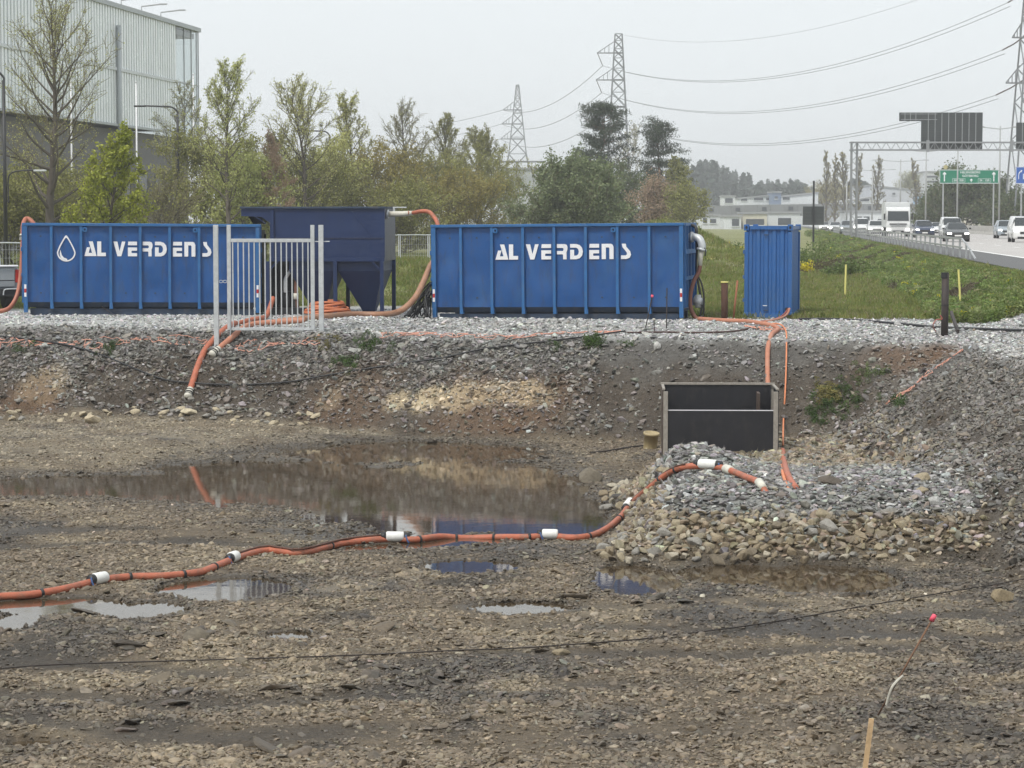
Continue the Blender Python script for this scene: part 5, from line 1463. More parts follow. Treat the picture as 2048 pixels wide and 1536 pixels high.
keep = (rng.uniform(size=n) < z['grass'] * .98) & (x < e - .6) & (rng.uniform(size=n) < .25 + .75 * sstep(-.4, .2, fbm(x, y, .5, 3, 91)))
x, y = x[keep], y[keep]
gc = palette(len(x), [(.20, .235, .065), (.24, .26, .09), (.28, .27, .12), (.15, .195, .055), (.31, .27, .16)], [4, 4, 1.5, 2, .8], .15)
flat_scatter('meadow_grass', x, y, .8 + y / 120, gc, TUFTS, 6, 'short green meadow grass behind the gravel pad', 'grass')
n = 9000
y = 1 / rng.uniform(1 / 300, 1 / 57.0, n); e = road_edge(y); s = rng.uniform(-3.9, -.55, n) ; x = e + s - .3 * fbm(y, y * 0, .2, 3, 93)
keep = (rng.uniform(size=n) < .45 + .5 * sstep(-.2, .3, fbm(x, y, .35, 3, 94))) & (np.abs(x) < .24 * y) & (x > 8.5)
x, y, s = x[keep], y[keep], s[keep]; nn = fbm(x, y, .25, 3, 95)
gc = palette(len(x), [(.18, .24, .07), (.23, .285, .10), (.14, .19, .055), (.27, .29, .13)], [4, 3, 3, 1.5], .18)
gc = np.where((nn > .42)[:, None], palette(len(x), [(.15, .125, .085), (.11, .09, .06)], [1, 1], .15), gc)
gc = np.where((rng.uniform(size=len(x)) < .012)[:, None], np.array([[.55, .50, .04]]), gc)
flat_scatter('embankment_weeds', x, y, (.34 + y / 320 + .22 * rng.uniform(size=len(x))) * (1 - .62 * sstep(-1.9, -.7, s)), gc, WEEDS, 6, 'lush green weeds on the motorway embankment', 'weeds')
# weeds on the pit banks
wx, wy, ws, wc = [], [], [], []
rr = random.Random(8)
for px, py, n_, rp, sc, kind in [(690, 728, 22, 26, .35, 0), (740, 690, 30, 30, .35, 0), (660, 690, 14, 18, .3, 2), (1185, 690, 16, 14, .45, 0), (40, 700, 10, 14, .3, 0), (215, 702, 16, 18, .3, 0), (1655, 790, 26, 20, .45, 2), (1640, 830, 40, 34, .32, 0), (1700, 800, 46, 46, .3, 0), (1740, 750, 20, 26, .3, 1), (1800, 812, 10, 10, .4, 0), (1110, 700, 8, 12, .3, 0),
                                 (2045, 600, 6, 14, .5, 3), (1250, 690, 8, 12, .25, 0)]:
    for i in range(n_):
        p = hit(px + rr.gauss(0, rp * .6), py + rr.gauss(0, rp * .4), y0=36); wx.append(p.x); wy.append(p.y); ws.append(sc * rr.uniform(.6, 1.2))
        wc.append([(.08, .13, .04), (.15, .20, .075), (.24, .215, .08), (.6, .55, .05)][kind])
wc = np.array(wc) * np.exp(rng.normal(0, .2, (len(wc), 1)))
flat_scatter('bank_weeds', np.array(wx), np.array(wy), np.array(ws), wc, WEEDS, 6, 'small green weeds growing on the pit banks', 'weeds')
# flowering and green shrubs along the embankment foot
def bush(label, px, py, Y, w, h, c, seed, n=900, cat='shrub', ls=.13):
    p = at(px, py, Y); z0 = Hs(p.x, Y); t = thing('shrub', label, cat, (p.x, Y, z0))
    rg = np.random.default_rng(seed); k = 9
    cc_ = np.stack([rg.normal(0, w * .28, k), rg.normal(0, w * .25, k), rg.uniform(.25, .8, k) * h], 1)
    i = rg.integers(0, k, n); P = cc_[i] + rg.normal(0, 1, (n, 3)) * np.array([w * .13, w * .13, h * .14]); P[:, 2] = np.clip(P[:, 2], .03, None)
    v, f = leaves_np(P, rg.uniform(.6, 1.3, n) * ls, rg, .6); np_obj('crown', v, f, c, t)
    p0 = np.repeat(np.array([[0, 0, -.05]]), k, 0); v, f = tubes_np(p0, cc_, np.full(k, .03), np.full(k, .01), 4); np_obj('stem', v, f, BARK, t)
    return t
YEL = leaf_mat('yellow_blossom', (.50, .42, .02), (.65, .58, .06), .3)
GRN = leaf_mat('shrub_green', (.085, .13, .035), (.16, .21, .065), .3)
bush('low shrub in yellow blossom left of the narrow container, near the pipe elbow', 1432, 487, 128, 1.7, .55, YEL, 1)
bush('low shrub in yellow blossom close to the narrow container', 1462, 482, 128, 1.6, .7, YEL, 2)
bush('green shrub touching the left side of the narrow container', 1482, 482, 126, 1.6, 1.1, GRN, 3)
bush('green shrub at the upper right of the narrow container', 1618, 476, 118, 2.6, 1.4, GRN, 4, 1600)
bush('small yellow-flowering shrub at the right side of the narrow container', 1607, 490, 112, 1.1, .6, YEL, 5, 500)
bush('brownish brambles on the embankment right of the narrow container', 1650, 500, 112, 2.6, .8, leaf_mat('brambles', (.085, .075, .04), (.14, .12, .07)), 6, 1500)
bush('green bushy weeds at the embankment foot behind the yellow pole', 1700, 512, 105, 2.4, .8, GRN, 7, 1300)
# ================================================================== MOTORWAY, VEHICLES, BUILDINGS, PYLONS
def strip(name, o0, o1, y0, y1, z, m, step=6.0, y_list=None):
    ys = np.arange(y0, y1 + .01, step) if y_list is None else y_list
    v, f = [], []
    for y_ in ys:
        e = float(road_edge(y_)); v += [(e + o0, y_, z), (e + o1, y_, z)]
    f = [(2 * i, 2 * i + 1, 2 * i + 3, 2 * i + 2) for i in range(len(ys) - 1)]
    return link(name, mesh_from(name, v, f), m)
ASPH = mat('shoulder_asphalt', (.10, .10, .10), rough=.75, var=.2, scale=1.5, bump=.2, bscale=30)
LANE = mat('worn_lane_asphalt', (.42, .40, .38), rough=.6, var=.12, scale=.35, dirt=((.34, .28, .26), .6, .12, 0, 1))
LINE = mat('road_paint', (.75, .75, .73), rough=.6, var=.1)
tag(strip('motorway_shoulder', -.15, 2.75, 40, 900, ROADZ, ASPH), kind='structure')
tag(strip('motorway_road', 2.75, 17.0, 40, 900, ROADZ + .001, LANE), kind='structure')
tag(strip('motorway_far_road', 18.2, 34.0, 40, 900, ROADZ, LANE), kind='structure')
tag(strip('lane_line', 2.5, 2.75, 40, 700, ROADZ + .006, LINE), kind='structure')
m = MB()
for off in (6.35, 9.9, 13.4):
    for y_ in np.arange(44, 500, 12.0):
        e0_, e1_ = float(road_edge(y_)), float(road_edge(y_ + 4))
        m.add([(e0_ + off, y_, ROADZ + .006), (e0_ + off + .15, y_, ROADZ + .006), (e1_ + off + .15, y_ + 4, ROADZ + .006), (e1_ + off, y_ + 4, ROADZ + .006)], [(0, 1, 2, 3)])
o = m.build('lane_dashes', LINE, None); tag(o, kind='structure')
STEEL = mat('guardrail_steel', (.40, .41, .42), rough=.5, metal=.4, var=.15, scale=2)
CONC = mat('concrete', (.40, .385, .36), rough=.85, var=.15, scale=1.2, dirt=((.25, .24, .22), .5, 1.0, 0, 1))
def on_road(Y, off): return Vector((float(road_edge(Y)) + off, Y, ROADZ))
# railing along the shoulder
g0 = on_road(98, .12)
gr = thing('guardrail', 'grey steel railing along the near edge of the motorway', 'railing', g0)
ys_ = list(np.arange(105, 330, 4.0))
for y_ in ys_:
    p = on_road(y_, .12) - g0; MB().box((p.x, p.y, p.z + .38), (.08, .10, .86)).build('post', STEEL, gr)
for hh in (.80, .42):
    a, b = on_road(104, .12) - g0, on_road(331, .12) - g0
    MB().bar(a + Vector((0, -.06, hh)), b + Vector((0, -.06, hh)), .06, .09).build('rail', STEEL, gr)
a = on_road(104, .12) - g0
MB().tube([a + Vector((0, -.06, .80)), on_road(101, .12) - g0 + Vector((0, 0, .55)), on_road(97, .15) - g0 + Vector((0, 0, .02))], .045, 6).build('end_ramp', STEEL, gr)
for y_ in (101.5, 99.5):
    p = on_road(y_, .12) - g0; MB().box((p.x, p.y, .2), (.07, .08, .42 if y_ < 100 else .9)).build('post', STEEL, gr)
# concrete median
md0 = on_road(175, 17.6); mb_ = thing('median_barrier', 'low concrete barrier in the middle of the motorway', 'barrier', md0)
for i in range(20):
    a, b = on_road(175 + 12 * i, 17.6) - md0, on_road(175 + 12 * i + 11.9, 17.6) - md0
    m = MB(); d = (b - a).normalized(); s = Vector((d.y, -d.x, 0))
    v = []
    for q in (a, b):
        for w, z in ((-.32, 0), (.32, 0), (.16, .3), (.10, 1.0), (-.10, 1.0), (-.16, .3)): v.append(q + s * w + Vector((0, 0, z)))
    m.add(v, [(0, 1, 2, 3, 4, 5)[::-1], tuple(range(6, 12))] + [(k, (k + 1) % 6, (k + 1) % 6 + 6, k + 6) for k in range(6)])
    m.build('barrier_block', CONC, mb_)

# ------------------------------------------------------------------ vehicles
GLASS = mat('car_glass', (.022, .028, .032), rough=.08, var=.1, spec=.8)
TYRE = mat('tyre', (.018, .018, .018), rough=.8, var=.2)
RIM = mat('wheel_rim', (.35, .36, .37), rough=.4, metal=.6)
PLATE = mat('licence_plate', (.75, .75, .72), rough=.5, var=.05)
def lamp_material():
    m, nt, b = nodes_of('lit_headlamp'); b.inputs['Base Color'].default_value = (.9, .9, .88, 1)
    b.inputs['Emission Color'].default_value = (1, .97, .9, 1); b.inputs['Emission Strength'].default_value = 2.2
    return m
HEAD = lamp_material()
def paint(name, c): return mat(name, c, rough=.25, var=.06, scale=2, coat=.5, dirt=(tuple(x * .6 + .05 for x in c), .3, 2))
def loft(st, name, m, parent):
    """st: list of (y, half width, z low, z belt, half width top, z top)"""
    v, f = [], []
    for y_, w, zl, zb_, wt, zt_ in st:
        v += [(-w * .92, y_, zl), (-w, y_, zl + .12), (-w, y_, zb_), (-wt, y_, zt_ - .03), (-wt * .8, y_, zt_), (wt * .8, y_, zt_), (wt, y_, zt_ - .03), (w, y_, zb_), (w, y_, zl + .12), (w * .92, y_, zl)]
    n = 10
    for i in range(len(st) - 1):
        for k in range(n): f.append((i * n + k, (i + 1) * n + k, (i + 1) * n + (k + 1) % n, i * n + (k + 1) % n))
    f += [tuple(range(n)), tuple(range((len(st) - 1) * n, len(st) * n))[::-1]]
    me = mesh_from(name, v, f, True)
    o = link(name, me, m, parent)
    md_ = o.modifiers.new('edge', 'BEVEL'); md_.width = .03; md_.segments = 2; md_.limit_method = 'ANGLE'
    return o
def wheels(t, ys_, hw, r=.33):
    for y_ in ys_:
        for s in (-1, 1):
            w = MB().cyl((s * (hw - .22), y_, r), (s * hw, y_, r), r, n=18).build('wheel', TYRE, t, False)
            MB().cyl((s * (hw - .01), y_, r), (s * (hw + .012), y_, r), r * .62, n=12).build('rim', RIM, w)
def car(label, px, Y, colour, kind='saloon', off=None, lit=True, dark_front=True, away=False, name='car'):
    p = at(px, 470, Y); x = p.x if off is None else float(road_edge(Y)) + off
    rz = -math.atan(.11) + (math.pi if away else 0)
    t = thing(name, label, 'car' if name == 'car' else 'van', (x, Y, ROADZ + .004), rz, group='vehicles on the motorway')
    pm = paint('car_paint_' + '_'.join(f'{int(c * 1000)}' for c in colour), colour)
    if kind == 'saloon':
        W, hb, hr, st = .90, .80, 1.45, [(-2.2, .70, .30, .55, .62, .62), (-2.1, .84, .22, .62, .74, .72), (-1.2, .90, .20, .78, .76, .93), (-.95, .90, .20, .84, .74, .98), (-.25, .90, .20, .90, .60, 1.42), (.9, .90, .20, .92, .60, 1.45), (1.6, .90, .20, .94, .70, 1.10), (2.1, .86, .25, .92, .72, 1.05), (2.25, .76, .35, .80, .66, .9)]
        ws = [(-.92, .70, .985), (-.30, .58, 1.40)]
    elif kind == 'suv':
        W, hb, hr, st = .93, .95, 1.65, [(-2.2, .76, .32, .65, .66, .75), (-2.1, .88, .26, .75, .78, .92), (-1.2, .93, .24, .95, .80, 1.06), (-.95, .93, .24, .98, .78, 1.10), (-.35, .93, .24, 1.02, .64, 1.60), (1.6, .93, .24, 1.02, .64, 1.66), (2.1, .92, .26, 1.0, .66, 1.45), (2.25, .86, .35, .95, .70, 1.05)]
        ws = [(-.93, .74, 1.10), (-.40, .62, 1.57)]
    else:
        W, hb, hr, st = .96, 1.05, 1.95, [(-2.3, .80, .32, .7, .72, .8), (-2.2, .92, .26, .85, .82, 1.0), (-1.65, .96, .24, 1.0, .84, 1.15), (-1.5, .96, .24, 1.05, .82, 1.2), (-.85, .96, .24, 1.1, .72, 1.86), (2.3, .96, .24, 1.1, .74, 1.95), (2.45, .94, .3, 1.1, .74, 1.85)]
        ws = [(-1.48, .78, 1.20), (-.90, .70, 1.82)]
    loft(st, 'body', pm, t)
    (y0, w0, z0), (y1, w1, z1) = ws
    MB().add([(-w0, y0 - .02, z0 + .02), (w0, y0 - .02, z0 + .02), (w1, y1 - .02, z1 + .015), (-w1, y1 - .02, z1 + .015)], [(0, 1, 2, 3)]).build('windscreen', GLASS, t)
    for s in (-1, 1):
        zb_ = st[4][3]; zt_ = st[4][5]
        wt = st[4][4]
        MB().add([(s * (W + .004), y0 + .35, zb_ + .03), (s * (W + .004), st[-3][0] - .2, zb_ + .03), (s * (wt + .045), st[-3][0] - .45, zt_ - .10), (s * (wt + .045), y1 + .08, zt_ - .10)], [(0, 1, 2, 3) if s > 0 else (3, 2, 1, 0)]).build('side_window', GLASS, t)
        MB().box((s * (W + .10), y0 + .25, z0 + .02), (.18, .09, .13)).build('mirror', pm, t, bevel=.02)
        hy = st[1][0]
        zl_ = st[1][3]
        MB().box((s * (st[1][1] - .20), hy - .035, zl_ - .0), (.34, .12, .15), rot=(0, 0, s * .3)).build('headlight', HEAD if lit else PLATE, t, bevel=.03)
        MB().cyl((s * .55, hy - .09, .36), (s * .55, hy - .02, .36), .06, n=10).build('fog_lamp', PLATE, t)
    fy = st[0][0]
    MB().box((0, fy - .004, st[0][3] + .0), (.9, .06, .16)).build('grille', BLACK, t)
    MB().box((0, fy - .02, .33), (1.25, .10, .16)).build('lower_grille', BLACK, t)
    MB().box((0, fy - .05, .47), (.52, .03, .11)).build('licence_plate', PLATE, t)
    wheels(t, (-1.38, 1.38), W + .005)
    return t
def truck(px, Y):
    p = at(px, 474, Y)
    t = thing('truck', 'white box truck driving towards us on the motorway', 'truck', (p.x, Y, ROADZ + .004), -math.atan(.11), group='vehicles on the motorway')
    wh = paint('truck_white', (.70, .71, .71))
    cab = MB()
    prof = [(-.0, .45), (-.06, 1.2), (.02, 1.55), (.25, 2.65), (.5, 2.95), (1.7, 3.0), (1.7, .45)]
    cab.prism(prof, lambda y_, z, tt: Vector((tt, y_, z)), 1.17, -1.17)
    cab.build('cab', wh, t, bevel=.04)
    MB().add([(-1.05, -.012, 1.60), (1.05, -.012, 1.60), (1.0, .205, 2.55), (-1.0, .205, 2.55)], [(0, 1, 2, 3)]).build('windscreen', GLASS, t)
    for s in (-1, 1):
        MB().add([(s * 1.178, .25, 1.65), (s * 1.178, 1.2, 1.65), (s * 1.178, 1.2, 2.45), (s * 1.178, .42, 2.45)], [(0, 1, 2, 3) if s > 0 else (3, 2, 1, 0)]).build('side_window', GLASS, t)
        MB().box((s * 1.36, -.12, 2.0), (.16, .12, .62)).build('mirror', BLACK, t, bevel=.02)
        MB().box((s * .92, -.075, .72), (.36, .06, .2)).build('headlight', HEAD, t, bevel=.02)
    MB().box((0, -.08, 1.28), (1.7, .05, .10)).build('grille_bar', BLACK, t)
    MB().cyl((0, -.10, 1.28), (0, -.13, 1.28), .13, n=14).build('badge', RIM, t)
    for z in (1.06, 1.16): MB().box((0, -.075, z), (1.5, .03, .05)).build('grille_bar', STEEL, t)
    MB().box((0, -.07, .52), (1.1, .05, .22)).build('lower_grille', BLACK, t)
    MB().box((0, -.02, .40), (2.36, .2, .12)).build('bumper', DARKMET, t)
    MB().box((0, -.10, .48), (.52, .02, .11)).build('licence_plate', PLATE, t)
    MB().box((0, 5.3, 2.2), (2.5, 6.6, 2.5)).build('cargo_box', mat('truck_box_panel', (.66, .68, .68), .4, var=.05, dirt=((.5, .5, .5), .4, 1.5)), t, bevel=.03)
    MB().box((0, 5.0, .8), (1.0, 7.5, .25)).build('chassis', BLACK, t)
    wheels(t, (1.0, 5.5), 1.2, .48)
    return t
truck(1796, 236)
car('black saloon car with lit headlights in front of the white van', 1912, 182, (.012, .014, .013))
car('white van behind the black saloon car', 1902, 212, (.72, .73, .73), 'van', name='van')
car('dark blue car to the right of the white truck', 1847, 226, (.025, .04, .085), 'suv')
car('white car partly behind the dark blue car', 1875, 262, (.68, .69, .70))
car('silver-blue sport utility car near the median', 2011, 216, (.30, .34, .38), 'suv')
car('white van cut off by the right picture edge', 2046, 178, (.74, .74, .73), 'van', name='van')
car('white van with roof rack behind the gantry leg', 1722, 268, (.70, .71, .71), 'van', name='van')
car('white car just left of the white truck', 1752, 248, (.70, .70, .70), 'suv')
car('grey-blue car left of the gantry leg', 1695, 286, (.22, .25, .28), 'suv')
car('small white car far down the motorway', 1670, 330, (.62, .63, .63))
car('white car farthest down the motorway', 1648, 372, (.66, .66, .66))
car('white car half hidden behind the white car by the truck', 1734, 300, (.60, .61, .62))
car('dark car driving away beyond the concrete median', 1946, 262, (.05, .04, .035), 'saloon', off=21.5, away=True, lit=False)
car('grey car driving away beyond the median, right of the dark one', 1986, 285, (.16, .16, .16), 'saloon', off=22.5, away=True, lit=False)

# pickup seen at the left picture edge
def pickup():
    SIL = paint('pickup_silver', (.34, .36, .37))
    p = at(-22, 590, 66.0)
    t = thing('pickup_truck', 'grey pickup truck rear with dark bumper at the left picture edge', 'pickup', (p.x, p.y, Hs(p.x, p.y) + .06), R(28))
    hw = .86
    MB().prism([(-hw, .56), (hw, .56), (hw + .03, .9), (hw, 1.12), (hw - .08, 1.20), (-hw + .08, 1.20), (-hw, 1.12), (-hw - .03, .9)], lambda x, z, tt: Vector((x, tt, z)), 1.7, .0).build('bed', SIL, t, bevel=.02)
    MB().box((0, -.022, .88), (1.46, .04, .54)).build('tailgate', SIL, t, bevel=.02)
    MB().box((0, -.035, .80), (1.44, .02, .02)).build('crease', DARKMET, t)
    MB().box((.0, -.03, 1.205), (1.64, .14, .05)).build('bed_rail', WHITE, t, bevel=.015)
    MB().box((0, -.05, 1.10), (.34, .03, .06)).build('handle', BLACK, t, bevel=.01)
    MB().prism([(-.055, .10), (.055, .10), (.06, .0), (.03, -.07), (0, -.11), (-.03, -.07), (-.06, .0)][::-1], lambda x, z, tt: Vector((x, tt, .95 + z)), -.045, -.055).build('emblem', DARKMET, t)
    MB().box((0, -.10, .47), (1.80, .24, .22)).build('bumper', BLACK, t, bevel=.03)
    MB().box((.0, -.225, .50), (.48, .015, .11)).build('licence_plate', PLATE, t)
    for s in (-1, 1):
        MB().tube(spline([(s * .34, -.23, .40), (s * .38, -.24, .55), (s * .62, -.23, .57), (s * .80, -.18, .57)], 5), .018, 6).build('bumper_trim', GALV, t)
        MB().box((s * (hw - .04), .0, .92), (.14, .07, .36)).build('tail_light', REDREF, t, bevel=.01)
    MB().box((0, -.12, .28), (.09, .2, .2)).build('tow_hitch', BLACK, t)
    MB().prism([(1.7, .56), (5.0, .56), (5.05, 1.0), (3.9, 1.12), (3.2, 1.72), (1.9, 1.74), (1.7, 1.15)], lambda y_, z, tt: Vector((tt, y_, z)), hw, -hw).build('cab', SIL, t, bevel=.04)
    MB().box((0, 1.68, 1.45), (1.3, .03, .4)).build('rear_window', GLASS, t)
    wheels(t, (.85, 4.1), hw + .01, .38)
pickup()

# ------------------------------------------------------------------ gantry and road signs
GANT = mat('gantry_steel', (.28, .29, .30), rough=.5, metal=.3, var=.1)
SIGNB = mat('sign_back', (.050, .058, .06), rough=.6, var=.15, scale=1)
SIGNR = mat('sign_back_rib', (.30, .31, .32), rough=.5, var=.1)
def gantry():
    Y = 227.0; b = on_road(Y, -.6); k = Y / F
    t = thing('sign_gantry', 'steel truss gantry spanning the motorway with sign backs', 'gantry', b)
    X = lambda px: (px - 1024) * k - b.x
    Z = lambda py: CAMZ + (442 - py) * k - b.z
    x0, x1 = X(1700), X(1711); zt, zb_ = Z(286), Z(301); xr = x0 + 24
    for x in (x0, x1):
        for yy in (-.3, .3): MB().box((x, yy, zt / 2), (.12, .12, zt)).build('column', GANT, t)
    n = 16
    for i in range(n):
        z0, z1 = zb_ * i / n, zb_ * (i + 1) / n
        MB().bar((x0, -.3, z0), (x1, -.3, z1) if i % 2 == 0 else (x1, -.3, z1), .05).build('lacing', GANT, t) if i % 2 == 0 else MB().bar((x1, -.3, z0), (x0, -.3, z1), .05).build('lacing', GANT, t)
    for z in (zt, zb_):
        for yy in (-.45, .45): MB().box(((x0 + xr) / 2, yy, z), (xr - x0 + .3, .13, .13)).build('chord', GANT, t)
    m = 52; dx = (xr - x0) / m
    for i in range(m):
        a = (x0 + i * dx, -.45, zb_ if i % 2 == 0 else zt); c = (x0 + (i + 1) * dx, -.45, zt if i % 2 == 0 else zb_)
        MB().bar(a, c, .05).build('lacing', GANT, t)
    def board(name, xa, xb, za, zb2, ribs):
        bd = MB().box(((xa + xb) / 2, .75, (za + zb2) / 2), (xb - xa, .25, zb2 - za)).build(name, SIGNB, t)
        for i in range(1, ribs): MB().box((xa + (xb - xa) * i / ribs, .605, (za + zb2) / 2), (.06, .05, zb2 - za - .06)).build('rib', SIGNR, bd)
        return bd
    bd = board('sign_board', X(1841), X(1963), Z(301), Z(226), 9)
    for i in range(1, 22):
        z = Z(301) + (Z(226) - Z(301)) * i / 22
        MB().box(((X(1841) + X(1963)) / 2, .615, z), (X(1963) - X(1841) - .05, .025, .03)).build('slat', mat('sign_slat', (.08, .088, .09), .6), bd)
    b2 = board('sign_arm', X(1797), X(1840.5), Z(243), Z(226), 4)
    MB().box(((X(1800) + X(1872)) / 2, .59, Z(240)), (X(1872) - X(1800), .04, .06)).build('rib', SIGNR, b2)
    MB().box(((X(1800) + X(1872)) / 2, .59, Z(229)), (X(1872) - X(1800), .04, .06)).build('rib', SIGNR, b2)
    b3 = board('sign_board', X(2031), X(2100), Z(300), Z(246), 6)
    for i in range(1, 14):
        z = Z(300) + (Z(246) - Z(300)) * i / 14
        MB().box(((X(2031) + X(2100)) / 2, .615, z), (X(2100) - X(2031) - .05, .025, .03)).build('slat', MATS['sign_slat'], b3)
    for px in (1850, 2017): MB().box((X(px), -.53, (zt + zb_) / 2), (.3, .06, zt - zb_ + .4)).build('bracket', GANT, t)
gantry()
def text_obj(s, size, m, parent, loc, name='lettering'):
    cu = bpy.data.curves.new(name, 'FONT'); cu.body = s; cu.size = size; cu.align_x = 'CENTER'; cu.align_y = 'CENTER'; cu.extrude = .01
    cu.offset = size * .012; cu.resolution_u = 3
    o = bpy.data.objects.new(name, cu); COL.objects.link(o)
    dg = bpy.context.evaluated_depsgraph_get(); me = bpy.data.meshes.new_from_object(o.evaluated_get(dg))
    bpy.data.objects.remove(o); bpy.data.curves.remove(cu)
    me.name = name
    q = link(name, me, None, parent); me.materials.clear(); me.materials.append(m)
    q.location = loc; q.rotation_euler = (math.pi / 2, 0, 0)
    return q
SGREEN = mat('sign_green', (.0, .19, .105), rough=.4, var=.05)
SBLUE = mat('sign_blue', (.012, .10, .42), rough=.4, var=.05)
def arrow(x, z, L, w, parent, y=-.035):
    MB().prism([(-w * .22, -L / 2), (w * .22, -L / 2), (w * .22, L / 2 - w), (w * .62, L / 2 - w * 1.3), (w * .75, L / 2 - w * .75), (0, L / 2), (-w * .75, L / 2 - w * .75), (-w * .62, L / 2 - w * 1.3), (-w * .22, L / 2 - w)],
               lambda px, pz, tt: Vector((x + px, tt, z + pz)), y + .012, y - .008).build('arrow', WHITE, parent)
def green_sign():
    Y = 300.0; k = Y / F; c0 = at(1937, 442, Y)
    t = thing('road_sign', 'large green direction sign with white lettering beyond the gantry', 'sign', (c0.x, Y, ROADZ))
    Z = lambda py: CAMZ + (442 - py) * k - ROADZ
    W, h = 118 * k, Z(340) - Z(367.5); zc = (Z(340) + Z(367.5)) / 2
    bd = MB().box((0, 0, zc), (W, .06, h)).build('board', SGREEN, t)
    for z in (Z(340) - .04, Z(367.5) + .04): MB().box((0, -.034, z), (W - .02, .012, .06)).build('border', WHITE, bd)
    for x in (-W / 2 + .04, W / 2 - .04): MB().box((x, -.034, zc), (.06, .012, h - .2)).build('border', WHITE, bd)
    text_obj('HELSINGBORG', .38, WHITE, bd, (.15, -.036, zc + h * .30))
    text_obj('G\u00d6TEBORG', .38, WHITE, bd, (.15, -.036, zc + h * .045))
    for cx_, s in ((-1.75, 'E4'), (-.95, 'E20'), (1.5, 'E4'), (2.3, 'E20')):
        text_obj(s, .34, WHITE, bd, (cx_, -.036, zc - h * .27))
        w2 = .36 if s == 'E4' else .44
        for dx in (-w2, w2): MB().box((cx_ + dx, -.036, zc - h * .27), (.03, .01, .44)).build('number_frame', WHITE, bd)
        for dz in (-.22, .22): MB().box((cx_, -.036, zc - h * .27 + dz), (2 * w2 - .035, .01, .03)).build('number_frame', WHITE, bd)
    arrow(-W / 2 + .62, zc, 1.2, .3, bd); arrow(W / 2 - .62, zc, 1.2, .3, bd); arrow(.28, zc - h * .26, .42, .22, bd)
    for x in (-W / 2 + .5, W / 2 - .6): MB().box((x, .12, Z(345) / 2), (.16, .16, Z(345))).build('post', STEEL, t)
    # small round sign on top
    MB().cyl((-W / 2 + .75, .02, Z(335)), (-W / 2 + .75, -.03, Z(335)), .27, n=18).build('round_sign', mat('round_sign_face', (.45, .40, .20), .5), t)
    Y2 = 288.0; k2 = Y2 / F; c0 = at(2062, 442, Y2)
    t2 = thing('road_sign', 'blue direction sign with white bent arrow at the right picture edge', 'sign', (c0.x, Y2, ROADZ))
    Zb = lambda py: CAMZ + (442 - py) * k2 - ROADZ
    X = lambda px: (px - 2062) * k2
    bd = MB().box((0, 0, (Zb(334) + Zb(368)) / 2), (64 * k2, .06, Zb(334) - Zb(368))).build('board', SBLUE, t2)
    for z in (Zb(334) - .04, Zb(368) + .04): MB().box((0, -.034, z), (64 * k2 - .02, .012, .06)).build('border', WHITE, bd)
    MB().box((X(2030.6), -.034, (Zb(334) + Zb(368)) / 2), (.06, .012, Zb(334) - Zb(368) - .2)).build('border', WHITE, bd)
    MB().tube(spline([(X(2036), -.035, Zb(359)), (X(2036), -.035, Zb(350)), (X(2037.5), -.035, Zb(345.5)), (X(2040), -.035, Zb(343.5))], 5), .05, 6).build('arrow', WHITE, bd)
    MB().prism([(0, .18), (.26, .0), (0, -.18)][::-1], lambda px, pz, tt: Vector((X(2040) + px * .8, tt, Zb(343.5) + pz + px * .4)), -.03, -.045).build('arrow', WHITE, bd)
    text_obj('E', .95, WHITE, bd, (X(2047.5), -.036, Zb(354)))
    for x in (-1.2, 1.2): MB().box((x, .12, Zb(340) / 2), (.16, .16, Zb(340))).build('post', STEEL, t2)
green_sign()
def dark_board():
    Y = 200.0; k = Y / F; c0 = at(1627, 442, Y); z0 = Hs(c0.x, Y)
    t = thing('road_sign', 'dark square sign back on a tall pole right of the narrow container', 'sign', (c0.x, Y, z0))
    Z = lambda py: CAMZ + (442 - py) * k - z0
    MB().box((0, 0, Z(362) / 2), (.15, .15, Z(362))).build('pole', DARKMET, t)
    bd = MB().box((0, .13, Z(431.5)), (43 * k, .06, 37 * k)).build('board', SIGNB, t)
    for py in (418, 425, 432, 439, 446): MB().box((0, .088, Z(py)), (43 * k - .04, .02, .03)).build('rib', SIGNR if False else MATS['sign_slat'], bd)
    for x in (-21.4 * k, 21.4 * k): MB().box((x, .09, Z(431.5)), (.035, .03, 37 * k)).build('edge', SIGNR, bd)
dark_board()
# motorway lamps
LAMPP = mat('lamp_post_grey', (.36, .37, .37), rough=.5, metal=.2, var=.1)
def mw_lamp(label, px, top, Y, arm, r=.09):
    p = at(px, 442, Y); t = thing('street_lamp', label, 'lamp', (p.x, Y, ROADZ), group='motorway lamps')
    h = at(px, top, Y).z - ROADZ
    MB().cyl((0, 0, 0), (0, 0, h), r * 1.3, r * .8, n=8).build('pole', LAMPP, t, True)
    for s in (-1, 1):
        if arm[s > 0] <= 0: continue
        a = arm[s > 0]
        MB().tube([(0, 0, h - .35), (s * a * .9, 0, h - .12)], [.055, .045], 6).build('arm', LAMPP, t)
        MB().box((s * a, 0, h - .10), (.95, .3, .13)).build('lamp_head', LAMPP, t, bevel=.03)
mw_lamp('tall double-arm lamp post right of the big sign back', 1998, 252, 262, (2.2, 1.8))
mw_lamp('double-arm lamp post left of the big sign back', 1800, 319, 404, (4.3, 4.3), .12)
mw_lamp('lamp post under the left part of the big sign back', 1851, 298, 305, (3.2, 2.6))
mw_lamp('lamp post in front of the green road sign', 1914, 270, 280, (0, 1.9))
mw_lamp('far double-arm lamp post behind the truck', 1744, 338, 480, (3.6, 4.2), .14)
mw_lamp('lamp post right of the green road sign with a short arm', 2017, 352, 330, (2.6, 0))
mw_lamp('slim lamp post through the right part of the green sign', 1963, 352, 350, (0, 0))
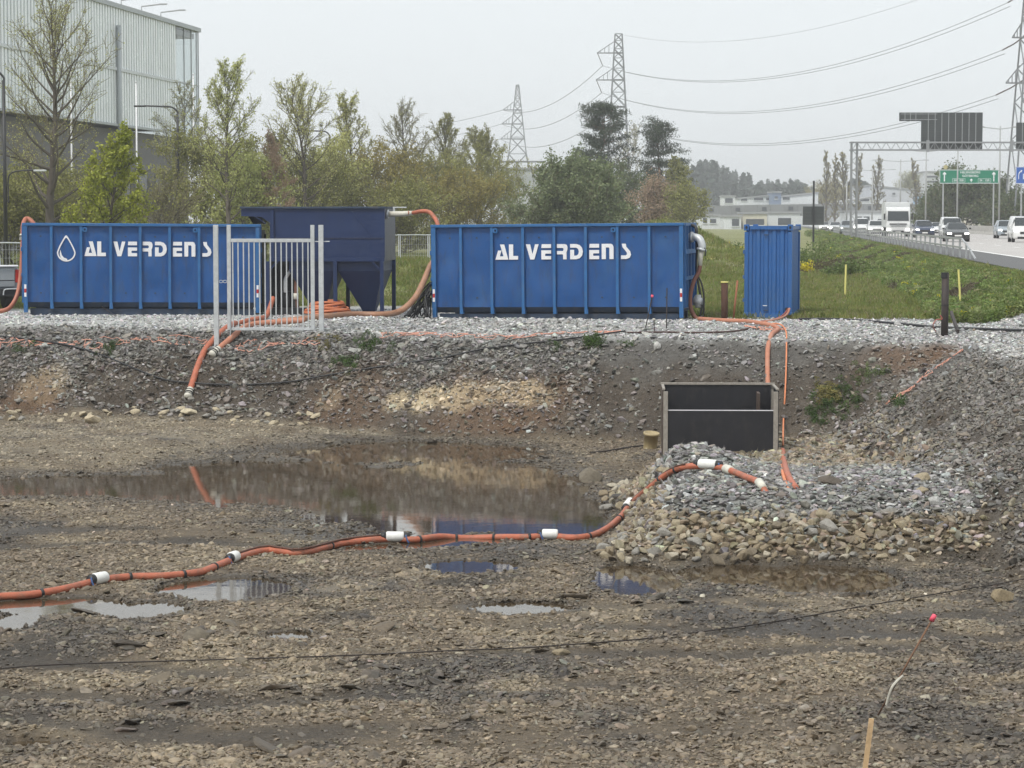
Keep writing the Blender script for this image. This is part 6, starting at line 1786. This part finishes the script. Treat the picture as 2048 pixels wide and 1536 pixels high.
mw_lamp('slim pole just left of the gantry leg', 1693, 362, 300, (0, 0))

# ------------------------------------------------------------------ viaduct and industrial buildings
WPAN = mat('white_cladding', (.66, .69, .71), rough=.6, var=.06, scale=.2, dirt=((.5, .5, .5), .3, .3))
GPAN = mat('grey_cladding', (.30, .31, .32), rough=.6, var=.08, scale=.2)
BPAN = mat('light_blue_cladding', (.25, .42, .62), rough=.5, var=.06, scale=.2)
WIN = mat('far_window', (.05, .06, .07), rough=.2, var=.1)
CREAMW = mat('cream_wall', (.58, .55, .45), rough=.7, var=.08, scale=.2)
def far_building(label, px0, px1, py0, py1, Y, D, wall, wins, name='warehouse', roof=None, slope=0, z_base=None):
    k = Y / F; a = at(px0, 442, Y); b = at(px1, 442, Y)
    z0 = 2.6 if z_base is None else z_base; zt = CAMZ + (442 - py0) * k; zl = CAMZ + (442 - py1) * k
    t = thing(name, label, 'building', ((a.x + b.x) / 2, Y, z0))
    W = b.x - a.x; h = zt - z0
    MB().prism([(-W / 2, 0), (W / 2, 0), (W / 2, h), (-W / 2, h - slope)], lambda x, z, tt: Vector((x, tt, z)), D, 0).build('wall', wall, t)
    MB().bar((-W / 2 - .2, D / 2 - .0, h - slope + .2), (W / 2 + .2, D / 2, h + .2), D + .6, .35, up=(0, 1, 0)).build('roof', roof or GPAN, t) if False else \
        MB().prism([(-W / 2 - .2, h - slope + .02), (W / 2 + .2, h + .02), (W / 2 + .2, h + .42), (-W / 2 - .2, h - slope + .42)], lambda x, z, tt: Vector((x, tt, z)), D + .3, -.3).build('roof', roof or GPAN, t)
    for (x0, x1, y0, y1) in wins:
        xa, xb = at(x0, 442, Y).x - t.location.x, at(x1, 442, Y).x - t.location.x
        za, zb_ = CAMZ + (442 - y1) * k - z0, CAMZ + (442 - y0) * k - z0
        w = MB().box(((xa + xb) / 2, -.05, (za + zb_) / 2), (xb - xa, .12, zb_ - za)).build('window', WIN, t)
        MB().box(((xa + xb) / 2, -.09, za - .1), (xb - xa + .3, .25, .15)).build('sill', WPAN, w)
    return t
far_building('white warehouse with dark windows at the left above the viaduct', 1475, 1546, 392, 420, 690, 30, WPAN, [(1482, 1494, 397, 402), (1508, 1526, 396, 401), (1532, 1540, 396, 401)], slope=1.0)
far_building('blue-white tower block section between the white warehouses', 1545, 1562, 386, 420, 680, 14, mat('blue_grey_cladding', (.16, .22, .34), .6), [(1549, 1555, 393, 398)])
far_building('long white warehouse right of the blue tower section', 1560, 1636, 387, 420, 700, 30, WPAN, [(1565, 1579, 395, 400)], slope=1.2)
far_building('small white framed kiosk building left of the warehouses', 1446, 1470, 394, 420, 660, 10, WPAN, [(1450, 1465, 397, 406)])
far_building('long low white hall right of the thicket', 1678, 1765, 392, 420, 690, 25, WPAN, [(1720, 1738, 398, 403)], slope=2.2)
far_building('grey-white warehouse with sloping roof line and blue emblem', 1740, 1846, 383, 420, 700, 40, mat('pale_grey_cladding', (.50, .52, .56), .6, var=.05, scale=.2), [(1756, 1762, 380 + 6, 392), (1784, 1790, 386, 390)], slope=-1.5)
far_building('tall pale office block behind the green road sign', 1851, 1876, 345, 420, 820, 20, mat('pale_office', (.55, .57, .58), .6), [(1853, 1874, 352, 356), (1853, 1874, 362, 366), (1853, 1874, 372, 376)])
far_building('light blue and white building left of the green road sign', 1843, 1874, 392, 420, 640, 14, BPAN, [(1846, 1851, 400, 410)])
far_building('white shed below the viaduct at the left', 1392, 1440, 432, 452, 520, 10, WPAN, [(1406, 1414, 436, 446), (1420, 1432, 438, 446)])
far_building('white shed with canopy below the viaduct', 1448, 1482, 434, 460, 500, 10, WPAN, [(1464, 1478, 438, 452)])
far_building('cream workshop below the viaduct behind the narrow container', 1486, 1534, 428, 470, 505, 12, CREAMW, [(1492, 1528, 438, 450)])
far_building('white workshop with canopy below the viaduct', 1536, 1600, 427, 470, 515, 12, WPAN, [(1556, 1582, 436, 450)])
far_building('white workshop with garage doors behind the gantry leg', 1690, 1768, 425, 470, 505, 12, WPAN, [(1712, 1724, 433, 446), (1727, 1739, 433, 446), (1756, 1763, 438, 448)])
far_building('grey workshop behind the white truck', 1820, 1856, 428, 470, 505, 12, GPAN, [(1830, 1846, 434, 446)])
far_building('light blue workshop right of the white truck', 1856, 1890, 426, 470, 500, 12, BPAN, [(1872, 1878, 432, 444)])
far_building('cream depot beyond the concrete median', 1916, 1950, 430, 470, 420, 10, CREAMW, [], z_base=2.6)
def viaduct():
    Y = 600.0; k = Y / F; a = at(1330, 442, Y); b = at(1965, 442, Y)
    t = thing('viaduct', 'long grey concrete viaduct crossing behind the motorway', 'bridge', (a.x, Y, 2.6))
    L = b.x - a.x; z = lambda py: CAMZ + (442 - py) * k - 2.6
    VC = mat('grey_viaduct', (.20, .21, .22), .8, var=.15, scale=.15, dirt=((.12, .12, .12), .5, .1, 0, 1))
    m = MB(); n = 24
    for i in range(n):
        x0, x1 = L * i / n, L * (i + 1) / n - .04
        dz = lambda x: -.9 * (abs(x / L - .62) / .62) ** 2
        MB().add([(x0, 0, z(431) + dz(x0)), (x1, 0, z(431) + dz(x1)), (x1, 9, z(431) + dz(x1)), (x0, 9, z(431) + dz(x0)), (x0, 0, z(408) + dz(x0)), (x1, 0, z(408) + dz(x1)), (x1, 9, z(408) + dz(x1)), (x0, 9, z(408) + dz(x0))],
                 [(0, 3, 2, 1), (4, 5, 6, 7), (0, 1, 5, 4), (2, 3, 7, 6), (1, 2, 6, 5), (0, 4, 7, 3)]).build('deck_segment', VC, t)
        if i % 2 == 1: MB().box((x0 + L / n * .5, -.06, z(416) + dz(x0)), (L / n * .35, .1, .9)).build('opening', WIN, t)
        if i % 3 == 0: MB().box((x0, 4, z(431) / 2 - .5), (1.0, 6, z(431) - .9)).build('pier', CONC, t)
    MB().bar((0, .2, z(405.5) - .9), (L * .62, .2, z(405.5)), .06).build('railing', STEEL, t)
viaduct()

# ------------------------------------------------------------------ pale building on the left
def hall():
    P0, P1 = Vector((-46.0, 150.0, 0)), Vector((-32.5, 248.0, 0))
    u = (P1 - P0); L = u.length; u /= L; nrm = Vector((u.y, -u.x, 0))       # towards the motorway
    rz = math.atan2(u.y, u.x)
    t = thing('glazed_hall', 'large hall with pale translucent ribbed facade over a dark base at the left', 'building', (P0.x, P0.y, 2.4), rz)
    z0, z1 = 11.4, 22.0
    PC = mat('polycarbonate', (.87, .905, .915), rough=.25, var=.1, scale=.25, dirt=((.92, .96, .95), .7, .09, 0, 1))
    PCD = mat('polycarbonate_joint', (.47, .51, .525), rough=.4, var=.1)
    Lp = L - 8.3
    pitch = .8; n = int(Lp / pitch)
    v, f = [], []
    for i in range(n):
        x = i * pitch
        for xx, yy in ((x, 0), (x + .47, 0), (x + .48, .14), (x + pitch - .01, .14)):
            v += [(xx, yy, z0), (xx, yy, z1)]
    for i in range(len(v) // 2 - 1): f.append((2 * i, 2 * i + 2, 2 * i + 3, 2 * i + 1))
    me = mesh_from('ribbed_facade', v, f); me.materials.append(PC); me.materials.append(PCD)
    for i, p in enumerate(me.polygons): p.material_index = 1 if i % 4 in (1, 2) else 0
    link('ribbed_facade', me, None, t)
    W = 40
    FR = mat('hall_frame', (.42, .45, .46), rough=.5, metal=.2, var=.05)
    MB().box((Lp / 2, -.05, (z0 + z1) / 2 - .3), (Lp, .12, .28)).build('mid_rail', WPAN, t)
    MB().box((L / 2, .05, z1 + .2), (L + .3, .5, .42)).build('roof_edge', FR, t)
    MB().box((Lp / 2, .0, z0 - .12), (Lp, .34, .22)).build('lower_edge', FR, t)
    MB().box((Lp / 2 + 0, W / 2 + .4, (z0 + z1) / 2), (Lp, W - .5, z1 - z0 - .1)).build('core', mat('hall_inside', (.40, .43, .44), .8), t)
    MB().box((L / 2, W / 2, z1 + .1), (L, W - .6, .3)).build('roof', FR, t)
    DK = mat('dark_hall_base', (.16, .155, .155), rough=.7, var=.25, scale=.2)
    MB().box((L / 2, W / 2 + .8, z0 / 2 - .3), (L, W - 1, z0 - .2)).build('base_wall', DK, t)
    for i in range(16): MB().box((6 + i * 5.6, .22, 5.5), (2.6, .14, 2.8)).build('base_window', WIN, t)
    MB().cyl((Lp - 20.3, -.25, z1 - 1.6), (Lp - 20.3, -.25, 2), .22, n=10).build('downpipe', FR, t, True)
    # glazed corner
    GL = bpy.data.materials.new('corner_glass'); GL.use_nodes = True
    nt = GL.node_tree; nt.nodes.clear(); o_ = nt.nodes.new('ShaderNodeOutputMaterial')
    g = nt.nodes.new('ShaderNodeBsdfGlossy'); g.inputs['Roughness'].default_value = .05; tr = nt.nodes.new('ShaderNodeBsdfTransparent'); tr.inputs['Color'].default_value = (.955, .98, .975, 1)
    mx = nt.nodes.new('ShaderNodeMixShader'); mx.inputs[0].default_value = .16
    nt.links.new(tr.outputs[0], mx.inputs[1]); nt.links.new(g.outputs[0], mx.inputs[2]); nt.links.new(mx.outputs[0], o_.inputs['Surface'])
    for i in range(3):
        xa, xb = Lp + .1 + i * 2.7, Lp + .1 + (i + 1) * 2.7 - .1
        for za, zb_ in ((z0 - 1.5, 16.4), (16.5, z1)):
            MB().box(((xa + xb) / 2, .1, (za + zb_) / 2), (xb - xa, .03, zb_ - za)).build('pane', GL, t)
        MB().box((xb + .05, .06, (z0 + z1) / 2 - .75), (.10, .08, z1 - z0 + 1.5)).build('mullion', FR, t)
    for i in range(4):
        MB().box((L, .3 + i * 3.3, (z0 + z1) / 2 - .75), (.10, .14, z1 - z0 + 1.5)).build('mullion', FR, t)
        if i < 3: MB().box((L, 1.95 + i * 3.3, (z0 + z1) / 2 - .75), (.03, 3.1, z1 - z0 + 1.4)).build('pane', GL, t)
    MB().box((L - 4.7, .12, 16.45), (9.4, .2, .12)).build('transom', FR, t)
    MB().box((L - 4.2, 6, z1 - .45), (8.0, 11, .5)).build('ceiling_beam', GPAN, t)
    MB().box((L - 4.7, 6, z0 - 1.7), (9.4, 11.5, .4)).build('floor_slab', GPAN, t)
    for i in range(3):
        x = Lp - 18 + i * 6.5
        MB().tube([(x, .2, z1 + .4), (x, .2, z1 + .9), (x + .1, -1.6, z1 + 1.1)], .07, 6).box((x + .1, -1.9, z1 + 1.1), (.3, .7, .12)).build('roof_lamp', LAMPP, t)
hall()
for px, tp, Y, lb in ((145, 140, 172, 'white flagpole in front of the tall bare tree'), (275, 165, 178, 'white flagpole beside the dark street lamp'), (389, 150, 190, 'white flagpole right of the dark street lamp')):
    p = at(px, 442, Y); z0 = Hs(p.x, Y); t = thing('flagpole', lb, 'flagpole', (p.x, Y, z0), group='white flagpoles')
    h = at(px, tp, Y).z - z0
    MB().cyl((0, 0, 0), (0, 0, h), .09, .05, n=8).build('pole', WHITE, t, True)
    MB().cyl((0, 0, h), (0, 0, h + .12), .09, .03, n=8).build('finial', WHITE, t, True)
DKP = mat('dark_lamp_post', (.022, .022, .024), rough=.5, var=.2)
def street_lamp(label, px, top, Y, side):
    p = at(px, 442, Y); z0 = Hs(p.x, Y); t = thing('street_lamp', label, 'lamp', (p.x, Y, z0), group='dark street lamps')
    h = at(px, top, Y).z - z0; k = Y / F
    MB().cyl((0, 0, 0), (0, 0, h - .5), .11, .075, n=10).build('pole', DKP, t, True)
    MB().tube(spline([(0, 0, h - .6), (0, 0, h - .35), (side * -.35, 0, h - .05), (side * -1.0, 0, h), (side * -2.2, 0, h + .04)], 6), .055, 8).build('upper_arm', DKP, t, True)
    MB().box((side * -2.45, 0, h + .02), (.75, .28, .11)).build('lamp_head', DKP, t, bevel=.03)
    hl = h * .50
    MB().tube(spline([(side * .16, 0, hl - 1.6), (side * .16, 0, hl - .5), (side * .32, 0, hl - .12), (side * .8, 0, hl), (side * 1.5, 0, hl + .03)], 6), .04, 8).build('lower_arm', DKP, t, True)
    MB().box((side * .12, 0, hl - 1.5), (.14, .10, .10)).build('clamp', DKP, t)
    MB().box((side * 1.75, 0, hl + .0), (.62, .24, .09)).build('lamp_head', GALV, t, bevel=.02)
street_lamp('dark street lamp with two arms at the left picture edge', 11, 140, 118, 1)
street_lamp('dark street lamp with two arms above the emblem container', 357, 213, 155, 1)
street_lamp('dark street lamp among the trees above the tank', 660, 262, 197, 1)
street_lamp('farthest dark street lamp among the trees right of the tank', 862, 308, 259, 1)
# mesh fences
def fence(label, a, b, h, n, mm=GALV):
    a, b = Vector(a), Vector(b); t = thing('mesh_fence', label, 'fence', a); d = (b - a); L = d.length; t.rotation_euler = (0, 0, math.atan2(d.y, d.x))
    w = L / n
    for i in range(n):
        x0, x1 = i * w + .05, (i + 1) * w - .05
        MB().tube(spline([(x0, 0, 0), (x0, 0, h - .12), (x0 + .1, 0, h), (x1 - .1, 0, h), (x1, 0, h - .12), (x1, 0, 0)], 3), .03, 6).build('panel_frame', mm, t)
        k = int((x1 - x0) / .12); m = MB()
        for j in range(1, k): m.bar((x0 + (x1 - x0) * j / k, 0, .12), (x0 + (x1 - x0) * j / k, 0, h - .02), .008)
        for z in np.arange(.15, h, .28): m.bar((x0, 0, z), (x1, 0, z), .008)
        o = m.build('wire_mesh', mm, t); o['kind'] = 'stuff'
        MB().box((x0 - .05, 0, .06), (.3, .6, .14)).build('foot', CONC, t)
fence('wire mesh site fence at the left picture edge behind the pickup', at(-150, 612, 78), at(52, 608, 80), 2.05, 2)
pA = at(740, 516, 122); pB = at(915, 516, 124)
fence('wire mesh site fence seen between the tank and the right container', (pA.x, 122, Hs(pA.x, 122)), (pB.x, 124, Hs(pB.x, 124)), 1.75, 3)
# ------------------------------------------------------------------ pylons and lines
PYL = mat('pylon_steel', (.20, .21, .22), rough=.6, metal=.2, var=.1)
def pylon(label, px, top, Y, H_, wb, wt, arms, thick, arm_len, base_kink=None):
    p = at(px, 442, Y); zt = at(px, top, Y).z; z0 = zt - H_
    t = thing('pylon', label, 'pylon', (p.x, Y, z0), group='lattice pylons')
    def half(z):
        u = z / H_
        if base_kink and u < base_kink[0]: return base_kink[1] + (wb - base_kink[1]) * (1 - u / base_kink[0])
        u0 = base_kink[0] if base_kink else 0; b0 = base_kink[1] if base_kink else wb
        return b0 + (wt - b0) * (u - u0) / (1 - u0)
    lv = [0.0]
    while lv[-1] < H_ - .5: lv.append(min(H_, lv[-1] + max(1.7, half(lv[-1]) * 1.9)))
    for sx in (-1, 1):
        for sy in (-1, 1):
            m = MB()
            for z_a, z_b in zip(lv[:-1], lv[1:]): m.bar((sx * half(z_a), sy * half(z_a), z_a), (sx * half(z_b), sy * half(z_b), z_b), thick * 1.5)
            m.build('leg', PYL, t)
    for i, (z_a, z_b) in enumerate(zip(lv[:-1], lv[1:])):
        a, b = half(z_a), half(z_b)
        for s in (-1, 1):
            MB().bar((-a, s * a, z_a), (b, s * b, z_b), thick).build('brace', PYL, t); MB().bar((a, s * a, z_a), (-b, s * b, z_b), thick).build('brace', PYL, t)
            MB().bar((s * a, -a, z_a), (s * b, b, z_b), thick).build('brace', PYL, t)
        MB().bar((-b, -b, z_b), (b, -b, z_b), thick).build('brace', PYL, t)
    tips = []
    for py, L in arms:
        z = at(px, py, Y).z - z0; h_ = half(z)
        ar = MB().bar((h_, -h_, z), (-L, 0, z), thick * 1.3).bar((h_, h_, z), (-L, 0, z), thick * 1.3).bar((-h_, 0, z + 2.4), (-L, 0, z), thick)
        for q in (.3, .55, .8):
            xx = -h_ + (-L + h_) * q; ar.bar((xx, 0, z), (xx, 0, z + 2.4 * (1 - q)), thick * .8)
        ar.build('cross_arm', PYL, t)
        if arm_len: MB().tube([(-L + .1, 0, z), (-L + arm_len * .45, 0, z - arm_len)], .09, 6).build('insulator', mat('insulator', (.12, .10, .09), .4), t); tips.append(Vector((p.x - L + arm_len * .45, Y, z0 + z - arm_len)))
        else: tips.append(Vector((p.x - L, Y, z0 + z)))
    tips.append(Vector((p.x, Y, zt)))
    return t, tips
_, tA = pylon('middle lattice pylon rising behind the tall pine', 1236, 68, 510, 42, 3.0, .75, [(106, 4.6), (160, 4.8), (214, 5.0)], .15, 2.7)
_, tB = pylon('far lattice pylon left of the pines', 1035, 170, 720, 41, 6.5, .4, [(220, 4.4), (248, 4.8), (278, 5.2)], .19, 0, base_kink=(.5, 2.6))
_, tC = pylon('near lattice pylon cut by the right picture edge', 2068, -190, 330, 45, 3.6, .7, [(75, 3.4), (166, 4.2)], .14, 0)
def wire(label, a, b, sag, r=.04, group='power lines'):
    a, b = Vector(a), Vector(b); n = 28
    P = [a.lerp(b, i / n) - Vector((0, 0, sag * 4 * (i / n) * (1 - i / n))) for i in range(n + 1)]
    return tag(MB().tube(P, r, 4).build('power_line', PYL, None), label, 'power line', group)
lab = ['upper', 'middle', 'lower']
for i in range(3):
    wire(f'{lab[i]} power line between the far and the middle pylon', tB[i], tA[i], 4.0, .07)
c_t = [at(2016, 5, 335), at(2005, 100, 335), at(1992, 190, 335)]
wire('upper power line sweeping from the middle pylon to the right edge', tA[0], c_t[0], 6.5)
wire('second conductor of the upper power line on the right', tA[0] + Vector((.35, 0, -.1)), c_t[0] + Vector((.35, 0, -.5)), 6.5, .04)
wire('middle power line sweeping from the middle pylon to the right edge', tA[1], c_t[1], 6.2)
wire('second conductor of the middle power line on the right', tA[1] + Vector((.35, 0, -.1)), c_t[1] + Vector((.35, 0, -.5)), 6.2, .04)
wire('lower power line passing behind the smaller pine to the right', tA[2], c_t[2], 6.0)
wire('second conductor of the lower power line on the right', tA[2] + Vector((.35, 0, -.1)), c_t[2] + Vector((.35, 0, -.5)), 6.0, .04)
wire('topmost thin earth wire from the middle pylon', tA[3], at(1990, -60, 335), 5.0, .025)
for i in range(3):
    q = at([930, 945, 940][i], [240, 268, 300][i], 760)
    wire(f'{lab[i]} power line leaving the far pylon to the left', tB[i], at([840, 860, 870][i], [255, 278, 305][i], 800), .5, .07)
for i, (px, py) in enumerate([(2016, 5), (2005, 100), (1992, 190)]):
    a = c_t[i]; b = tC[min(i, 1)] if i < 2 else Vector((tC[1].x, 330, at(2040, 250, 330).z))
    e = at(2050, [-20, 72, 158][i], 331)
    tag(MB().tube([a, a.lerp(e, .5) - Vector((0, 0, .15)), e], .10, 6).build('insulator_string', MATS['insulator']), f'{lab[i]} dark insulator string at the near pylon', 'insulator', 'insulator strings')
# building with roof frame under the far pylon
far_building('pale low building with roof railing under the far pylon', 1005, 1085, 340, 400, 480, 20, mat('far_pale_wall', (.42, .44, .45), .7), [], name='office_building')
tag(MB().box((at(1045, 326, 480).x, 478, at(1045, 324, 480).z), (9.5, .3, .35)).build('roof_beam', PYL), 'dark horizontal beam above the pale low building', 'beam')

# ------------------------------------------------------------------ haze
m_h = bpy.data.materials.new('haze_air'); m_h.use_nodes = True
nt = m_h.node_tree; nt.nodes.clear()
ho = nt.nodes.new('ShaderNodeOutputMaterial'); pv = nt.nodes.new('ShaderNodeVolumePrincipled')
pv.inputs['Color'].default_value = (.97, .985, 1, 1); pv.inputs['Density'].default_value = .0005; pv.inputs['Anisotropy'].default_value = 0.0
nt.links.new(pv.outputs[0], ho.inputs['Volume'])
hz = MB().span((-1600, -350, -1.6), (1600, 2700, 62)).build('haze', m_h, None, recentre=False)
tag(hz, kind='stuff')
